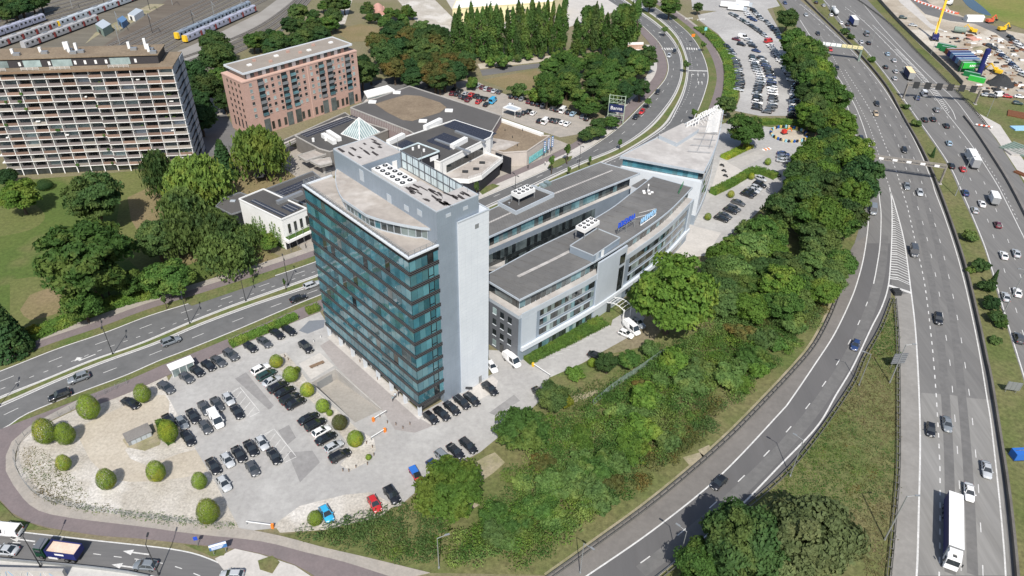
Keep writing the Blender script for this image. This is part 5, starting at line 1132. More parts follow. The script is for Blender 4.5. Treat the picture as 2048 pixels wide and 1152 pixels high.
def crown_willow(seed, K=55, per=70, size=.10):
    r = np.random.default_rng(seed); C = []; N_ = []
    for k in range(K):
        d = dirs(1, r)[0]; d[2] = abs(d[2]); c = d * r.uniform(.55, .9) * np.array([1, 1, .75]); L = r.uniform(.5, 1.15) * (.45 + .55 * np.hypot(c[0], c[1])); m = per
        t = r.random(m); sp = .13 + .07 * t
        p = c + np.stack([r.normal(size=m) * sp + c[0] * .10 * t, r.normal(size=m) * sp + c[1] * .10 * t, .10 * np.sin(t * 3) - L * t], 1); C.append(p); N_.append(np.stack([p[:, 0], p[:, 1], np.full(m, .35)], 1))
        d = dirs(28, r); d[:, 2] = np.abs(d[:, 2]); C.append(c + d * .2); N_.append(d)
    d = dirs(600, r); C.append(d * r.uniform(.2, .6, (600, 1))); N_.append(d)
    C = np.concatenate(C); N_ = np.concatenate(N_); return leaves(C, N_, np.full(len(C), size), r, .5, .45)
def crown_poplar(seed, n=4200, size=.030):
    r = np.random.default_rng(seed); t = r.random(n) ** .85; prof = np.minimum(1, .45 + 2.2 * t) * (1 - t ** 3.2) ** .7
    K = 36; ca = r.uniform(0, 2 * np.pi, K); ct = r.random(K); j = r.integers(0, K, n)
    a = ca[j] + r.normal(size=n) * .45; tt = np.clip(ct[j] * .93 + r.normal(size=n) * .045 + .02, 0, 1); prof = np.minimum(1, .5 + 2.0 * tt) * (1 - tt ** 3) ** .7
    rr = .105 * prof * r.uniform(.35, 1.3, n); C = np.stack([np.cos(a) * rr, np.sin(a) * rr, tt], 1); N_ = np.stack([np.cos(a), np.sin(a), np.full(n, .5)], 1); return leaves(C, N_, np.full(n, size * .8), r, .5)
def crown_conifer(seed, n=4200):
    r = np.random.default_rng(seed); lv = 13; j = r.integers(0, lv, n); t = (j + r.random(n) * .55) / lv; a = np.round(r.random(n) * 9 + j * .37) / 9 * 2 * np.pi + r.normal(size=n) * .16
    R_ = (1 - t) ** .8 * .36 + .02; rr = R_ * r.random(n) ** .5; C = np.stack([np.cos(a) * rr, np.sin(a) * rr, .06 + t * .94 - rr * .28], 1); N_ = np.stack([np.cos(a), np.sin(a), np.full(n, 1.0)], 1); return leaves(C, N_, np.full(n, .035), r, .6)
def crown_egg(seed, n=9000, size=.036):
    r = np.random.default_rng(seed); d = dirs(n, r); k = 1 + .05 * np.sin(d[:, 0] * 7 + seed) * np.cos(d[:, 1] * 6); rad = r.uniform(.86, 1.0, n) * k
    C = d * rad[:, None]; C[:, 2] = np.where(C[:, 2] > 0, C[:, 2] * 1.08, C[:, 2] * .85); C[:, :2] *= (1 - .10 * np.maximum(C[:, 2:3], 0)); return leaves(C, d, np.full(n, size), r, .8)
PR = {}
def proto(key, V, Q, m): PR[key] = np_mesh('crown_' + key, V, Q, [m])
for s in range(4): proto('broad%d' % s, *crown_broad(11 + s, K=56 + 8 * s), 'leaf_mid')
for s in range(2): proto('shrub%d' % s, *crown_broad(31 + s, K=26, per=90, size=.14, low=-.3, squash=.8, shell=.5), 'leaf_mid')
for s in range(3): proto('willow%d' % s, *crown_willow(51 + s), 'leaf_willow')
for s in range(4): proto('poplar%d' % s, *crown_poplar(71 + s), 'leaf_poplar')
proto('conifer0', *crown_conifer(81), 'leaf_deep'); proto('conifer1', *crown_conifer(82), 'leaf_deep')
for s in range(2): proto('egg%d' % s, *crown_egg(91 + s), 'leaf_topiary')
proto('young0', *crown_broad(95, K=16, per=40, size=.17, shell=.3), 'leaf_mid')
def trunk_mesh(key, h, r0, limbs, seed, spread=.5):
    rr = random.Random(seed); mb = MB(); p = Vector((0, 0, 0)); n = 4
    for k in range(n):
        q = Vector((rr.uniform(-.05, .05) * h, rr.uniform(-.05, .05) * h, h * (k + 1) / n)); mb.tube(p, q, r0 * (1 - k / n * .45), r0 * (1 - (k + 1) / n * .45), 7, cap=False); p = q
    for k in range(limbs):
        a = k / limbs * 6.28 + rr.uniform(-.3, .3); s = Vector((0, 0, h * rr.uniform(.55, .98))); e = s + Vector((math.cos(a) * spread, math.sin(a) * spread, spread * rr.uniform(.5, 1.1))); mb.tube(s, e, r0 * .42, r0 * .12, 5, cap=False)
    PR[key] = mb.mesh('trunk_' + key, 'bark', True)
trunk_mesh('t_broad', .9, .075, 6, 1, .55); trunk_mesh('t_poplar', .82, .012, 5, 2, .06); trunk_mesh('t_conifer', .92, .016, 0, 3); trunk_mesh('t_young', 1.2, .05, 4, 4, .4); trunk_mesh('t_shrub', .5, .05, 5, 5, .4)
def put_crown(name, key, t, loc, sc, rz, m):
    o = obj(name, PR[key], t, loc, rz, sc); o.material_slots[0].link = 'OBJECT'; o.material_slots[0].material = M[m]; return o
TN = [0]
def plant(u, v, wpx, kind, m, label, name=None, ratio=1.15, cat=None, group=None):
    """u, v: middle of the crown as surveyed; wpx: its width there"""
    TN[0] += 1; k = TN[0]; r = random.Random(k * 7 + 1); h = 8.0; 
    for _ in range(4):
        hc = h * (.55 if kind not in ('poplar', 'egg', 'shrub') else .5); p = at(u, v, hc); dep = (p - Vector((0, 0, CAM_H))).dot(FW); w_ = wpx * dep / F_PX; h = ratio * w_
    p.z = 0; return plant_at(p, w_, h, kind, m, label, name, cat, group, r)
def plant_at(p, w_, h, kind, m, label, name=None, cat=None, group=None, r=random):
    rz = r.uniform(0, 6.28)
    if kind == 'broad':
        t = thing(name or 'leafy_tree', label, cat or 'tree', p, rz, group); R_ = w_ / 2 * 1.04; ch = h * .82
        put_crown('crown', 'broad%d' % r.randint(0, 3), t, (0, 0, h - ch * .5), (R_, R_ * r.uniform(.9, 1.1), ch * .60), 0, m); obj('trunk', PR['t_broad'], t, (0, 0, 0), 0, (h * .55,) * 3)
    elif kind == 'willow':
        t = thing(name or 'willow_tree', label, cat or 'tree', p, rz, group); put_crown('crown', 'willow%d' % r.randint(0, 2), t, (0, 0, h * .55), (w_ / 2, w_ / 2, h * .56), 0, m); obj('trunk', PR['t_broad'], t, (0, 0, 0), 0, (h * .6,) * 3)
    elif kind == 'poplar':
        t = thing(name or 'poplar_tree', label, cat or 'tree', p, rz, group); sx = w_ / .2; put_crown('crown', 'poplar%d' % r.randint(0, 3), t, (0, 0, h * .06), (sx, sx, h * .94), 0, m); obj('trunk', PR['t_poplar'], t, (0, 0, 0), 0, (h,) * 3)
    elif kind == 'conifer':
        t = thing(name or 'conifer_tree', label, cat or 'tree', p, rz, group); sx = w_ / .72; put_crown('crown', 'conifer%d' % r.randint(0, 1), t, (0, 0, 0), (sx, sx, h), 0, m); obj('trunk', PR['t_conifer'], t, (0, 0, 0), 0, (h,) * 3)
    elif kind == 'egg':
        t = thing(name or 'topiary_bush', label, cat or 'bush', p, rz, group); put_crown('foliage', 'egg%d' % r.randint(0, 1), t, (0, 0, h * .46), (w_ / 2, w_ / 2, h * .5), 0, m); obj('stem', PR['t_shrub'], t, (0, 0, 0), 0, (w_ * .4,) * 3)
    elif kind == 'young':
        t = thing(name or 'young_tree', label, cat or 'tree', p, rz, group); put_crown('crown', 'young0', t, (0, 0, h * .66), (w_ / 2, w_ / 2, h * .36), 0, m); obj('trunk', PR['t_young'], t, (0, 0, 0), 0, (h * .55,) * 3)
    else:
        t = thing(name or 'shrub', label, cat or 'shrub', p, rz, group); put_crown('foliage', 'shrub%d' % r.randint(0, 1), t, (0, 0, h * .42), (w_ / 2 * 1.15, w_ / 2 * 1.15, h * .62), 0, m); obj('stem', PR['t_shrub'], t, (0, 0, 0), 0, (h * .5,) * 3)
    return t
def hedge(px, width, h, m, label, dens=26, size=.20, name='hedge', group=None, world=None):
    P = smooth_path(world or ats(px), 2.0); P, L = resample(P, .5); r = np.random.default_rng(int(L * 100)); n = int(L * (width + 2 * h) * dens)
    pts = np.array([(p.x, p.y) for p in P]); i = r.integers(0, max(1, len(pts) - 1), n); tt = r.random(n)[:, None]; j = np.minimum(i + 1, len(pts) - 1); c = pts[i] * (1 - tt) + pts[j] * tt
    d = pts[j] - pts[i]; d /= np.linalg.norm(d, axis=1, keepdims=True) + 1e-9; q = np.stack([-d[:, 1], d[:, 0]], 1)
    s = r.random(n) * (width + 2 * h); side = np.where(s < h, -1, np.where(s > h + width, 1, 0)); off = np.where(side == 0, s - h - width / 2, side * width / 2); z = np.where(side == 0, h, np.where(side < 0, s, s - h - width))
    wob = .10 * h * np.sin(c[:, 0] * 1.7) * np.cos(c[:, 1] * 1.3); C = np.stack([c[:, 0] + q[:, 0] * off, c[:, 1] + q[:, 1] * off, np.maximum(.03, z + wob + r.normal(size=n) * .07)], 1)
    N_ = np.where((side == 0)[:, None], np.array([0, 0, 1.0]), np.stack([q[:, 0] * side, q[:, 1] * side, np.full(n, .2)], 1)); V, Q = leaves(C, N_, np.full(n, size), r, .6)
    o0 = P[0]; V = V - np.array([o0.x, o0.y, 0]); t = thing(name, label, 'hedge', (o0.x, o0.y, 0), 0, group)
    obj('foliage', np_mesh('foliage', V, Q, [m]), t); MB().wall([(p.x - o0.x, p.y - o0.y) for p in P[::2]], 0, h * .88, width * .86).build('inner_growth', m, t); return t

# ---- park
for u, v, w_, k, m, ra, lab in (
    (187, 400, 112, 'broad', 'leaf_dark', 1.15, 'dark round tree standing alone near the middle of the park lawn'),
    (172, 522, 185, 'broad', 'leaf_mid', .95, 'largest broad green tree in the park above the hedge'),
    (38, 392, 76, 'broad', 'leaf_bright', 1.0, 'bright green tree at the left edge below the apartment block'),
    (515, 302, 102, 'willow', 'leaf_willow_gold', 1.05, 'golden weeping willow beside the pink brick block'),
    (444, 312, 56, 'conifer', 'leaf_deep', 1.5, 'dark conifer between the apartment block and the golden willow'),
    (317, 345, 66, 'willow', 'leaf_dark', 1.5, 'dark slender weeping tree in front of the apartment balconies'),
    (392, 362, 118, 'willow', 'leaf_willow_gold', .95, 'wide yellow-green willow under the apartment gable'),
    (365, 418, 92, 'willow', 'leaf_willow', .95, 'willow second row, left of the charcoal annexe'),
    (312, 482, 80, 'broad', 'leaf_olive', 1.2, 'tall olive-dark tree left of the willow group by the boulevard'),
    (372, 468, 96, 'willow', 'leaf_willow', 1.0, 'tall willow behind the low boulevard willow'),
    (432, 462, 100, 'willow', 'leaf_willow', .95, 'willow in front of the charcoal annexe'),
    (452, 505, 104, 'willow', 'leaf_willow', .8, 'low spreading willow nearest to the boulevard'),
    (492, 478, 58, 'willow', 'leaf_willow', 1.1, 'small willow beside the white creeper wall'),
    (336, 560, 98, 'broad', 'leaf_mid', .75, 'wide clipped dome of dark leaves above the hedge corner'),
    (262, 566, 66, 'broad', 'leaf_mid', .95, 'round tree between the largest park tree and the clipped dome'),
    (212, 570, 50, 'broad', 'leaf_olive', 1.0, 'small olive tree at the foot of the largest park tree'),
    (165, 612, 76, 'broad', 'leaf_mid', 1.0, 'round tree rising from the hedge in front of the largest park tree'),
    (-6, 640, 90, 'conifer', 'leaf_deep', 1.7, 'dark spreading conifer cut by the left picture edge'),
    (44, 690, 40, 'shrub', 'leaf_dark', 1.0, 'dark shrub at the left end of the boulevard hedge'),
    (66, 660, 30, 'shrub', 'leaf_yellow', .9, 'small yellow shrub in the boulevard hedge'),
    (88, 369, 34, 'egg', 'leaf_deep', .6, 'small dark clipped mound at the foot of the apartment block'),
    (15, 355, 40, 'broad', 'leaf_deep', 1.0, 'deep green tree against the apartment ground floor at far left'),
    (537, 486, 32, 'broad', 'leaf_hedge', 1.4, 'fresh green tree at the corner of the white creeper building'),
    (1490, 262, 72, 'broad', 'leaf_mid', 1.0, 'round green tree beside the pointed end of the wedge building'),
    (1345, 592, 158, 'broad', 'leaf_bright', 1.1, 'big bright yellow-green chestnut by the curved wing entrance'),
    (1045, 862, 112, 'broad', 'leaf_mid', .85, 'dense green tree at the lower right edge of the office car park'),
    (1105, 795, 66, 'broad', 'leaf_olive', .9, 'thin brownish tree between the barrier and the thicket'),
    (1128, 800, 40, 'shrub', 'leaf_yellow', .9, 'yellow bush right of the thin brownish tree'),
    (898, 980, 140, 'broad', 'leaf_bright', .8, 'wide yellow-green tree at the bottom of the office car park'),
    (1215, 725, 46, 'broad', 'leaf_dark', 1.2, 'dark bushy tree beside the black car below the chestnut'),
    (1258, 720, 44, 'broad', 'leaf_mid', 1.0, 'round shrub tree just left below the chestnut'),
    (1184, 725, 20, 'egg', 'leaf_topiary', 1.0, 'small clipped ball on the strip beside the black car'),
    (1300, 695, 40, 'shrub', 'leaf_olive', .9, 'olive shrub at the foot of the chestnut'),
    (1150, 745, 36, 'shrub', 'leaf_hedge', .8, 'green shrub on the strip by the white barrier'),
    (1482, 1088, 170, 'broad', 'leaf_dark', 1.1, 'dark oak at the bottom between ramp and motorway'),
    (1405, 1135, 110, 'broad', 'leaf_mid', 1.0, 'green tree at the bottom edge left of the dark oak'),
    (1618, 1080, 190, 'broad', 'leaf_pale', 1.0, 'pale green round tree at the bottom right of the dark oak'),
    (1560, 1120, 150, 'broad', 'leaf_pale', .9, 'pale green tree cut by the bottom edge beside the ramp')):
    plant(u, v, w_, k, m, lab, ratio=ra)
for k, (u, v, w_, m) in enumerate(((385, 150, 62, 'leaf_deep'), (412, 178, 66, 'leaf_dark'), (436, 118, 66, 'leaf_dark'), (400, 238, 60, 'leaf_deep'), (428, 92, 62, 'leaf_dark'), (398, 205, 52, 'leaf_deep'), (440, 160, 50, 'leaf_mid'), (448, 205, 40, 'leaf_dark'))):
    plant(u, v, w_, 'broad', m, 'tree between the apartment gable and the pink brick block, %s counted from lower left' % nth(k + 1), group='trees behind the apartment gable')
def wood(px, n, mats, labf, group, w0=26, w1=46, seed=1, ratio=1.15, kind='broad', mind=12):
    r = random.Random(seed); P = px; xs = [p[0] for p in P]; ys = [p[1] for p in P]; out = []
    def inside(x, y):
        c = False; j = len(P) - 1
        for i in range(len(P)):
            if (P[i][1] > y) != (P[j][1] > y) and x < (P[j][0] - P[i][0]) * (y - P[i][1]) / (P[j][1] - P[i][1]) + P[i][0]: c = not c
            j = i
        return c
    tries = 0
    while len(out) < n and tries < 8000:
        tries += 1; x, y = r.uniform(min(xs), max(xs)), r.uniform(min(ys), max(ys))
        if inside(x, y) and all(math.hypot(x - a, (y - b) * 1.5) > mind for a, b in out): out.append((x, y))
    out.sort()
    for k, (x, y) in enumerate(out): plant(x, y, r.uniform(w0, w1), kind, r.choice(mats), labf(k + 1), ratio=ratio * r.uniform(.88, 1.15), group=group)
wood([(722, 100), (735, 82), (800, 62), (880, 62), (905, 110), (940, 120), (955, 155), (900, 165), (830, 160), (720, 150)], 44, ['leaf_deep', 'leaf_dark', 'leaf_dark', 'leaf_olive', 'leaf_rust'], lambda k: 'tree in the wood behind the pink brick block, %s from the left' % nth(k), 'wood behind the pink brick block', 34, 56, 3, mind=13)
wood([(1085, 150), (1110, 112), (1180, 108), (1290, 110), (1300, 140), (1285, 185), (1230, 205), (1200, 232), (1130, 205), (1085, 190)], 44, ['leaf_mid', 'leaf_dark', 'leaf_mid', 'leaf_deep', 'leaf_poplar'], lambda k: 'tree in the wood between mall car park and boulevard, %s from the left' % nth(k), 'wood beside the mall car park', 28, 50, 4, mind=12)
wood([(1165, 270), (1180, 250), (1225, 240), (1230, 252), (1195, 268), (1170, 282)], 6, ['leaf_olive', 'leaf_dark', 'leaf_mid'], lambda k: 'low tree below the navy billboard, %s from the left' % nth(k), 'trees below the billboard', 24, 38, 5, ratio=.8)
wood([(500, 85), (560, 60), (590, 30), (640, 10), (700, 0), (690, 30), (660, 55), (640, 80), (560, 100), (510, 110)], 26, ['leaf_deep', 'leaf_dark', 'leaf_mid', 'leaf_olive'], lambda k: 'tree beside the railway curve at the top, %s from the left' % nth(k), 'trees along the railway curve', 24, 42, 6, mind=13)
wood([(720, 10), (760, 35), (800, 10), (830, 30), (810, 55), (745, 45)], 12, ['leaf_mid', 'leaf_dark', 'leaf_poplar'], lambda k: 'small tree around the pink barn, %s from the left' % nth(k), 'trees around the pink barn', 16, 28, 7, mind=12)
wood([(-20, 10), (60, -10), (110, -15), (60, 14), (10, 32)], 9, ['leaf_deep', 'leaf_dark'], lambda k: 'dark tree in the top left corner above the trains, %s from the left' % nth(k), 'trees in the top left corner', 30, 44, 8)
wood([(1585, 85), (1610, 70), (1640, 110), (1660, 160), (1680, 210), (1690, 260), (1650, 262), (1610, 235), (1605, 170), (1590, 120)], 26, ['leaf_mid', 'leaf_mid', 'leaf_dark', 'leaf_olive', 'leaf_bright'], lambda k: 'tree between the far car park and the motorway, %s from the left' % nth(k), 'trees between far car park and motorway', 40, 62, 9, mind=17)
wood([(1640, 280), (1700, 285), (1728, 350), (1722, 420), (1680, 470), (1600, 440), (1560, 470), (1540, 430), (1590, 350)], 24, ['leaf_dark', 'leaf_dark', 'leaf_mid', 'leaf_bright', 'leaf_deep', 'leaf_mid'], lambda k: 'large tree beside the motorway right of the wedge building, %s from the left' % nth(k), 'large trees along the motorway bank', 56, 92, 10, mind=24)
wood([(1420, 530), (1500, 450), (1560, 470), (1680, 480), (1690, 520), (1640, 600), (1560, 640), (1480, 620), (1430, 600)], 30, ['leaf_mid', 'leaf_mid', 'leaf_dark', 'leaf_olive', 'leaf_thicket', 'leaf_bright', 'leaf_willow'], lambda k: 'bushy tree on the bank between chestnut and exit ramp, %s from the left' % nth(k), 'bushy trees on the ramp bank', 54, 86, 11, ratio=.85, mind=24)
for k, (u, v, w_, m) in enumerate(((1575, 40, 44, 'leaf_dark'), (1340, 14, 40, 'leaf_mid'), (1396, 16, 22, 'leaf_dark'), (1300, 6, 30, 'leaf_mid'), (1452, 212, 44, 'leaf_olive'), (1180, 30, 40, 'leaf_mid'), (1250, 30, 44, 'leaf_mid'), (1262, 60, 36, 'leaf_poplar'))):
    plant(u, v, w_, 'broad', m, ('single tree beside the motorway above the red van', 'tree left of the far car park at the top edge', 'small round tree by the white gate of the far car park', 'tree at the top edge above the boulevard bend', 'olive bushes at the lower left corner of the far car park', 'leafy tree among the poplars left of the boulevard bend', 'tall leafy tree right end of the poplars', 'tree beside the roadside billboard')[k])
rp = random.Random(12)
for k in range(22):
    u = 912 + k * 10.1 + rp.uniform(-3, 3); p = at(u, 124 - k * .6 + rp.uniform(-6, 6)); plant_at(p, rp.uniform(3.0, 4.2), rp.uniform(23, 30), 'poplar', rp.choice(['leaf_poplar', 'leaf_poplar', 'leaf_mid', 'leaf_dark']), 'tall poplar in the long row behind the mall, %s from the left' % nth(k + 1), group='poplar row', r=rp)
for k in range(11):
    u = 1150 + k * 11.6 + rp.uniform(-3, 3); p = at(u, 112 - k * 1.0 + rp.uniform(-10, 6)); plant_at(p, rp.uniform(3.4, 4.8), rp.uniform(19, 28), 'poplar', rp.choice(['leaf_poplar', 'leaf_mid', 'leaf_olive']), 'tall poplar in the clump beside the boulevard bend, %s from the left' % nth(k + 1), group='poplar clump', r=rp)
for k, (u, v, w_) in enumerate(((982, 122, 22), (1005, 118, 34), (1035, 115, 18), (1058, 112, 16), (945, 165, 26), (1035, 178, 34), (1070, 188, 36), (1110, 195, 36), (1090, 160, 40))):
    plant(u, v, w_, 'shrub', ['leaf_hedge', 'leaf_mid', 'leaf_olive'][k % 3], 'shrub on the dry verge between poplars and mall car park, %s from the left' % nth(k + 1), group='verge shrubs behind the mall')
# ---- clipped topiary
for k, (u, v, w_) in enumerate(((88, 862, 45), (129, 867, 39), (176, 814, 43), (284, 786, 33), (126, 925, 29), (211, 958, 38), (311, 942, 38), (335, 862, 40), (398, 961, 31), (415, 1022, 46))):
    plant(u, v, w_, 'egg', 'leaf_topiary', 'egg-shaped clipped bush on the pale gravel corner, %s from the left' % ['first', 'third', 'fourth', 'sixth', 'second', 'fifth', 'seventh', 'eighth', 'ninth', 'tenth'][k], ratio=1.45, group='egg bushes on the gravel')
for k, (u, v, w_) in enumerate(((552, 722, 28), (581, 748, 33), (614, 779, 30), (645, 811, 29), (679, 844, 33), (710, 877, 35))):
    plant(u, v, w_, 'egg', 'leaf_rust' if k == 4 else 'leaf_topiary', 'brownish round clipped bush, fifth in the gravel island row' if k == 4 else 'round green clipped bush on the gravel island by the ramp, %s from the top' % nth(k + 1), ratio=1.1, group='round bushes on the gravel island')
for u, v, w_, lab in ((594, 739, 14, 'tiny bush beside the second round bush of the gravel island'), (659, 825, 14, 'tiny bush beside the fourth round bush of the gravel island'), (737, 914, 13, 'tiny bush alone at the tip of the gravel island'), (630, 1036, 32, 'yellowish round bush beside the bright blue car'), (1416, 433, 15, 'small clipped bush in front of the wedge building prow'), (1462, 388, 15, 'small clipped bush at the middle of the rear car row'), (1503, 352, 14, 'small clipped bush at the bend of the long hedge'), (1536, 323, 14, 'small clipped bush beside the rear garage ramp')):
    plant(u, v, w_, 'egg', 'leaf_topiary', lab, ratio=1.1)
# ---- street and verge saplings
for k, (u, v, w_, h) in enumerate(((1136, 301, 16, 9), (1104, 323, 14, 8), (954, 375, 12, 8), (1240, 286, 12, 5), (1180, 320, 9, 5), (1138, 340, 9, 4.5), (503, 545, 13, 5), (366, 588, 11, 4.5), (328, 600, 12, 5), (568, 565, 7, 4.5), (1388, 226, 14, 6), (1372, 130, 18, 7), (1406, 90, 14, 6), (1296, 204, 20, 5), (1330, 60, 16, 6))):
    p = at(u, v, h * .6); dep = (p - Vector((0, 0, CAM_H))).dot(FW); p.z = 0; plant_at(p, w_ * dep / F_PX, h, 'young', ['leaf_mid', 'leaf_poplar', 'leaf_olive'][k % 3], 'young roadside tree along the boulevard, %s' % ('fourth from the mall banners', 'nearest to the mall banners', 'nearest behind the glass tower roof', 'in the median before the wedge roof', 'in the median above the rear wing', 'small in the median behind the rear wing', 'nearest to the low boulevard willow', 'right of the clipped dome', 'below the clipped dome', 'bare and thin beside the tower glass', 'beside the wedge tip lettering', 'left of the far car park bank', 'beside the orange sign', 'bushy beside the parked red car', 'at the bend above the crossing')[k], group='young roadside trees', r=random.Random(k))
# ---- hedges
hedge([(8, 696), (106, 658), (196, 621), (286, 594), (326, 588)], 4.6, 1.6, 'leaf_hedge', 'long broad green hedge between the park and the boulevard pavement', 12, .28)
hedge([(462, 693), (500, 676), (545, 658), (578, 643), (596, 634)], 2.2, 1.5, 'leaf_hedge', 'bright hedge behind the top row of black cars', 24)
hedge([(614, 627), (640, 617)], 2.2, 1.5, 'leaf_hedge', 'short hedge stub at the back corner of the glass tower', 24)
hedge([(1424, 389), (1460, 372), (1508, 345), (1530, 350), (1552, 359)], 2.6, 2.2, 'leaf_hedge', 'bent clipped hedge beside the wedge building terrace', 24)
hedge([(1447, 318), (1475, 305), (1500, 293)], 3.4, 1.3, 'leaf_topiary', 'low yellow-green hedge above the rear garage ramp', 18)
hedge([(1520, 246), (1560, 246), (1600, 250), (1640, 264)], 5.0, 1.2, 'leaf_hedge', 'curved green hedge bank above the ring of coloured barrels', 12, .26)
hedge([(1398, 56), (1425, 76), (1452, 110), (1462, 140), (1462, 180), (1456, 208)], 7.0, .9, 'leaf_hedge', 'tall green bank hedge along the left side of the far car park', 9, .30)
hedge([(1050, 722), (1100, 697), (1150, 673), (1208, 643)], 4.2, 1.1, 'leaf_hedge', 'thick bright hedge along the front of the curved wing', 18, .22)
hedge([(1262, 596), (1300, 566), (1332, 540), (1352, 522)], 4.6, 1.2, 'leaf_hedge', 'bright hedge between the entrance canopy and the wing far end', 16, .22)
hedge([(318, 845), (330, 870), (345, 892)], 1.4, 1.2, 'leaf_hedge', 'short hedge stub through the eighth egg bush', 24)
# ---- motorway median planting
for k, (u, v, w_, m, ra) in enumerate(((1940, 470, 32, 'leaf_olive', .8), (1962, 530, 34, 'leaf_dark', .9), (1976, 570, 34, 'leaf_dark', .9), (1985, 605, 34, 'leaf_deep', .9), (1994, 632, 34, 'leaf_dark', .9), (2004, 645, 26, 'leaf_mid', .9), (1940, 540, 18, 'leaf_mid', .9), (1992, 680, 24, 'leaf_olive', .7), (1812, 212, 16, 'leaf_olive', .8), (1833, 245, 20, 'leaf_olive', .8), (1744, 118, 16, 'leaf_mid', .9), (1690, 62, 18, 'leaf_dark', .8), (1702, 72, 16, 'leaf_dark', .8))):
    plant(u, v, w_, 'shrub', m, 'shrub on the motorway median, %s counted from the bottom' % nth(8 - k if k < 8 else 21 - k), ratio=ra, group='median shrubs')
for k, (u, v, w_) in enumerate(((1990, 555, 17), (1868, 303, 9))): plant(u, v, w_, 'conifer', 'leaf_deep', ('leaning dark cypress in the motorway median hedge', 'single small cypress on the median above the sign gantry')[k], ratio=2.6)
# ---- the thicket on the bank (uncountable shrubs) and rough grass tufts
def pts_in(px, spacing, seed):
    P = [p.xy for p in ats(px)]; xs = [p.x for p in P]; ys = [p.y for p in P]; r = random.Random(seed); out = []
    y = min(ys)
    while y < max(ys):
        x = min(xs)
        while x < max(xs):
            a, b = x + r.uniform(-.5, .5) * spacing, y + r.uniform(-.5, .5) * spacing; c = False; j = len(P) - 1
            for i in range(len(P)):
                if (P[i].y > b) != (P[j].y > b) and a < (P[j].x - P[i].x) * (b - P[i].y) / (P[j].y - P[i].y) + P[i].x: c = not c
                j = i
            if c: out.append((a, b))
            x += spacing
        y += spacing
    return out
def thicket(name, label, px, spacing, mats, wts, h0, h1, per, size, seed, rad=1.25):
    r = np.random.default_rng(seed); pts = [p for p in pts_in(px, spacing, seed) if per < 100 or math.sin(p[0] * .37 + seed) * math.sin(p[1] * .41) < .72]; Vs = []; MI = []
    for (x, y) in pts:
        hh = h0 + (h1 - h0) * np.clip(.5 + .35 * math.sin(x * .21 + seed) * math.cos(y * .17) + r.normal() * .25, 0, 1); q = spacing * rad * r.uniform(.6, 1.15)
        nz = math.sin(x * .13 + 1.3 * math.sin(y * .09)) + math.cos(y * .16 - x * .05) + r.normal() * .55; k = int(np.searchsorted(np.cumsum(wts), .5 + .5 * np.tanh(nz * .9) * .98)); k = min(k, len(mats) - 1)
        d = dirs(per, r); d[:, 2] = np.abs(d[:, 2]); C = np.array([x, y, hh * .45]) + d * np.array([q, q, hh * .55]) * r.uniform(.55, 1.05, (per, 1)); V, Q = leaves(C, d, np.full(per, size), r, .5); Vs.append(V); MI.append(np.full(per, k))
    V = np.concatenate(Vs); Q = np.arange(len(V)).reshape(-1, 4); o = obj(name, np_mesh(name, V, Q, mats, np.concatenate(MI))); return tag(o, label, 'shrubs', kind='stuff')
TH = [(900, 1128), (925, 1060), (985, 1010), (1000, 960), (1060, 930), (1075, 860), (1130, 830), (1210, 800), (1290, 720), (1330, 700), (1420, 660), (1440, 610), (1500, 600), (1640, 590), (1648, 630), (1600, 690), (1550, 730), (1500, 770), (1430, 850), (1370, 910), (1300, 960), (1200, 1030), (1130, 1085), (1060, 1130), (980, 1140)]
thicket('bank_thicket', 'dense green and yellow thicket covering the bank beside the exit ramp', TH, 2.0, ['leaf_rust', 'leaf_olive', 'leaf_mid', 'leaf_thicket', 'leaf_bright', 'leaf_mid'], [.05, .12, .25, .33, .16, .09], .8, 4.0, 230, .19, 2)
wood([(940, 1100), (1000, 1010), (1090, 900), (1220, 820), (1340, 720), (1450, 650), (1590, 640), (1560, 700), (1480, 770), (1380, 870), (1260, 960), (1120, 1060), (1020, 1110)], 46, ['leaf_mid', 'leaf_thicket', 'leaf_thicket', 'leaf_olive', 'leaf_bright', 'leaf_thicket', 'leaf_rust', 'leaf_mid'], lambda k: 'bush rising out of the thicket on the ramp bank, %s from the left' % nth(k), 'bushes in the ramp bank thicket', 36, 72, 21, ratio=.72, kind='shrub', mind=30)
thicket('roadside_brush', 'brushwood along the fence below the blue and red cars', [(600, 1068), (640, 1052), (720, 1040), (790, 1020), (850, 1010), (900, 1040), (880, 1120), (800, 1120), (700, 1096)], 1.6, ['leaf_olive', 'leaf_mid', 'leaf_bright', 'leaf_yellow'], [.3, .3, .25, .15], .5, 1.6, 110, .20, 5)
thicket('fence_weeds', 'dry weeds along the fence of the gravel corner', [(75, 975), (140, 1005), (240, 1020), (360, 1036), (470, 1048), (468, 1056), (350, 1047), (235, 1031), (130, 1014), (70, 990)], .9, ['leaf_olive', 'leaf_hedge', 'leaf_rust'], [.4, .4, .2], .15, .5, 26, .13, 6)
thicket('gravel_weeds', 'dry weeds spreading over the left end of the gravel corner', [(42, 900), (75, 888), (115, 925), (180, 985), (170, 1012), (90, 990), (45, 945)], .55, ['straw', 'leaf_olive', 'leaf_rust'], [.5, .3, .2], .04, .2, 7, .13, 12)
thicket('triangle_grass', 'tufted rough grass between the exit ramp and the motorway', [(1788, 610), (1794, 671), (1796, 760), (1795, 930), (1788, 1032), (1776, 1151), (1730, 1151), (1700, 1050), (1600, 1000), (1540, 1000), (1560, 965), (1672, 820), (1720, 735), (1760, 662)], 1.1, ['straw', 'leaf_olive', 'leaf_rust', 'leaf_mid'], [.35, .3, .12, .23], .08, .45, 22, .16, 7, 1.1)
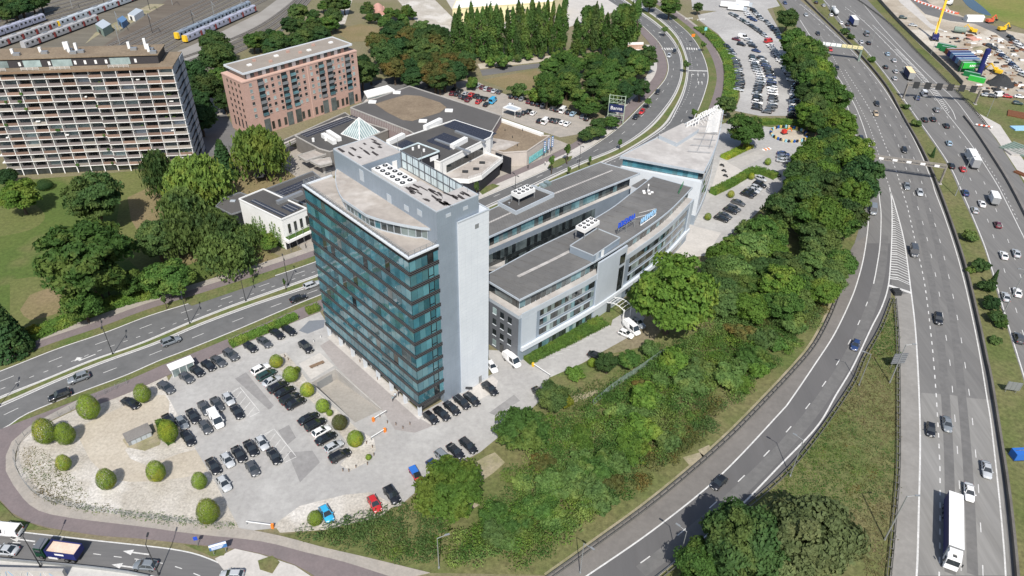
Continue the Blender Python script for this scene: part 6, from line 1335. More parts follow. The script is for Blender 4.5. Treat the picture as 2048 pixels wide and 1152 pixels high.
thicket('lawn_scrub', 'scrub on the strip between the office lane and the thicket', [(1100, 800), (1190, 770), (1300, 715), (1335, 705), (1290, 745), (1200, 800), (1130, 830)], 1.7, ['leaf_mid', 'leaf_hedge', 'leaf_olive'], [.3, .4, .3], .3, 1.3, 60, .18, 8)
r_ = np.random.default_rng(9); wd = lp[1] - lp[0]; wn_ = Vector((-wd.y, wd.x)).normalized(); wn_ = wn_ if wn_.dot(Vector((-1, -1))) > 0 else -wn_; Cc = []
for k in range(34):
    a = lp[0].lerp(lp[1], r_.uniform(.08, .82)); hh = r_.uniform(2.5, 8.2); n_l = int(90 * hh / 5); zz = r_.random(n_l) ** 1.3 * hh; sx = r_.normal(size=n_l) * (.55 - .4 * zz / hh); ud = wd.normalized()
    Cc.append(np.stack([a.x + ud.x * sx + wn_.x * r_.uniform(.05, .3, n_l), a.y + ud.y * sx + wn_.y * r_.uniform(.05, .3, n_l), zz], 1))
Cc = np.concatenate(Cc); V, Q = leaves(Cc, np.tile([wn_.x, wn_.y, .3], (len(Cc), 1)), np.full(len(Cc), .17), r_, .6); tag(obj('creeper', np_mesh('creeper', V, Q, ['leaf_hedge'])), 'green creeper climbing the side wall of the low white building', 'creeper', kind='stuff')
# ================================================================== VEHICLES
def ring(x, hw, zb, zt, ch=.10):   # body cross-section at station x
    m = (zb + zt) / 2
    return [(x, -hw * .90, zb), (x, -hw, zb + (m - zb) * .6), (x, -hw, m + (zt - m) * .4), (x, -hw * .96, zt - ch), (x, -hw * .84, zt), (x, 0, zt + .03), (x, hw * .84, zt), (x, hw * .96, zt - ch), (x, hw, m + (zt - m) * .4), (x, hw, zb + (m - zb) * .6), (x, hw * .90, zb)]
CARS = {   # stations of the body, cabin (rear base, rear roof, front roof, front base), roof z, belt z, half widths, wheel x, wheel r
    'hatch': dict(st=[(-2.02, .62, .40, .72), (-1.95, .80, .28, .90), (-1.6, .86, .22, .95), (0.5, .87, .20, .94), (1.0, .86, .22, .90), (1.65, .82, .25, .78), (1.95, .70, .30, .64), (2.03, .52, .38, .52)], cab=(-1.92, -1.45, .10, .95), rz=1.46, bz=.90, hb=.79, hr=.58, wx=(-1.25, 1.28), wr=.31),
    'sedan': dict(st=[(-2.3, .62, .42, .74), (-2.22, .82, .30, .92), (-1.5, .89, .22, .97), (0.4, .90, .20, .95), (1.0, .89, .22, .90), (1.85, .84, .25, .78), (2.2, .72, .30, .64), (2.3, .52, .38, .52)], cab=(-1.75, -1.0, .20, .98), rz=1.43, bz=.92, hb=.81, hr=.60, wx=(-1.38, 1.42), wr=.33),
    'estate': dict(st=[(-2.35, .66, .42, .80), (-2.28, .84, .30, .95), (-1.5, .90, .22, .98), (0.5, .90, .20, .96), (1.05, .89, .22, .92), (1.9, .84, .25, .80), (2.25, .72, .30, .65), (2.35, .52, .38, .52)], cab=(-2.22, -1.85, .25, 1.05), rz=1.48, bz=.94, hb=.82, hr=.62, wx=(-1.42, 1.45), wr=.33),
    'suv': dict(st=[(-2.25, .70, .48, .90), (-2.18, .88, .36, 1.08), (-1.5, .93, .28, 1.10), (0.5, .94, .27, 1.08), (1.0, .93, .28, 1.04), (1.85, .88, .30, .95), (2.15, .78, .36, .78), (2.25, .58, .42, .62)], cab=(-2.14, -1.75, .15, .92), rz=1.68, bz=1.05, hb=.86, hr=.67, wx=(-1.38, 1.40), wr=.37),
    'van': dict(st=[(-2.6, .86, .45, 1.10), (-2.55, .95, .35, 1.20), (-1.0, .98, .30, 1.22), (1.2, .98, .30, 1.22), (1.7, .95, .30, 1.15), (2.3, .88, .32, .98), (2.55, .72, .38, .75), (2.6, .5, .42, .6)], cab=(-2.56, -2.5, 1.15, 1.85), rz=2.25, bz=1.18, hb=.94, hr=.82, wx=(-1.55, 1.65), wr=.35)}
def car_parts(kind):
    c = CARS[kind]; body = MB().loft([ring(*s) for s in c['st']])
    a, b, d, e = c['cab']; hb, hr, bz, rz = c['hb'], c['hr'], c['bz'], c['rz']
    base = [(a, -hb, bz), (e, -hb * .96, bz - .02), (e, hb * .96, bz - .02), (a, hb, bz)]; top = [(b, -hr, rz - .03), (d, -hr, rz - .02), (d, hr, rz - .02), (b, hr, rz - .03)]
    glass = MB().add(base + top, [(0, 1, 5, 4), (1, 2, 6, 5), (2, 3, 7, 6), (3, 0, 4, 7), (4, 5, 6, 7)])
    roof = MB(); m = [(b - .02, -hr - .02, rz - .05), (d + .06, -hr - .02, rz - .05), (d + .06, hr + .02, rz - .05), (b - .02, hr + .02, rz - .05)]; t2 = [(b + .12, -hr * .8, rz + .03), (d - .15, -hr * .8, rz + .03), (d - .15, hr * .8, rz + .03), (b + .12, hr * .8, rz + .03)]
    roof.add(m + t2, [(4, 5, 6, 7), (0, 1, 5, 4), (1, 2, 6, 5), (2, 3, 7, 6), (3, 0, 4, 7)])
    for s in (-1, 1):
        for f0, f1, w_ in ((0, 0, .14), (.5, .5, .10), (1, 1, .08)):
            pb = Vector((a + (e - a) * f0 * .97 + .03, s * (hb * 1.005), bz)); pt = Vector((b + (d - b) * f1, s * (hr + .015), rz - .03)); roof.bar(pb, pt, w_ * (2.2 if kind == 'van' and f0 == .5 else 1), .05)
    if kind == 'van':
        for s in (-1, 1): roof.add([(a + .02, s * (hb + .012), bz), (a + (e - a) * .62, s * (hb + .012), bz), (b + (d - b) * .66, s * (hr + .02), rz - .03), (b, s * (hr + .02), rz - .03)], [(0, 1, 2, 3)])
    wheels = []
    for x in c['wx']:
        for s in (-1, 1): wheels.append((x, s * (c['st'][3][1] - .09)))
    x1 = c['st'][-3][0] + .10; y1 = c['st'][-3][1]; z1 = c['st'][-3][3]
    return body, glass, roof, wheels, c['wr'], (x1, y1, z1), (c['st'][1][0] - .02, c['st'][1][1], c['st'][1][3]), c
CM = {}
def car_meshes(kind):
    if kind in CM: return CM[kind]
    body, glass, roof, wheels, wr, hl, tl, c = car_parts(kind); d = {}
    d['body'] = body.mesh(kind + '_body', 'paint', True); d['windows'] = glass.mesh(kind + '_glass', 'car_glass'); d['roof'] = roof.mesh(kind + '_roof', 'paint')
    if 'wheel' not in CM: CM['wheel'] = MB().tube((0, -.1, 0), (0, .1, 0), 1, 1, 12).mesh('wheel', 'tyre'); CM['rim'] = MB().tube((0, -.112, 0), (0, .112, 0), .62, .62, 8).mesh('rim', 'rim')
    d['wheels'] = wheels; d['wr'] = wr; d['hl'] = hl; d['tl'] = tl; d['c'] = c
    one = MB().merge(body, 0).merge(roof, 0).merge(glass, 1)
    for x, y in wheels: one.tube((x, y - .1, wr), (x, y + .1, wr), wr, wr, 8, 2)
    for s in (-1, 1): one.box(hl[0] - .12, hl[0] + .06, s * hl[1] * .72 - .14, s * hl[1] * .72 + .14, hl[2] - .22, hl[2] - .04, 3); one.box(tl[0] - .04, tl[0] + .05, s * tl[1] * .8 - .12, s * tl[1] * .8 + .12, tl[2] - .28, tl[2] - .08, 4)
    d['one'] = one.mesh(kind + '_car', ['paint', 'car_glass', 'tyre', 'lamp_clear', 'lamp_red'])
    me = d['one']; nb = len(body.f); me.polygons.foreach_set('use_smooth', [i < nb for i in range(len(me.polygons))]); CM[kind] = d; return d
PAINT = {'k': ((.012, .013, .016), 'black'), 'g': ((.065, .070, .078), 'dark grey'), 's': ((.42, .44, .46), 'silver'), 'w': ((.78, .78, .78), 'white'), 'b': ((.022, .045, .13), 'dark blue'), 'r': ((.45, .022, .025), 'red'), 'l': ((.30, .42, .52), 'light blue'),
         'n': ((.02, .05, .045), 'dark green'), 'c': ((.035, .36, .62), 'bright blue'), 'm': ((.11, .018, .03), 'maroon'), 'e': ((.42, .33, .22), 'beige'), 'y': ((.18, .20, .22), 'grey')}
def car(p, rz, kind, colour, label, parts=True, group=None, name=None):
    d = car_meshes(kind); col = (*PAINT[colour][0], 1)
    nm = name or {'hatch': 'hatchback_car', 'sedan': 'saloon_car', 'estate': 'estate_car', 'suv': 'suv_car', 'van': 'panel_van'}[kind]; cat = 'van' if kind == 'van' else 'car'
    if not parts:
        o = tag(obj(nm, d['one'], None, p, rz, (1.06,) * 3), label, cat, group); o.color = col; return o
    t = thing(nm, label, cat, p, rz, group); t.scale = (1.06,) * 3
    for k in ('body', 'windows', 'roof'): o = obj(k, d[k], t); o.color = col
    for x, y in d['wheels']: wl = obj('wheel', CM['wheel'], t, (x, y, d['wr']), 0, (d['wr'], 1, d['wr'])); obj('rim', CM['rim'], wl)
    hx, hy, hz = d['hl']; tx, ty, tz = d['tl']
    for s in (-1, 1):
        bpiece('headlight', 'lamp_clear', t, hx - .12, hx + .08, s * hy * .72 - .15, s * hy * .72 + .15, hz - .22, hz - .05); bpiece('tail_light', 'lamp_red', t, tx - .04, tx + .06, s * ty * .8 - .13, s * ty * .8 + .13, tz - .28, tz - .06)
        o = bpiece('wing_mirror', 'paint', t, d['c']['cab'][3] - .35, d['c']['cab'][3] - .2, s * (d['c']['hb'] + .16) - .1, s * (d['c']['hb'] + .16) + .1, d['c']['bz'] - .03, d['c']['bz'] + .13); o.color = col
    bpiece('number_plate', 'plate', t, d['c']['st'][-1][0] - .02, d['c']['st'][-1][0] + .025, -.25, .25, .42, .53); return t
KN = {'hatch': 'hatchback', 'sedan': 'saloon', 'estate': 'estate car', 'suv': 'SUV', 'van': 'van'}
def carpx(u, v, du, dv, kind, colour, where, parts=True, group=None, z=.75):
    p = at(u, v, z); p.z = .08; return car(p, head(u, v, du, dv), kind, colour, PAINT[colour][1] + ' ' + KN[kind] + ' ' + where, parts, group)
def carrow(items, du, dv, where, group, parts=True, flip=0):
    for i, (u, v, kind, c) in enumerate(items):
        s = -1 if (flip and (i * 7) % flip == 0) else 1; carpx(u, v, du * s, dv * s, kind, c, where % nth(i + 1), parts, group)
# ---- office car park
carrow([(862, 835, 'hatch', 'k'), (884, 827, 'sedan', 'k'), (904, 816, 'sedan', 'k'), (924, 804, 'estate', 'k'), (944, 798, 'sedan', 'k'), (980, 777, 'estate', 'k')], 19, 16, 'at the foot of the tower gable, %s from the glass corner', 'black cars at the tower gable')
carrow([(578, 660, 'sedan', 'k'), (554, 667, 'sedan', 'k'), (529, 684, 'sedan', 'g'), (501, 694, 'hatch', 'k'), (462, 710, 'suv', 'g'), (437, 722, 'sedan', 'g'), (417, 731, 'hatch', 'k'), (394, 742, 'hatch', 'k'), (373, 755, 'hatch', 'g'), (332, 775, 'estate', 'g')], 24, 17, 'in the row below the boulevard hedge, %s from the tower', 'cars below the boulevard hedge')
carpx(261, 806, 24, 12, 'sedan', 'k', 'parked on the gravel between two egg bushes'); carpx(612, 694, 20, 18, 'suv', 'k', 'parked alone beside the tower plaza'); carpx(350, 728 + 60, 24, 17, 'hatch', 'g', 'behind the row end by the gravel edge') if False else None
carrow([(522, 738, 'suv', 'w'), (533, 749, 'estate', 'n'), (544, 761, 'sedan', 's'), (556, 773, 'estate', 'k'), (570, 783, 'sedan', 'k'), (580, 796, 'estate', 'k'), (591, 806, 'sedan', 'k')], 30, -16, 'in the upper row along the gravel island, %s from the top', 'upper row along the gravel island')
carrow([(617, 836, 'sedan', 'k'), (631, 848, 'estate', 'k'), (643, 862, 'hatch', 'w'), (652, 876, 'sedan', 'k'), (668, 892, 'hatch', 's'), (680, 911, 'suv', 'k')], 30, -16, 'in the lower row along the gravel island, %s from the top', 'lower row along the gravel island')
carrow([(457, 798, 'hatch', 's'), (434, 808, 'sedan', 'g'), (409, 816, 'sedan', 'g'), (386, 832, 'sedan', 'k'), (364, 845, 'hatch', 'y'), (338, 842, 'sedan', 'k')], 14, 20, 'in the middle double row, upper side, %s from the right', 'middle double row, upper side')
carrow([(474, 823, 'sedan', 'k'), (411, 854, 'hatch', 'g'), (376, 876, 'sedan', 'k')], 14, 20, 'in the middle double row, lower side, %s from the right', 'middle double row, lower side')
p = at(432, 838, 1.0); p.z = .08; car(p, head(432, 838, 16, 26), 'van', 'w', 'white camper van in the middle of the middle double row', True)
carrow([(524, 886, 'hatch', 's'), (502, 896, 'sedan', 'k'), (478, 908, 'sedan', 'k'), (455, 920, 'hatch', 's'), (427, 932, 'sedan', 'k')], 14, 20, 'in the lower double row, upper side, %s from the right', 'lower double row, upper side')
carrow([(548, 912, 'sedan', 'k'), (505, 937, 'hatch', 'g'), (448, 967, 'hatch', 's')], 14, 20, 'in the lower double row, lower side, %s from the right', 'lower double row, lower side')
carpx(653, 1027, 14, 24, 'hatch', 'c', 'beside the yellowish round bush at the bottom'); carpx(749, 1007, 14, 26, 'hatch', 'r', 'at the bottom edge of the car park'); carpx(784, 990, 20, 28, 'suv', 'k', 'right of the red hatchback at the bottom')
carpx(869, 932, 20, 18, 'hatch', 'b', 'half hidden by the yellow-green tree'); carpx(888, 914, 20, 18, 'estate', 'y', 'in the lower lane row, third from its upper end'); carpx(911, 902, 20, 18, 'sedan', 'k', 'in the lower lane row, second from its upper end'); carpx(937, 891, 20, 18, 'estate', 'k', 'in the lower lane row at its upper end')
carpx(1080, 787, 14, 14, 'sedan', 'k', 'half under the thin brownish tree'); carpx(984, 733, 12, 18, 'hatch', 'w', 'just behind the white tower panel'); carpx(1194, 712, 22, 8, 'sedan', 'k', 'beside the dark bushy tree'); carpx(1276, 645, 18, 14, 'sedan', 'y', 'behind the white vans under the chestnut'); carpx(1252, 667, 22, 10, 'hatch', 'w', 'below the white van under the chestnut')
for u, v, lab in ((1024, 719, 'white panel van parked at the office wing gable'), (1264, 655, 'white panel van under the big chestnut')): p = at(u, v, 1.1); p.z = .08; car(p, head(u, v, 20, 17), 'van', 'w', lab)
t = thing('small_pickup', 'small red pickup with a blue tarpaulin load in the lane', 'pickup', at(831, 948, .6) * 1, head(831, 948, 12, 20)); t.location.z = .08
d = car_meshes('hatch'); c_ = MB().loft([ring(*s) for s in [(-2.0, .7, .3, .62), (-1.9, .8, .3, .66), (.2, .8, .25, .68), (.25, .8, .25, .9), (1.4, .8, .25, .85), (1.9, .66, .3, .6)]]).build('body', 'paint', t, smooth=True); c_.color = (*PAINT['r'][0], 1)
o = obj('cab_windows', MB().add([(.2, -.74, .88), (1.35, -.7, .86), (1.35, .7, .86), (.2, .74, .88), (.35, -.6, 1.4), (.9, -.6, 1.4), (.9, .6, 1.4), (.35, .6, 1.4)], [(0, 1, 5, 4), (1, 2, 6, 5), (2, 3, 7, 6), (3, 0, 4, 7), (4, 5, 6, 7)]).mesh('cab_glass', 'car_glass'), t); bpiece('tarpaulin', 'blue_plastic', t, -1.85, .1, -.72, .72, .66, 1.15)
for x in (-1.2, 1.2):
    for s in (-.72, .72): obj('wheel', CM['wheel'], t, (x, s, .28), 0, (.28, 1, .28))
# ---- rear rows by the wedge building
carrow([(1443, 437, 'sedan', 'k'), (1450, 431, 'sedan', 'g'), (1461, 421, 'sedan', 'k'), (1468, 416, 'estate', 'g'), (1477, 405, 'sedan', 'g'), (1495, 389, 'sedan', 'k'), (1501, 384, 'sedan', 'k'), (1507, 380, 'sedan', 's'), (1513, 375, 'hatch', 's'), (1520, 369, 'suv', 'k'), (1523, 357, 'hatch', 's')], 22, 8, 'in the row behind the wedge building, %s from the bottom', 'cars behind the wedge building')
carrow([(1566, 321, 'sedan', 's'), (1566, 314, 'sedan', 'y'), (1567, 307, 'sedan', 'b')], 20, 3, 'beside the rear garage ramp, %s from the bottom', 'cars beside the rear garage ramp')
carpx(1551, 347, 18, 6, 'hatch', 'k', 'at the end of the bent hedge', False); carpx(1465, 245, 16, 3, 'sedan', 'k', 'half hidden behind the round tree at the wedge tip', False); carpx(1548, 410, 16, 8, 'sedan', 'k', 'in the tree shade beside the rear lane', False)
# ---- boulevard and slip road
for u, v, du, dv, k, c, w_ in ((157, 756, -30, 11, 'suv', 'y', 'on the near carriageway at left'), (119, 791, -30, 11, 'suv', 'k', 'nearest on the boulevard at left'), (342, 682, 30, -11, 'suv', 'y', 'on the near carriageway above the container'), (597, 596, 30, -11, 'sedan', 'k', 'on the near carriageway beside the tower'), (624, 569, 30, -11, 'estate', 's', 'passing behind the tower glass edge'), (290, 1130, -30, -2, 'hatch', 'y', 'on the slip road behind the tipper truck'), (10, 1100, -30, -3, 'sedan', 's', 'on the slip road at the left edge'), (463, 1150, -30, 0, 'hatch', 's', 'cut by the bottom edge on the slip road'), (1272, 233, -14, 14, 'sedan', 'k', 'parked on the cycle path near the billboard'), (1284, 223, -14, 14, 'hatch', 'r', 'parked beside a bushy roadside tree'), (1315, 183, -8, 14, 'sedan', 'k', 'parked at the boulevard bend'), (1338, 111, -2, 12, 'hatch', 's', 'waiting at the crossing, left lane'), (1349, 102, -2, 12, 'hatch', 'k', 'waiting at the crossing, right lane')):
    carpx(u, v, du, dv, k, c, w_, v > 500)
p = at(13, 1060, 1.1); p.z = .08; car(p, head(13, 1060, -30, -3), 'van', 'w', 'white van with red striped rear on the slip road at left')
# ---- motorway traffic
mw = 'on the western carriageway, %s from the bottom'
W_ = [(1974, 938, 4, 30, 'sedan', 's'), (1939, 983, 3, 30, 'sedan', 'w'), (1862, 858, 1, 30, 'hatch', 'k'), (1895, 847, 4, 30, 'sedan', 'y'), (1877, 637, 5, 30, 'suv', 'k'), (1828, 503, 6, 30, 'van', 'g'), (1840, 384, 9, 30, 'hatch', 's'), (1814, 371, 9, 30, 'sedan', 'y'), (1739, 342, 5, 30, 'hatch', 'w'), (1809, 299, 12, 30, 'hatch', 'k'), (1722, 278, 7, 30, 'suv', 'k'), (1752, 226, 14, 30, 'hatch', 'e'), (1754, 206, 15, 30, 'sedan', 'k'), (1692, 201, 14, 30, 'sedan', 'k'), (1674, 134, 16, 30, 'hatch', 'k'), (1661, 98, 16, 26, 'hatch', 'r'), (1636, 66, 18, 26, 'sedan', 'k'), (1612, 29, 20, 24, 'sedan', 's'), (1570, 5, 20, 22, 'sedan', 'b')]
W_.sort(key=lambda x: -x[1])
for i, (u, v, du, dv, k, c) in enumerate(W_): carpx(u, v, du, dv, k, c, mw % nth(i + 1), v > 280, 'cars on the western carriageway', .9)
E_ = [(2038, 675, -9, -30, 'suv', 'g'), (2012, 592, -8, -30, 'sedan', 's'), (2035, 583, -8, -30, 'sedan', 'w'), (2008, 509, -10, -30, 'sedan', 'w'), (2033, 505, -10, -30, 'sedan', 's'), (1996, 448, -12, -30, 'hatch', 'm'), (1950, 419, -12, -30, 'hatch', 's'), (1964, 406, -12, -30, 'sedan', 'w'), (1931, 384, -13, -30, 'sedan', 'b'), (1926, 337, -14, -28, 'hatch', 'r'), (1903, 330, -14, -28, 'sedan', 'k'), (1898, 285, -16, -28, 'hatch', 'l'), (1893, 250, -16, -26, 'sedan', 'k'), (1850, 238, -16, -26, 'sedan', 'k'), (1866, 237, -16, -26, 'sedan', 'k'), (1873, 219, -17, -26, 'suv', 'y'), (1834, 195, -17, -26, 'hatch', 'b'), (1789, 156, -18, -24, 'hatch', 's'), (1791, 142, -18, -24, 'hatch', 's'), (1771, 133, -18, -24, 'hatch', 'k'), (1788, 120, -18, -24, 'sedan', 's'), (1775, 107, -18, -24, 'hatch', 'l'), (1737, 85, -18, -22, 'sedan', 'k'), (1722, 83, -18, -22, 'sedan', 's'), (1696, 58, -18, -22, 'hatch', 'k'), (1695, 48, -18, -22, 'hatch', 'k'), (1682, 45, -18, -22, 'hatch', 'w'), (1662, 29, -18, -22, 'hatch', 'w'), (1647, 10, -18, -20, 'hatch', 's'), (1632, 4, -18, -20, 'hatch', 'k')]
E_.sort(key=lambda x: -x[1])
for i, (u, v, du, dv, k, c) in enumerate(E_): carpx(u, v, du, dv, k, c, 'on the eastern carriageway, %s from the bottom' % nth(i + 1), v > 480, 'cars on the eastern carriageway', .9)
carpx(1438, 965, -24, 22, 'hatch', 'k', 'on the exit ramp near the dark oak shadow'); carpx(1711, 690, -10, 26, 'hatch', 'b', 'on the exit ramp below the chevrons'); p = at(1747, 419, 1.1); p.z = .09; car(p, head(1747, 419, 1, 30), 'van', 'y', 'grey van entering the exit ramp', True)
for u, v, du, dv, c, lab in ((1658, 130, 14, 30, 'w', 'white van on the left lane under the graffiti gantry'), (1848, 186, -17, -26, 'w', 'white van under the black-panelled gantry'), (1733, 67, -18, -22, 'y', 'grey van near the top of the eastern carriageway')): p = at(u, v, 1.1); p.z = .09; car(p, head(u, v, du, dv), 'van', c, lab, False)
# ---- lorries
def lorry(u, v, du, dv, L, W, H, boxcol, cabcol, label, z=2.0, side=None, tanker=False, mark=None):
    p = at(u, v, z); p.z = .09; t = thing('lorry', label, 'truck', p, head(u, v, du, dv)); h = L / 2
    if tanker: o = MB().loft([[(x, math.cos(a) * W * .48 * k, 2.2 + math.sin(a) * W * .48 * k) for a in [i * 6.283 / 14 for i in range(14)]] for x, k in ((-h, .6), (-h + .25, 1), (h - 2.6, 1), (h - 2.4, .6))]).build('tank', 'tarp', t, smooth=True); o.color = (*boxcol, 1)
    else:
        mb = MB().box(-h, h - 2.6, -W / 2, W / 2, 1.0, H); o = mb.build('cargo_box', 'tarp', t); o.color = (*boxcol, 1)
        o = bpiece('box_roof', 'tarp', t, -h - .02, h - 2.58, -W / 2 - .02, W / 2 + .02, H, H + .05); o.color = (.74, .74, .73, 1) if side is None else (*side, 1)
        for x in (-h - .03, h - 2.6): bpiece('box_frame', 'metal_grey', t, x, x + .04, -W / 2, W / 2, .95, H)
    bpiece('chassis', 'metal_dark', t, -h, h - .4, -W * .4, W * .4, .55, 1.0)
    c = MB().loft([[(h - 2.3, -W * .48, .6), (h - 2.3, W * .48, .6), (h - 2.3, W * .48, min(H, 3.4)), (h - 2.3, -W * .48, min(H, 3.4))], [(h - .45, -W * .48, .5), (h - .45, W * .48, .5), (h - .45, W * .46, 3.05), (h - .45, -W * .46, 3.05)], [(h - .05, -W * .46, .5), (h - .05, W * .46, .5), (h - .15, W * .45, 1.7), (h - .15, -W * .45, 1.7)]]).build('cab', 'tarp', t); c.color = (*cabcol, 1)
    MB().add([(h - .10, -W * .43, 1.72), (h - .10, W * .43, 1.72), (h - .38, W * .42, 2.75), (h - .38, -W * .42, 2.75)], [(0, 1, 2, 3)]).build('windscreen', 'car_glass', c)
    for s in (-1, 1): MB().add([(h - 1.7, s * W * .485, 1.6), (h - .6, s * W * .485, 1.6), (h - .75, s * W * .475, 2.5), (h - 1.7, s * W * .475, 2.5)], [(0, 1, 2, 3)]).build('side_window', 'car_glass', c); bpiece('headlight', 'lamp_clear', t, h - .1, h + .02, s * W * .36 - .2, s * W * .36 + .2, .75, 1.0); bpiece('wing_mirror', 'metal_dark', t, h - .4, h - .2, s * (W * .5 + .25) - .1, s * (W * .5 + .25) + .1, 1.9, 2.6)
    xs = [h - 1.2] + ([-h + 1.2, -h + 2.5, -h + 3.8] if L > 12 else [-h + 1.6, -h + 2.8] if L > 9 else [-h + 1.6])
    for x in xs:
        for s in (-1, 1): wl = obj('wheel', CM['wheel'], t, (x, s * (W * .5 - .18), .5), 0, (.5, 1.6, .5)); obj('rim', CM['rim'], wl)
    return t
TRK = lorry(1905, 1062, 0, 30, 16.5, 2.55, 4.0, (.78, .79, .80), (.80, .80, .80), 'long white articulated lorry at the bottom right of the motorway', 2.0)
bpiece('side_curtain', 'navy', TRK, -8.2, 5.6, -1.32, -1.28, 1.15, 3.9); bpiece('roof_window', 'glass_dark', TRK, 6.9, 7.5, -.35, .35, 3.26, 3.32) ; bpiece('wind_deflector', 'metal_white', TRK, 6.0, 6.8, -1.1, 1.1, 3.3, 3.9)
lorry(1945, 316, -15, -28, 13, 2.55, 4.0, (.62, .63, .64), (.76, .76, .76), 'white box lorry on the eastern carriageway beside the sign gantry', 2.0)
lorry(1817, 146, -18, -25, 12, 2.55, 4.0, (.03, .04, .11), (.75, .75, .75), 'navy curtain lorry with yellowish roof near the hatched gore', 2.0, (.74, .60, .36))
lorry(1707, 41, -19, -22, 12, 2.55, 4.0, (.03, .07, .30), (.04, .08, .30), 'blue lorry near the top of the eastern carriageway', 2.0)
lorry(1669, 21, -19, -22, 12, 2.5, 3.6, (.55, .57, .58), (.75, .75, .75), 'silver tanker lorry at the top of the eastern carriageway', 1.8, tanker=True)
lorry(1988, 397, -12, -30, 6.5, 2.3, 3.2, (.72, .73, .74), (.75, .75, .75), 'small white box truck on the eastern carriageway', 1.5)
# tipper truck on the slip road
p = at(116, 1102, 1.4); p.z = .09; t = thing('tipper_truck', 'green and blue tipper truck with a sand load on the slip road', 'truck', p, head(116, 1102, -30, -4))
bpiece('chassis', 'metal_dark', t, -4.2, 3.6, -.9, .9, .6, 1.1); bd = MB().box(-4.2, 1.3, -1.25, -1.15, 1.15, 2.7).box(-4.2, 1.3, 1.15, 1.25, 1.15, 2.7).box(-4.3, -4.2, -1.25, 1.25, 1.15, 2.7).box(1.3, 1.4, -1.25, 1.25, 1.15, 3.0).box(-4.2, 1.3, -1.15, 1.15, 1.1, 1.2).build('tipper_body', 'navy', t)
MB().prism([(-4.1, -1.12), (1.25, -1.12), (1.25, 1.12), (-4.1, 1.12)], 1.2, 2.45).build('sand_load', 'sand_pink', t); c = MB().loft([[(1.9, -1.2, .6), (1.9, 1.2, .6), (1.9, 1.2, 3.0), (1.9, -1.2, 3.0)], [(3.7, -1.2, .55), (3.7, 1.2, .55), (3.6, 1.15, 2.9), (3.6, -1.15, 2.9)]]).build('cab', 'green_dark', t); bpiece('cab_roof', 'clad_dark', c, 1.9, 3.55, -1.1, 1.1, 3.0, 3.1)
for s in (-1, 1): bpiece('side_window', 'car_glass', c, 2.3, 3.3, s * 1.21 - .02, s * 1.21 + .02, 1.8, 2.7); bpiece('side_marking', 'sign_white', t, -2.2, -.5, s * 1.27 - .02, s * 1.27 + .02, 2.0, 2.4); bpiece('side_tank', 'metal_white', t, -.6, 1.2, s * 1.05 - .2, s * 1.05 + .2, .6, 1.05)
bpiece('windscreen', 'car_glass', c, 3.62, 3.68, -1.0, 1.0, 1.8, 2.75)
for x in (-3.4, -2.2, 2.7):
    for s in (-1, 1): wl = obj('wheel', CM['wheel'], t, (x, s * 1.05, .5), 0, (.5, 1.6, .5)); obj('rim', CM['rim'], wl)
# ---- far car park: columns of parked cars
MIXC = 'kgsbkwgskywkgsbygwskwnkgsw'
def col_cars(px, n, du, dv, where, seed, jit=0):
    r = random.Random(seed); P, L = resample(smooth_path(ats(px), 1), .25); 
    for i in range(n):
        p = P[int(i / max(1, n - 1) * (len(P) - 1))]; u = head(*px[min(len(px) - 1, int(i / n * len(px)))], du, dv); c = r.choice(MIXC); k = r.choice(['hatch', 'sedan', 'estate', 'suv', 'sedan', 'hatch'])
        car(Vector((p.x, p.y, .08)), u + (math.pi if r.random() < .3 else 0) + r.uniform(-.03, .03), k, c, PAINT[c][1] + ' ' + KN[k] + ', far car park, ' + where % nth(i + 1), False, 'cars in the far car park')
X = lambda x, y: (1380 + x / 5.2346, 20 + y / 5.2346)
col_cars([X(700, 1045), X(705, 950), X(705, 850), X(745, 740), X(715, 670), X(685, 600), X(655, 500)], 21, 20, 4, 'left middle column %s from the bottom', 1)
col_cars([X(800, 1080), X(850, 1040), X(868, 960), X(865, 880), X(855, 800), X(848, 720), X(825, 660), X(790, 590), X(748, 515)], 20, 20, 3, 'right middle column %s from the bottom', 2)
col_cars([X(505, 850), X(520, 780), X(515, 700), X(500, 620), X(475, 530)], 11, 20, 2, 'left edge column %s from the bottom', 3)
col_cars([X(440, 478), X(410, 430), X(382, 390)], 5, 20, 6, 'short upper left column %s from the bottom', 4)
col_cars([X(1075, 1130), X(1085, 1060), X(1090, 980), X(1095, 880), X(1098, 800)], 14, 20, 2, 'right edge column %s from the bottom', 5)
col_cars([X(1060, 745), X(1040, 690), X(1010, 640), X(990, 605)], 8, 20, 4, 'middle right column %s from the bottom', 6)
col_cars([X(950, 550), X(920, 490), X(880, 430), X(835, 382)], 9, 20, 5, 'upper right column %s from the bottom', 7)
col_cars([X(780, 280), X(700, 220), X(610, 160), X(520, 105), X(432, 55)], 14, 16, 8, 'slanted top row %s from the bottom', 8)
col_cars([X(940, 305), X(905, 250), X(850, 190), X(800, 135)], 8, 18, 8, 'upper far right row %s from the bottom', 9)
col_cars([X(745, 110), X(705, 60), X(660, 15)], 6, 18, 6, 'topmost right cluster %s from the bottom', 10)
col_cars([X(665, 115), X(620, 80), X(580, 20)], 5, 18, 6, 'topmost left cluster %s from the bottom', 11)
for i, (x, y, k, c) in enumerate(((485, 305, 'sedan', 'm'), (555, 285, 'van', 'w'), (538, 358, 'suv', 'k'), (610, 312, 'sedan', 's'), (640, 350, 'sedan', 'y'), (660, 376, 'sedan', 'k'), (694, 425, 'sedan', 'b'))): carpx(*X(x, y), 20, 5, k, c, 'in the far car park central loose group, %s from top' % nth(i + 1), False, 'loose group in the far car park')
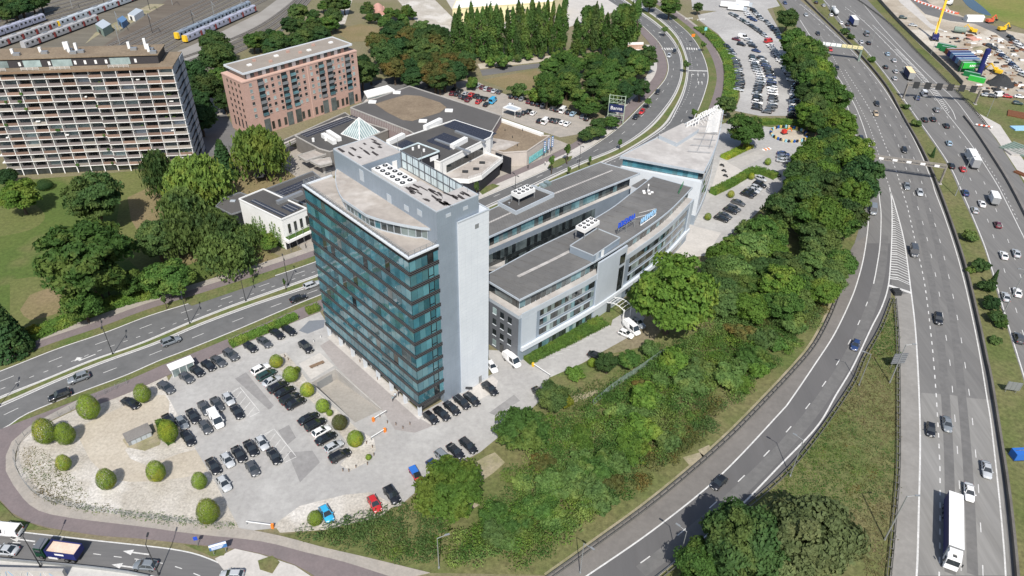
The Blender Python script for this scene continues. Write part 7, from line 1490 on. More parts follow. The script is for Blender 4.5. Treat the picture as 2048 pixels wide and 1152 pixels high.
p = at(*X(825, 320), 1.1); p.z = .08; car(p, head(*X(825, 320), 20, -4), 'van', 'r', 'red van at the right side of the far car park', False)
# ---- mall car park
Y = lambda x, y: (880 + x / 4.432, y / 4.432)
for nm, L in (('top row of the mall car park', [(295, 750, 's'), (335, 757, 's'), (378, 771, 'm'), (412, 783, 's'), (445, 791, 'm'), (482, 803, 's'), (526, 812, 'g'), (640, 850, 'k'), (685, 860, 'k'), (728, 872, 'y'), (790, 898, 'm'), (832, 910, 'k'), (874, 922, 'k'), (920, 928, 's'), (1000, 957, 'g'), (1042, 968, 'k'), (1140, 992, 'k'), (1180, 1006, 'l'), (1270, 1030, 'y'), (1308, 1046, 'k')]),
              ('left block of the mall car park', [(110, 826, 'm'), (130, 790, 'k'), (150, 832, 'k'), (176, 806, 'k'), (190, 852, 'g'), (222, 862, 'k'), (228, 828, 's'), (252, 880, 'm'), (280, 836, 'r'), (320, 848, 'k'), (342, 900, 'r'), (356, 866, 'k'), (400, 873, 'k'), (412, 922, 'k')]),
              ('front row of the mall car park', [(626, 930, 'w'), (712, 1012, 'g'), (742, 997, 'k'), (786, 985, 'k'), (828, 1001, 'w'), (886, 1066, 'k'), (997, 1062, 'k'), (1038, 1069, 'g'), (1086, 1084, 'w'), (1128, 1096, 'w')])):
    for i, (x, y, c) in enumerate(L): u, v = Y(x, y); carpx(u, v, 14, -12, ['hatch', 'sedan', 'hatch', 'estate'][i % 4], c, 'in %s, %s from left' % (nm, nth(i + 1)), False, 'cars in the mall car park')
for x, y, c, lab in ((1092, 972, 'w', 'white van in the top row of the mall car park'), (935, 1070, 'w', 'white van in the front row of the mall car park'), (470, 888, 'c', 'blue van in the left block of the mall car park')): u, v = Y(x, y); p = at(u, v, 1.1); p.z = .08; car(p, head(u, v, 14, -12), 'van', c, lab, False)
# ---- site cars
for i, (u, v, c) in enumerate(((1980, 92, 'g'), (1990, 97, 'g'), (2000, 104, 'w'), (2006, 112, 'b'), (2014, 117, 's'), (2020, 124, 'w'), (2026, 130, 'b'), (2033, 136, 's'), (2040, 142, 'w'), (2046, 150, 's'), (2022, 74, 'k'), (2026, 80, 'k'), (2034, 86, 'w'), (2042, 93, 'w'))): carpx(u, v, 16, 6, ['suv', 'estate', 'hatch'][i % 3], c, 'along the construction site road, %s from the left' % nth(i + 1), False, 'cars on the construction site')
for i, (u, v, k, c) in enumerate(((1974, 190, 'sedan', 's'), (1986, 192, 'hatch', 'k'), (2015, 192, 'hatch', 'r'), (2040, 193, 'sedan', 'w'), (2036, 206, 'hatch', 'n'), (1826, 50, 'sedan', 's'), (1806, 35, 'suv', 'n'))): carpx(u, v, 18, 2, k, c, 'on the sand beside the motorway, %s from the spoil heap' % nth(i + 1), False, 'cars on the sand')
p = at(2000, 189, 1.1); p.z = .08; car(p, head(2000, 189, 20, -2), 'van', 'w', 'white van on the sand near the black gantry panels', False)
# ================================================================== STREET FURNITURE, RAILWAY, SITE
def lamp(base, h, aim, label, arms=1, m='galv', group='lamp posts', arm=1.8):
    p = at(*base); t = thing('lamp_post', label, 'lamp post', p, aim, group)
    MB().tube((0, 0, 0), (0, 0, h), .17 if h > 11 else .11, .11 if h > 11 else .07, 7).build('pole', m, t); MB().tube((0, 0, 0), (0, 0, .5), .2, .2, 7).build('foot', m, t)
    for s in ([1] if arms == 1 else [1, -1]):
        MB().tube((0, 0, h - .05), (s * arm, 0, h + .25), .06, .05, 5).build('arm', m, t); MB().box(s * arm - .45, s * arm + .45, -.16, .16, h + .2, h + .34).build('lantern', m, t)
for i, (b, h, aim, arms) in enumerate((((1769, 1080), 13, 0, 1), ((1779, 766), 12, 0, 1), ((2008, 624), 14, 0, 2), ((1910, 392), 14.5, R(25), 2), ((1823, 224), 14.5, R(30), 2), ((1735, 115), 14.5, R(35), 2), ((1657, 37), 14.5, R(40), 2))):
    lamp(b, h, aim, 'tall grey lamp post on the motorway %s' % ('grass triangle near its tip at the bottom', 'grass triangle beside the sign back', 'median beside the cypress', 'median below the sign gantry', 'median below the black-panelled gantry', 'median below the graffiti gantry', 'median at the very top')[i], arms)
for i, (b, h, aim) in enumerate((((878, 1137), 9, R(20)), ((1160, 1147), 9, R(-40)), ((1356, 1130), 10, R(140)), ((1580, 953), 11, R(140)), ((1717, 772), 10, R(160)), ((1709, 430), 8, 0), ((1695, 267), 8, 0))):
    lamp(b, h, aim, 'slim grey lamp post beside the exit ramp, %s from the bottom left' % nth(i + 1))
for i, (b, h, aim) in enumerate((((226, 709), 9, R(115)), ((380, 648), 9, R(115)), ((492, 603), 9, R(115)), ((577, 570), 9, R(115)), ((1030, 399), 9, R(125)), ((1158, 338), 9, R(125)), ((0, 812), 9, R(115)))):
    lamp(b, h, aim, 'dark slim lamp post in the boulevard median, ' + ('fourth from the tower', 'third from the tower', 'second from the tower', 'beside the tower glass', 'behind the rear wing plant deck', 'behind the rear wing middle', 'at the left picture edge')[i], 2, 'metal_dark', 'boulevard lamp posts', 1.3)
for i, (b, h, aim) in enumerate((((82, 1134), 9, R(100)), ((318, 1150), 9, R(100)), ((1861, 111), 9, R(200)), ((1916, 153), 9, R(200)), ((1974, 233), 10, R(200)), ((1313, 96), 8, R(0)), ((1356, 96), 8, R(20)), ((1374, 138), 8, R(30)))):
    lamp(b, h, aim, ('dark lamp post on the parapet beside the tipper truck', 'dark lamp post behind the grey hatchback on the slip road', 'lamp post by the green containers', 'lamp post between the dark containers and motorway', 'lamp post beside the parked site cars', 'white signal mast left of the crossing', 'white signal mast right of the crossing', 'signal mast at the stop line')[i], 1, 'metal_dark' if i < 2 else 'galv')
# ---- guard rails and concrete barriers
def guardrail(path, label, h=.75, group='guard rails', step=2.2, name='guard_rail'):
    P = [Vector(p) for p in path]; q, L = resample(P, step); o = Vector((q[0].x, q[0].y, 0)); t = thing(name, label, 'guard rail', o, 0, group); R_ = [(p.x - o.x, p.y - o.y) for p in q]
    MB().wall(R_, h - .34, h, .10).build('rail', 'guard_steel', t); 
    q2 = offset_path(q, .75); R2 = [(p.x - o.x, p.y - o.y) for p in q2]; MB().wall(R2, h - .34, h, .10).build('rail', 'guard_steel', t)
    post = PR.get('gpost') or MB().box(-.06, .06, -.06, .06, 0, h).mesh('post', 'guard_steel'); PR['gpost'] = post; sp = PR.get('gspan') or MB().box(-.07, .07, 0, .75, h - .2, h - .08).mesh('spacer', 'guard_steel'); PR['gspan'] = sp
    for k in range(0, len(q) - 1): a = math.atan2(q[k + 1].y - q[k].y, q[k + 1].x - q[k].x); s = obj('spacer', sp, t, (R_[k][0], R_[k][1], 0), a); 
    for k in range(0, len(q), 2): obj('post', post, t, (R_[k][0], R_[k][1], 0))
guardrail(offset_path(smooth_path(ats(rp_l[1:]), 3), .4), 'double steel guard rail along the outer left edge of the exit ramp')
guardrail(offset_path(smooth_path(ats(rp_r[2:]), 3), .1), 'double steel guard rail along the inner right edge of the exit ramp')
guardrail(offset_path(smooth_path(ats(mw_lr[1:]), 3), .1)[::-1], 'double steel guard rail between the grass triangle and the motorway')
guardrail(smooth_path(ats([(1700, -10), (1775, 47), (1834, 107), (1904, 177), (1952, 229), (1975, 258)]), 3), 'steel guard rail along the outer edge of the eastern carriageway')
def wall_thing(path, h, th, m, label, name='concrete_barrier', cat='barrier', z0=0):
    q, L = resample([Vector(p) for p in path], 4.0); o = Vector((q[0].x, q[0].y, 0)); t = thing(name, label, cat, o); k = 0
    for a, b in zip(q[:-1], q[1:]): piece_on('segment', m, t, (a - o).xy, (b - o).xy * 1.0, z0, z0 + h, th)
    return t
wall_thing(smooth_path(ats([(1600, -8), (1647, 38), (1715, 106), (1771, 173), (1806, 236), (1848, 312), (1883, 398), (1924, 518), (1953, 635), (1972, 726), (1980, 763), (2000, 889), (2016, 998), (2030, 1134), (2042, 1300)]), 3), 1.15, .5, 'barrier', 'long dark concrete barrier between the western carriageway and the median')
wall_thing(smooth_path(ats([(1928, 234), (1950, 262), (1985, 315), (2020, 372), (2060, 450)]), 3), 1.0, .9, 'concrete_dark', 'thick grey barrier wall splitting the eastern carriageway lanes')
wall_thing(smooth_path(ats([(-160, 1102), (0, 1121), (157, 1135), (275, 1150), (330, 1164)]), 3), .8, .2, 'galv', 'steel parapet rail beside the slip road', 'parapet_rail', 'railing')
GR = thing('graffiti_wall', 'low wall covered with pale graffiti in the bottom left corner', 'wall', at(0, 1150)); 
MB().box(-9, 12, -.4, .2, 0, 2.2).build('wall', 'concrete', GR); rg_ = random.Random(8)
for k in range(16): x = -8 + k * 1.2; MB().bar((x, -.42, .3 + rg_.random() * .5), (x + rg_.uniform(-.8, .8), -.42, 1.5 + rg_.random() * .5), .18, .03).build('graffiti_stroke', rg_.choice(['sign_white', 'sign_white', 'sign_lightblue']), GR)
# ---- gantries
def gantry(a, b, z, label, panels, pm, pw, ph, posts=(0, 1), m='gantry_steel', depth=1.1):
    A = at(*a, z); B = at(*b, z); d = (B - A); L = d.xy.length; t = thing('sign_gantry', label, 'gantry', (A.x, A.y, 0), math.atan2(d.y, d.x)); mb = MB()
    for y in (-depth / 2, depth / 2):
        for zz in (z - .5, z + .5): mb.bar((0, y, zz), (L, y, zz), .24)
    mb.build('truss_chords', m, t); mb = MB(); n = int(L / 1.4)
    for k in range(n):
        x0, x1 = L * k / n, L * (k + 1) / n
        for y in (-depth / 2, depth / 2): mb.bar((x0, y, z - .5 if k % 2 else z + .5), (x1, y, z + .5 if k % 2 else z - .5), .08)
        mb.bar((x0, -depth / 2, z + .5), (x1, depth / 2, z + .5), .07)
    mb.build('truss_bracing', m, t); bpiece('walkway', m, t, 0, L, -depth / 2, depth / 2, z - .56, z - .50)
    for f in posts:
        x = L * f
        for y in (-depth / 2, depth / 2): bpiece('post', m, t, x - .18, x + .18, y - .18, y + .18, 0, z + .5)
        bpiece('post_foot', 'concrete', t, x - .6, x + .6, -1.1, 1.1, 0, .3)
    for k in range(panels): x = L * (k + .7) / (panels + .4); o = bpiece('sign_panel', pm, t, x - pw / 2, x + pw / 2, -depth / 2 - .25, -depth / 2 - .12, z - ph * .5, z + ph * .5)
    return t
gantry((1716, 309), (1893, 333), 6.8, 'steel sign gantry with small white panels over the western carriageway', 6, 'sign_white', 1.6, .8)
gantry((1816, 168), (1962, 178), 7.0, 'steel gantry with six black panels over the eastern carriageway', 6, 'metal_dark', 2.6, 3.0)
A, B = at(1640, 86, 6.5), at(1726, 96, 6.5); d = B - A; t = thing('graffiti_gantry', 'narrow green overhead sign gantry with white and yellow graffiti panels over the motorway', 'bridge', (A.x, A.y, 0), math.atan2(d.y, d.x)); L = d.xy.length  # overhead sign gantry with graffiti panels, shaped like a footbridge deck
bpiece('deck', 'green_grey', t, 0, L, -1.2, 1.2, 5.6, 6.3); bpiece('support', 'green_grey', t, L - .8, L, -1, 1, 0, 5.6); bpiece('support', 'green_grey', t, -.2, .6, -1, 1, 0, 5.6)
for k in range(8): bpiece('graffiti_panel', 'sign_white' if k < 4 else 'graf_yellow', t, L * k / 8 + .15, L * (k + 1) / 8 - .15, -1.35, -1.22, 6.0, 7.6)
for k in range(14): x = L * (k + .5) / 14; MB().bar((x - .5, -1.37, 6.4 + (k % 3) * .2), (x + .4, -1.37, 7.2 - (k % 2) * .3), .2, .03).build('graffiti_stroke', 'glass_turq' if k < 7 else 'wood', t)
# ---- signs
def panel_sign(u, v, w_, h, z0, rz, m, label, posts=2, back='galv', name='road_sign'):
    t = thing(name, label, 'sign', at(u, v), rz); bpiece('panel', m, t, -w_ / 2, w_ / 2, -.05, .05, z0, z0 + h)
    for k in range(posts): x = 0 if posts == 1 else (-w_ * .35 if k == 0 else w_ * .35); MB().tube((x, .1, 0), (x, .1, z0 + h), .07, .07, 6).build('post', 'galv', t)
    return t
t = panel_sign(1790, 738, 3.6, 3.2, 1.8, R(8), 'clad_dark', 'grey back of a road sign standing on the grass triangle'); 
for k in range(5): bpiece('back_rail', 'galv', t, -1.8, 1.8, -.12, -.06, 2.0 + k * .65, 2.1 + k * .65)
t = panel_sign(2020, 786, 3.2, 2.4, 1.0, R(-10), 'zinc', 'ribbed grey sign back on the motorway median'); 
for k in range(4): bpiece('back_rail', 'galv', t, -1.5 + k * 1.0, -1.4 + k * 1.0, -.12, -.06, 1.0, 3.4)
t = thing('crash_cushion', 'dark crash cushion at the nose of the chevron gore', 'barrier', at(1788, 582), R(92)); bpiece('nose', 'spoil', t, -2.4, 0, -1.0, 1.0, 0, 1.1); [bpiece('rib', 'metal_dark', t, -2.2 + k * .8, -2.0 + k * .8, -1.1, 1.1, 0, 1.3) for k in range(3)]
t = thing('generator_box', 'blue site generator with pipes on the motorway median', 'generator', at(2034, 915), R(5)); bpiece('housing', 'blue_plastic', t, -1.4, 1.4, -1.0, 1.0, .2, 2.0); bpiece('skid', 'metal_dark', t, -1.6, 1.6, -1.1, 1.1, 0, .2); [MB().tube((-1 + k * .6, .3, 2), (-.8 + k * .7, -.4, 2.8), .08, .08, 5).build('pipe', 'galv', t) for k in range(4)]
t = thing('billboard', 'tall lattice billboard with a navy Banna panel beside the wood', 'billboard', at(1214, 246), R(-14)); mb = MB(); 
Bw, Bh = 6.4, 12.0
for x in (0, Bw):
    for y in (0, .9): mb.bar((x, y, 0), (x, y, Bh), .22)
for z in (2, 4, 9.0, 10.5, Bh): mb.bar((0, 0, z), (Bw, 0, z), .14)
for k in range(5): mb.bar((Bw * k / 4, 0, 9.0), (Bw * k / 4, 0, Bh), .1)
for k in range(4): mb.bar((Bw * k / 4, 0, 9.0), (Bw * (k + 1) / 4, 0, 10.5), .1); mb.bar((0, 0, 2 + k), (Bw, .9, 3 + k), .06)
mb.build('lattice', 'green_pale', t); bpiece('panel', 'sign_navy', t, .1, Bw - .1, -.25, -.05, 5.2, 8.4); text_mesh('lettering', 'Banna', 2.0, 'sign_white', t, (Bw / 2, -.30, 6.8), (R(90), 0, 0), .04)
t = thing('billboard', 'wide roadside billboard with brown and white poster by the crossing', 'billboard', at(1254, 106), R(8)); bpiece('poster', 'poster', t, 0, 8, -.1, .1, 1.8, 5.4); bpiece('poster_sky', 'sign_white', t, .0, 8, -.14, -.1, 4.2, 5.4); bpiece('bottom_strip', 'sign_white', t, .6, 7.2, -.5, -.1, 1.3, 1.8); [bpiece('leg', 'metal_dark', t, x, x + .25, -.05, .2, 0, 1.8) for x in (.6, 3.8, 7)]
t = panel_sign(441, 1108, 3.0, 1.6, 1.6, R(22), 'sign_blue2', 'blue and white information board beside the cycle path'); bpiece('white_header', 'sign_white', t, -1.5, 1.5, -.09, -.05, 2.6, 3.2); [bpiece('text_line', 'sign_white', t, -1.2, .6 + .2 * k, -.08, -.05, 1.8 + k * .25, 1.9 + k * .25) for k in range(3)]
panel_sign(396, 1092, .7, .9, 1.8, R(15), 'sign_blue', 'small blue traffic sign left of the information board', 1); panel_sign(1384, 73 + 14, 2.0, 1.5, 3.5, R(20), 'orange', 'orange advertising sign beside the far car park bank', 1); panel_sign(1409, 74, 1.6, 1.8, 3.5, R(20), 'glass_turq', 'turquoise advertising sign beside the far car park entrance', 1)
panel_sign(1262, 113, 2.2, 1.2, .6, R(5), 'sign_white', 'white notice board below the roadside billboard')
# ---- kerbside bits of the office car park: booms, cabin, shed, fence, garage ramp
def boom(u, v, du, dv, L, label, m='orange'):
    t = thing('boom_barrier', label, 'barrier', at(u, v), head(u, v, du, dv)); bpiece('housing', m, t, -.25, .25, -.22, .22, 0, 1.15); bpiece('arm', 'metal_white', t, .2, L, -.08, .08, .88, 1.02); bpiece('arm_rest', 'galv', t, L - .1, L + .02, -.06, .06, 0, .9)
boom(546, 1056, -30, -4, 5.2, 'white boom barrier with orange housing at the car park exit'); boom(1066, 733, 24, 16, 5.6, 'long white boom barrier across the office lane', 'yellow'); boom(747, 843, 26, -16, 3.6, 'white boom with orange post at the top of the garage ramp, upper one'); boom(770, 864, -26, 16, 3.6, 'white boom with orange post at the top of the garage ramp, lower one')
t = thing('site_cabin', 'white cabin with glass sides behind the boulevard row of cars', 'cabin', at(366, 742), head(366, 742, 22, -9)); bpiece('walls', 'glass_pale', t, -2.6, 2.6, -1.1, 1.1, 0, 2.4); bpiece('roof', 'metal_white', t, -2.8, 2.8, -1.3, 1.3, 2.4, 2.6); [bpiece('post', 'metal_white', t, x - .08, x + .08, -1.16, -1.1, 0, 2.4) for x in (-2.5, -.8, .8, 2.5)]
t = thing('low_shed', 'low grey sheet-metal shed on the gravel corner', 'shed', at(279, 876), head(279, 876, 22, -10)); bpiece('walls', 'zinc', t, -2.4, 2.4, -1.1, 1.1, 0, 1.5); MB().add([(-2.6, -1.3, 1.35), (2.6, -1.3, 1.35), (2.6, 1.3, 1.9), (-2.6, 1.3, 1.9), (-2.6, -1.3, 1.45), (2.6, -1.3, 1.45), (2.6, 1.3, 2.0), (-2.6, 1.3, 2.0)], [(3, 2, 1, 0), (4, 5, 6, 7), (0, 1, 5, 4), (1, 2, 6, 5), (2, 3, 7, 6), (3, 0, 4, 7)]).build('roof', 'concrete_dark', t); [bpiece('door_leaf', 'clad_light', t, x, x + .9, -1.14, -1.1, .05, 1.3) for x in (-1.8, -.8, .3, 1.3)]
fp = smooth_path(ats([(255, 768), (157, 815), (66, 861), (36, 892), (31, 928), (47, 963), (78, 994), (137, 1014), (235, 1030), (353, 1045), (471, 1056)]), 2); q, L = resample(fp, 2.5); o = Vector((*q[0].xy, 0)); t = thing('wire_fence', 'thin wire mesh fence round the gravel corner', 'fence', o)
for p in q: bpiece('post', 'galv', t, p.x - o.x - .04, p.x - o.x + .04, p.y - o.y - .04, p.y - o.y + .04, 0, 1.6)
mb = MB()
for z in (.1, .4, .7, 1.0, 1.3, 1.55): mb.wall([tuple((p - o).xy) for p in q], z, z + .025, .02)
mb.build('wires', 'galv', t)
# garage ramp walls and floor (the opening itself is left out of the ground sheets)
RA, RB_, RC, RD = (at(*p) for p in RAMP_PX); t = thing('garage_ramp', 'sunken garage ramp with pale retaining walls beside the tower plaza', 'ramp', RA); rl = lambda p, z=0: (p.x - RA.x, p.y - RA.y, z); dz = -2.9
MB().add([rl(RA, dz), rl(RB_, dz), rl(RC, .03), rl(RD, .03)], [(0, 3, 2, 1)]).build('ramp_floor', 'ramp_floor', t)
for nm, a, b in (('end_wall', RA, RB_), ('side_wall', RB_, RC), ('side_wall', RD, RA)): MB().wall([rl(a)[:2], rl(b)[:2]], dz, .35 if a is not RD else .15, .3).build(nm, 'concrete', t)
mid = (RA + RB_) / 2; piece_on('garage_door', 'zinc', t, Vector(rl(RA)[:2]).lerp(Vector(rl(RB_)[:2]), .2), Vector(rl(RA)[:2]).lerp(Vector(rl(RB_)[:2]), .8), dz, -.5, .1, -.2 if (RB_ - RA).cross(RC - RB_).z > 0 else .2)
t = thing('tree_bench', 'dark wooden bench on the pale terrace above the garage ramp', 'bench', at(634, 731), head(634, 731, 22, -9)); [bpiece('seat_slat', 'wood', t, -1.8, 1.8, -.5 + k * .35, -.25 + k * .35, .4, .46) for k in range(3)]; [bpiece('leg', 'metal_dark', t, x - .08, x + .08, -.45, .4, 0, .4) for x in (-1.4, 0, 1.4)]
area('bench_terrace', [(598, 728), (640, 706), (668, 732), (622, 760)], 'pave_light', .098)
for k, (u, v) in enumerate(((628, 685), (642, 676), (760, 835), (775, 847), (792, 851), (806, 858), (820, 850), (686, 943), (698, 944), (712, 936), (735, 930), (748, 912), (724, 878), (733, 888), (745, 896), (570, 715), (577, 721), (703, 706), (720, 725), (755, 760))):
    t = thing('bollard', 'short %s post by the tower plaza, %s counting from its back corner' % ('white' if k < 2 else 'dark', nth(k + 1)), 'bollard', at(u, v), 0, 'plaza bollards'); MB().tube((0, 0, 0), (0, 0, .95), .09, .09, 7).build('post', 'metal_white' if k < 2 else 'wood', t); MB().tube((0, 0, .95), (0, 0, 1.02), .11, .06, 7).build('cap', 'metal_dark', t)
t = thing('white_barrier_post', 'white post and parasol base beside the row end at the tower gable', 'post', at(938, 786), 0); MB().tube((0, 0, 0), (0, 0, 1.6), .06, .06, 6).build('post', 'galv', t); MB().box(-.8, .8, -.3, .3, 1.6, 1.7).build('shade', 'metal_dark', t)
# ---- people
def person_mesh():
    V = [(0, 0, .95), (0, 0, 1.2), (0, .02, 1.42), (0, .02, 1.52), (0, .03, 1.68), (.11, 0, .9), (.12, .06, .5), (.12, .02, .06), (.12, .16, .03), (-.11, 0, .9), (-.12, -.05, .5), (-.12, -.14, .08), (-.12, -.02, .03), (.2, .0, 1.4), (.26, .02, 1.12), (.25, .14, .9), (-.2, 0, 1.4), (-.26, -.02, 1.12), (-.25, .1, .9)]
    E_ = [(0, 1), (1, 2), (2, 3), (3, 4), (0, 5), (5, 6), (6, 7), (7, 8), (0, 9), (9, 10), (10, 11), (11, 12), (2, 13), (13, 14), (14, 15), (2, 16), (16, 17), (17, 18)]
    rad = [.15, .14, .14, .06, .10, .10, .075, .05, .04, .10, .075, .05, .04, .07, .05, .04, .07, .05, .04]
    me = bpy.data.meshes.new('person_skeleton'); me.from_pydata(V, E_, []); o = bpy.data.objects.new('person_tmp', me); COL.objects.link(o); o.modifiers.new('skin', 'SKIN'); o.modifiers.new('sub', 'SUBSURF').levels = 1
    for i, r_ in enumerate(rad): me.skin_vertices[0].data[i].radius = (r_, r_ * (.75 if i < 3 else 1))
    me.skin_vertices[0].data[0].use_root = True; dg = bpy.context.evaluated_depsgraph_get(); out = bpy.data.meshes.new_from_object(o.evaluated_get(dg)); bpy.data.objects.remove(o); out.materials.clear()
    for m in ('skin', 'cloth', 'metal_dark'): out.materials.append(M[m])
    for p in out.polygons: z = p.center.z; p.material_index = 0 if z > 1.53 or (abs(p.center.x) > .2 and z < 1.0 and z > .8) else 1 if z > .9 else 2; p.use_smooth = True
    return out
PM = person_mesh()
for k, (u, v, c, lab) in enumerate(((791, 797, (.5, .55, .6), 'person in a pale top walking by the tower entrance'), (797, 793, (.05, .05, .07), 'person in black beside the pale-topped walker'), (716, 712, (.03, .03, .04), 'person in black by the tower lobby columns'), (786, 803, (.25, .32, .35), 'person in a grey-blue top below the tower entrance'), (1090, 331, (.75, .72, .7), 'person in white on the cycle path before the mall'), (1056, 338, (.05, .05, .06), 'person in dark clothes before the mall wall'), (612, 497, (.06, .06, .07), 'person in dark clothes on the pavement beside the white building'))):
    o = tag(obj('person', PM, None, at(u, v) + Vector((0, 0, .12)), k * 1.3), lab, 'person'); o.color = (*c, 1); hr = MB().loft([[(math.cos(a) * r_, math.sin(a) * r_ + .03, z) for a in [i * 1.047 for i in range(6)]] for z, r_ in ((1.64, .105), (1.72, .10), (1.78, .05))]).build('hair', 'wood', o)
# ---- motorbikes, barrels, far details
for k, (u, v) in enumerate(((1444, 331), (1448, 342), (1451, 352))):
    t = thing('motorbike', 'dark motorbike parked on the bike terrace, %s from the top' % nth(k + 1), 'motorbike', at(u, v, .4) * 1, head(u, v, 12, 4), 'motorbikes on the terrace'); t.location.z = .09
    for x in (-.7, .7): obj('wheel', CM['wheel'], t, (x, 0, .32), 0, (.32, .6, .32))
    MB().loft([[(-.6, -.1, .6), (-.6, .1, .6), (-.6, .1, .8), (-.6, -.1, .8)], [(0, -.18, .4), (0, .18, .4), (0, .16, .95), (0, -.16, .95)], [(.6, -.1, .6), (.6, .1, .6), (.5, .1, 1.0), (.5, -.1, 1.0)]]).build('body', 'spoil', t); MB().bar((.5, -.35, 1.05), (.5, .35, 1.05), .06).build('handlebar', 'metal_dark', t); bpiece('seat', 'tyre', t, -.6, .0, -.13, .13, .85, .95)
bc = at(1577, 270); ex = (at(1612, 273) - at(1540, 266)) * .5; ey = (at(1577, 256) - at(1577, 285)) * .5
for k in range(40):
    a = k / 40 * 6.283; p = bc + ex * math.cos(a) + ey * math.sin(a); c = [(.02, .02, .03), (.55, .42, .12), (.02, .10, .35), (.02, .02, .03), (.60, .50, .30), (.25, .5, .6)][(k * 7) % 6]
    o = tag(obj('barrel', PR.setdefault('barrel', MB().tube((0, 0, 0), (0, 0, 1.0), .42, .42, 10).tube((0, 0, .32), (0, 0, .38), .45, .45, 10).tube((0, 0, .66), (0, 0, .72), .45, .45, 10).mesh('barrel', 'tarp')), None, (p.x, p.y, .08)), 'painted barrel in the ring of barrels by the rear lane, %s anticlockwise from the right' % nth(k + 1), 'barrel', 'ring of barrels'); o.color = (*c, 1)
t = thing('small_digger', 'small red digger inside the ring of barrels', 'digger', at(1568, 268), .4); bpiece('tracks', 'metal_dark', t, -1.2, 1.2, -.8, .8, 0, .6); bpiece('cab', 'red', t, -1, .6, -.7, .7, .6, 1.9); MB().bar((.5, 0, 1.2), (2.6, 0, 2.4), .3).bar((2.6, 0, 2.4), (3.8, 0, .6), .25).build('boom', 'orange', t)
t = thing('striped_works_barrier', 'orange and white works mat beside the rear garage ramp', 'barrier', at(1533, 299), .5); [bpiece('bar', 'orange' if k % 2 else 'sign_white', t, -2 + k * .8, -1.3 + k * .8, -.6, .6, .05, .35) for k in range(5)]
area('sand_ring', [(1545, 262), (1580, 258), (1610, 270), (1605, 282), (1575, 284), (1548, 276)], 'sand', .088, smooth=True)
# ---- railway: trains, masts, huts
def train(a, b, n, m_, label, doors='train_red', nose='yellow', stripe=None):
    A, B = at(*a), at(*b); d = B - A; L = d.xy.length; t = thing('train', label, 'train', (A.x, A.y, .2), math.atan2(d.y, d.x)); cl = L / n
    for k in range(n):
        x0, x1 = k * cl + .3, (k + 1) * cl - .3; c = MB().loft([[(x, -1.4, .7), (x, 1.4, .7), (x, 1.45, 2.2), (x, 1.25, 3.6), (x, .6, 3.95), (x, -.6, 3.95), (x, -1.25, 3.6), (x, -1.45, 2.2)] for x in (x0, x1)]).build('carriage', m_, t); bpiece('bogies', 'metal_dark', t, x0 + 1, x1 - 1, -1.1, 1.1, 0, .7)
        nw = max(3, int(cl / 3.2))
        for j in range(nw): xx = x0 + (x1 - x0) * (j + .5) / nw; bpiece('window', 'glass_dark', c, xx - .6, xx + .6, -1.5, -1.36, 2.1, 3.0)
        if doors: 
            for xx in (x1 - 1.3,): bpiece('door', doors, c, xx, xx + 1.2, -1.53, -1.38, .8, 3.2)
        bpiece('roof_unit', 'zinc', c, x0 + cl * .3, x0 + cl * .6, -.6, .6, 3.95, 4.2)
    if nose: MB().loft([[(x, -1.4 * s, .7), (x, 1.4 * s, .7), (x, 1.42 * s, 2.2), (x, 1.2 * s, 3.6), (x, -1.2 * s, 3.6), (x, -1.42 * s, 2.2)] for x, s in ((.25, 1.02), (-.9, .8))]).build('nose', nose, t)
    return t
train((-10, 100), (128, 52), 5, 'clad_train', 'white train with red doors nearest to the apartment roof, on the left', 'train_red', None); train((118, 56), (290, -6), 6, 'clad_light', 'pale train with red doors continuing to the top edge', 'train_red', 'yellow'); train((48, 100), (196, 44), 5, 'clad_train', 'second white train with red doors behind the roof chimneys', 'train_red', None); train((-20, 80), (90, 42), 4, 'clad_violet', 'violet-grey train on the outer tracks at far left', None, None)
train((372, 86), (510, 24), 5, 'clad_violet', 'long grey double train with yellow nose right of the apartment roof', 'train_red', 'yellow'); train((356, 80), (500, 16), 5, 'clad_grey', 'grey-blue train with yellow nose behind the double train', None, 'yellow')
for k, (u, v, h) in enumerate(((145, 16, 9), (210, 12, 9), (240, 62, 10), (305, 66, 10), (345, 10, 9), (390, 60, 10), (430, 40, 10), (65, 20, 8), (485, 20, 10), (300, 20, 9), (240, 90, 10))):
    t = thing('catenary_mast', 'thin steel catenary mast in the rail yard, %s of eleven from lower left' % nth(k + 1), 'mast', at(u, v), R(32), 'catenary masts'); mb = MB().bar((0, 0, 0), (0, 0, h), .3); mb.build('mast', 'metal_dark' if k % 2 else 'galv', t); MB().bar((0, -.2, h - 1), (0, -9, h - .6), .16).bar((0, -.2, h - .2), (0, -9, h - .6), .1).build('cross_arm', 'galv', t)
for lab, px, z, wm, rm in (('green-grey hut with pale roof between the tracks', [(190, 48), (205, 58), (222, 48), (206, 38)], 4, 'green_grey', 'clad_light'), ('blue container hut between the tracks', [(234, 38), (244, 46), (254, 38), (245, 31)], 3, 'blue_grey', 'blue_grey'), ('white portable cabin in the rail yard', [(255, 28), (268, 32), (286, 20), (272, 16)], 3, 'render_white', 'clad_light')):
    tt, oo, pp_ = block('railway_hut', lab, px, z, wm, rm, 'hut'); d_ = pp_[1] - pp_[0]; piece_on('door', 'metal_dark', tt, d_ * .3, d_ * .6, .1, 2.2, .1, .06 if True else 0)
area('yard_path', [(170, 88), (200, 68), (240, 60), (280, 36), (330, 8), (300, 8), (240, 40), (190, 66)], 'mud', .046)
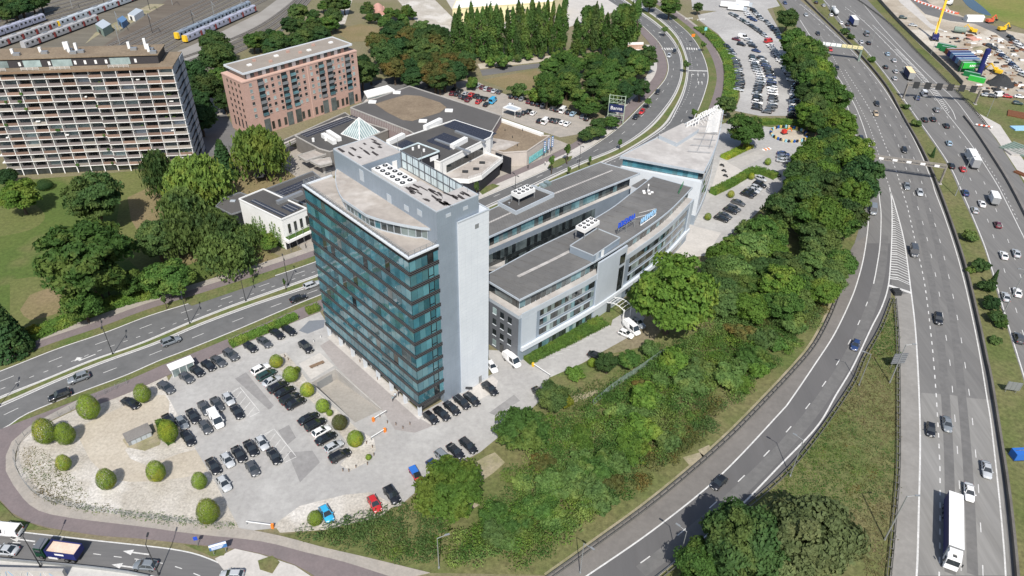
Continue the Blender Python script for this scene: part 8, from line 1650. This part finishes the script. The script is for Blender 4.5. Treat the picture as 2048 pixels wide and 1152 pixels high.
# ---- construction site
def container(u, v, z, rz, m, label, L=12, W=2.4, H=2.6, mark=None):
    p = at(u, v, z); t = thing('container', label, 'container', p, rz, 'site containers'); bpiece('box', m, t, 0, L, 0, W, 0, H); mb = MB()
    for k in range(int(L / .6)): mb.box(.2 + k * .6, .45 + k * .6, -.05, 0, .15, H - .15)
    mb.build('ribs', m, t); bpiece('door', m, t, L, L + .06, .1, W - .1, .1, H - .1); bpiece('frame', 'clad_light', t, 0, L, .9, 1.5, H, H + .05)
    if mark: [bpiece('letter', 'sign_white', t, L * .3 + k * .9, L * .3 + .55 + k * .9, -.09, -.05, H * .3, H * .7) for k in range(mark)]
    return t
ra_ = R(-42)
for k in range(7): container(1893 + k * 5.3, 109 + k * 4.7, .05, R(6), ['navy', 'navy', 'navy', 'blue_grey', 'navy', 'navy', 'navy'][k], 'lower navy container in the stacked block, %s from the back' % nth(k + 1), 11, 2.3, 2.6, 5 if k == 6 else None)
for k in range(7): container(1893 + k * 5.3, 109 + k * 4.7, 2.68, R(6), ['rust', 'navy', 'blue_grey', 'navy', 'blue_grey', 'clad_dark', 'green_bright'][k], ('rust-red', 'navy', 'grey-blue', 'plain navy', 'dull blue', 'dark grey', 'bright green')[k] + ' upper container in the stacked block by the motorway', 11, 2.3, 2.6, 6 if k == 6 else None)
for k in range(2): container(1872 + k * 8, 96 + k * 6, .05, R(-38), 'green_paint', 'green container %s the stacked block' % ('farthest behind', 'directly behind')[k], 9, 2.4, 2.6)
for k in range(3): container(1915 + k * 10, 142 + k * 9, .05, R(-40), 'green_paint' if k < 2 else 'green_bright', ('green tank container in front of the block', 'green tank container nearer to the gantry', 'bright green skip at the end of the containers')[k], 7, 2.2, 2.2)
t = thing('site_silo', 'tall leaning navy silo with white letters on the construction site', 'silo', at(1956, 152), R(20)); MB().tube((0, 0, .8), (0, 0, 13), 1.3, 1.3, 14).build('shell', 'navy', t); MB().tube((0, 0, 13), (0, 0, 13.4), 1.3, .6, 14).build('cap', 'navy', t); [bpiece('leg', 'metal_dark', t, x, x + .2, y, y + .2, 0, 1) for x in (-.9, .7) for y in (-.9, .7)]; [bpiece('letter', 'sign_white', t, -.4, .4, -1.36, -1.3, 6.5 + k * .9, 7.1 + k * .9) for k in range(5)]
t = thing('drilling_rig', 'tall yellow drilling rig with leaning mast on the construction site', 'drilling rig', at(1868, 80), R(70)); bpiece('tracks', 'metal_dark', t, -3, 3, -2, -1, 0, 1.1); bpiece('tracks', 'metal_dark', t, -3, 3, 1, 2, 0, 1.1); bpiece('cab', 'navy', t, -3, 1.5, -1.5, 1.5, 1.1, 3.6); MB().bar((1.8, 0, .8), (5.5, 0, 21), 1.1, .9).build('mast', 'yellow', t); MB().bar((-1, 0, 3.4), (4.2, 0, 13), .4).bar((-1, .8, 3.4), (3.4, .6, 9), .35).build('stay', 'yellow', t); MB().tube((2.9, 0, .3), (2.9, 0, 7), .45, .45, 8).build('drill', 'metal_dark', t)
def digger(u, v, rz, m, label, s=1.0):
    t = thing('excavator', label, 'excavator', at(u, v), rz); t.scale = (s, s, s); bpiece('track', 'metal_dark', t, -2, 2, -1.4, -.7, 0, .9); bpiece('track', 'metal_dark', t, -2, 2, .7, 1.4, 0, .9); bpiece('engine', m, t, -2.2, .4, -1.2, 1.2, .95, 2.3); cb = bpiece('cab', m, t, .4, 1.8, -1.2, .1, .95, 2.9); MB().bar((.8, .5, 1.8), (3.6, .5, 4.4), .5).build('boom', m, t); MB().bar((3.6, .5, 4.4), (5.4, .5, 1.8), .4).build('stick', m, t); bpiece('bucket', 'metal_dark', t, 5.0, 6.0, -.1, 1.1, .9, 1.9)
digger(1978, 46, .3, 'orange_red', 'orange-red excavator behind the site road'); digger(1944, 66, 2.6, 'yellow', 'yellow loader beside the green tanks'); digger(2002, 62, .2, 'yellow', 'yellow excavator near the parked site cars'); digger(1992, 148, 2.2, 'yellow', 'yellow excavator beside the dark spoil heap'); digger(1898, 10, .8, 'metal_white', 'white crane truck at the top of the site')
t = thing('site_tank', 'dark green tank on skids on the site', 'tank', at(1918, 66), -.4); MB().tube((-3, 0, 1.8), (3, 0, 1.8), 1.6, 1.6, 12).build('shell', 'green_grey', t); bpiece('skid', 'metal_dark', t, -3.2, 3.2, -1.5, 1.5, 0, .4)
t = thing('white_tent', 'white rectangular tent beside the site road', 'tent', at(1946, 42), .05); bpiece('walls', 'render_white', t, -5, 5, -2, 2, 0, 2.6); MB().add([(-5.2, -2.2, 2.6), (5.2, -2.2, 2.6), (5.2, 2.2, 2.6), (-5.2, 2.2, 2.6), (-5.2, 0, 3.6), (5.2, 0, 3.6)], [(0, 1, 5, 4), (2, 3, 4, 5), (3, 0, 4), (1, 2, 5)]).build('roof', 'render_white', t)
def heap(u, v, w_, h, m, label):
    p = at(u, v); r = random.Random(int(u)); mb = MB(); rings = []
    for k, (f, z) in enumerate(((1, 0), (.8, .35), (.5, .75), (.2, .97), (.03, 1.0))): rings.append([(math.cos(a) * w_ / 2 * f * r.uniform(.8, 1.15), math.sin(a) * w_ / 2 * f * r.uniform(.8, 1.15), z * h * r.uniform(.85, 1.1)) for a in [i * .524 for i in range(12)]])
    tag(mb.loft(rings).build('spoil_heap', m, None, p), label, 'heap')
heap(2000, 168, 12, 4.5, 'spoil', 'dark heap of spoil beside the construction cars'); heap(1985, 140, 9, 2.5, 'sand', 'sand heap by the yellow excavator'); heap(1965, 100, 10, 1.6, 'mud', 'flat earth mound behind the navy silo')
def stack(u, v, n, L, rz, m, label, w_=.7, gap=.3, h=.6):
    t = thing('beam_stack', label, 'building material', at(u, v), rz); [bpiece('beam', m, t, 0, L, k * (w_ + gap), k * (w_ + gap) + w_, .1, .1 + h) for k in range(n)]
stack(2014, 232, 7, 16, R(-30), 'rust', 'rusty sheet piles beside the parked site cars'); stack(1998, 296, 6, 14, R(-58), 'green_grey', 'grey-green beams on the grass right of the barrier wall', 1.0, .8); stack(2030, 262, 4, 14, R(5), 'sign_lightblue', 'pale blue pipes near the rusty piles', .8, .2); stack(2022, 312, 5, 12, R(4), 'concrete', 'concrete beams at the right edge', .8, .3); stack(2026, 345, 2, 12, R(-62), 'rust', 'rusty girders at the right picture edge', .7, .5); stack(1945, 82, 5, 6, .3, 'pink_tile', 'mixed red and white pallets on the site', .8, .3)
for k in range(26): 
    t_ = k / 25; p = at(1825 + 88 * t_, -2 + 30 * t_ ** .8); o = tag(obj('road_block', ubox('orange_red' if k % 2 else 'sign_white'), None, (p.x, p.y, .5), -.4, (2.4, .6, .9)), '%s plastic road block beside the site road, %s from the left' % ('red' if k % 2 else 'white', nth(k + 1)), 'road block', 'plastic road blocks')
t = thing('striped_barricade', 'red and white striped barricade closing the lane at right', 'barricade', at(1950, 252), head(1950, 252, 24, 4)); [bpiece('board', 'orange_red' if k % 2 else 'sign_white', t, k * .9, k * .9 + .85, -.1, .1, .5, 1.1) for k in range(7)]; [bpiece('foot', 'metal_dark', t, x, x + .15, -.5, .5, 0, .5) for x in (.3, 3, 5.6)]
wall_thing(smooth_path(ats([(1755, 0), (1795, 44), (1840, 88), (1872, 118), (1905, 150), (1925, 172)]), 3), 2.0, .3, 'concrete_dark', 'dark sheet wall between the site and the motorway verge', 'site_wall', 'wall')
for k, (u, v) in enumerate(((1400, 18), (1424, 20))): t = thing('gate_rail', 'white gate rail at the far car park entrance, %s' % ('left leaf', 'right leaf')[k], 'gate', at(u - 30, v + 22), head(u, v, 20, -2)); [bpiece('rail', 'metal_white', t, 0, 5, -.05, .05, z, z + .12) for z in (.4, .9)]; [bpiece('post', 'metal_white', t, x, x + .15, -.08, .08, 0, 1.1) for x in (0, 2.5, 4.85)]
for k, (u, v, L) in enumerate(((1440, 14, 9), (1455, 20, 9), (1470, 12, 8))): p = at(u, v); t = thing('white_truck_body', 'white truck body parked above the far car park, %s from the left' % nth(k + 1), 'truck', p, head(u, v, 20, 2)); bpiece('box', 'metal_white', t, 0, L, -1.2, 1.2, .9, 3.4); bpiece('cab', 'clad_light', t, L, L + 2, -1.1, 1.1, .6, 2.6); bpiece('chassis', 'metal_dark', t, 0, L + 1.5, -.9, .9, .4, .9); bpiece('windscreen', 'car_glass', t, L + 2, L + 2.04, -.9, .9, 1.6, 2.4)
t = thing('cone_mast', 'black shelter roof on the dry playground', 'shelter', at(523, 362), .4); MB().add([(-2, -2, 2.3), (2, -2, 2.3), (2, 2, 2.3), (-2, 2, 2.3), (0, 0, 3.3)], [(0, 1, 4), (1, 2, 4), (2, 3, 4), (3, 0, 4), (3, 2, 1, 0)]).build('roof', 'spoil', t); [bpiece('post', 'wood', t, x, x + .15, y, y + .15, 0, 2.3) for x in (-1.8, 1.65) for y in (-1.8, 1.65)]
db = MB(); rd = random.Random(31)
for k in range(260):
    u = rd.uniform(1880, 2046); v = rd.uniform(60, 185)
    if v < 60 + (u - 1880) * .1 or (u < 1945 and v > 88 + (u - 1880) * .9): continue
    p = at(u, v); sz = rd.uniform(.3, 1.6); db.box(p.x - sz, p.x + sz, p.y - sz * rd.uniform(.2, .9), p.y + sz * .5, .02, rd.uniform(.2, 1.1), rd.randint(0, 4))
tag(db.build('site_debris', ['rust', 'concrete', 'wood', 'spoil', 'metal_white']), 'scattered timber, rubble and pallets on the construction site', 'debris', kind='stuff')
q, L = resample(smooth_path(ats([(1185, 812), (1230, 775), (1280, 742), (1340, 700)]), 2), 2.5); o = Vector((*q[0].xy, 0)); t = thing('mesh_fence', 'pale green mesh fence through the scrub below the chestnut', 'fence', o)
for p in q: bpiece('post', 'green_grey', t, p.x - o.x - .05, p.x - o.x + .05, p.y - o.y - .05, p.y - o.y + .05, 0, 2.2)
mb = MB()
for k in range(16): mb.wall([tuple((p - o).xy) for p in q], .1 + k * .13, .13 + k * .13, .03)
mb.build('mesh', 'green_grey', t)
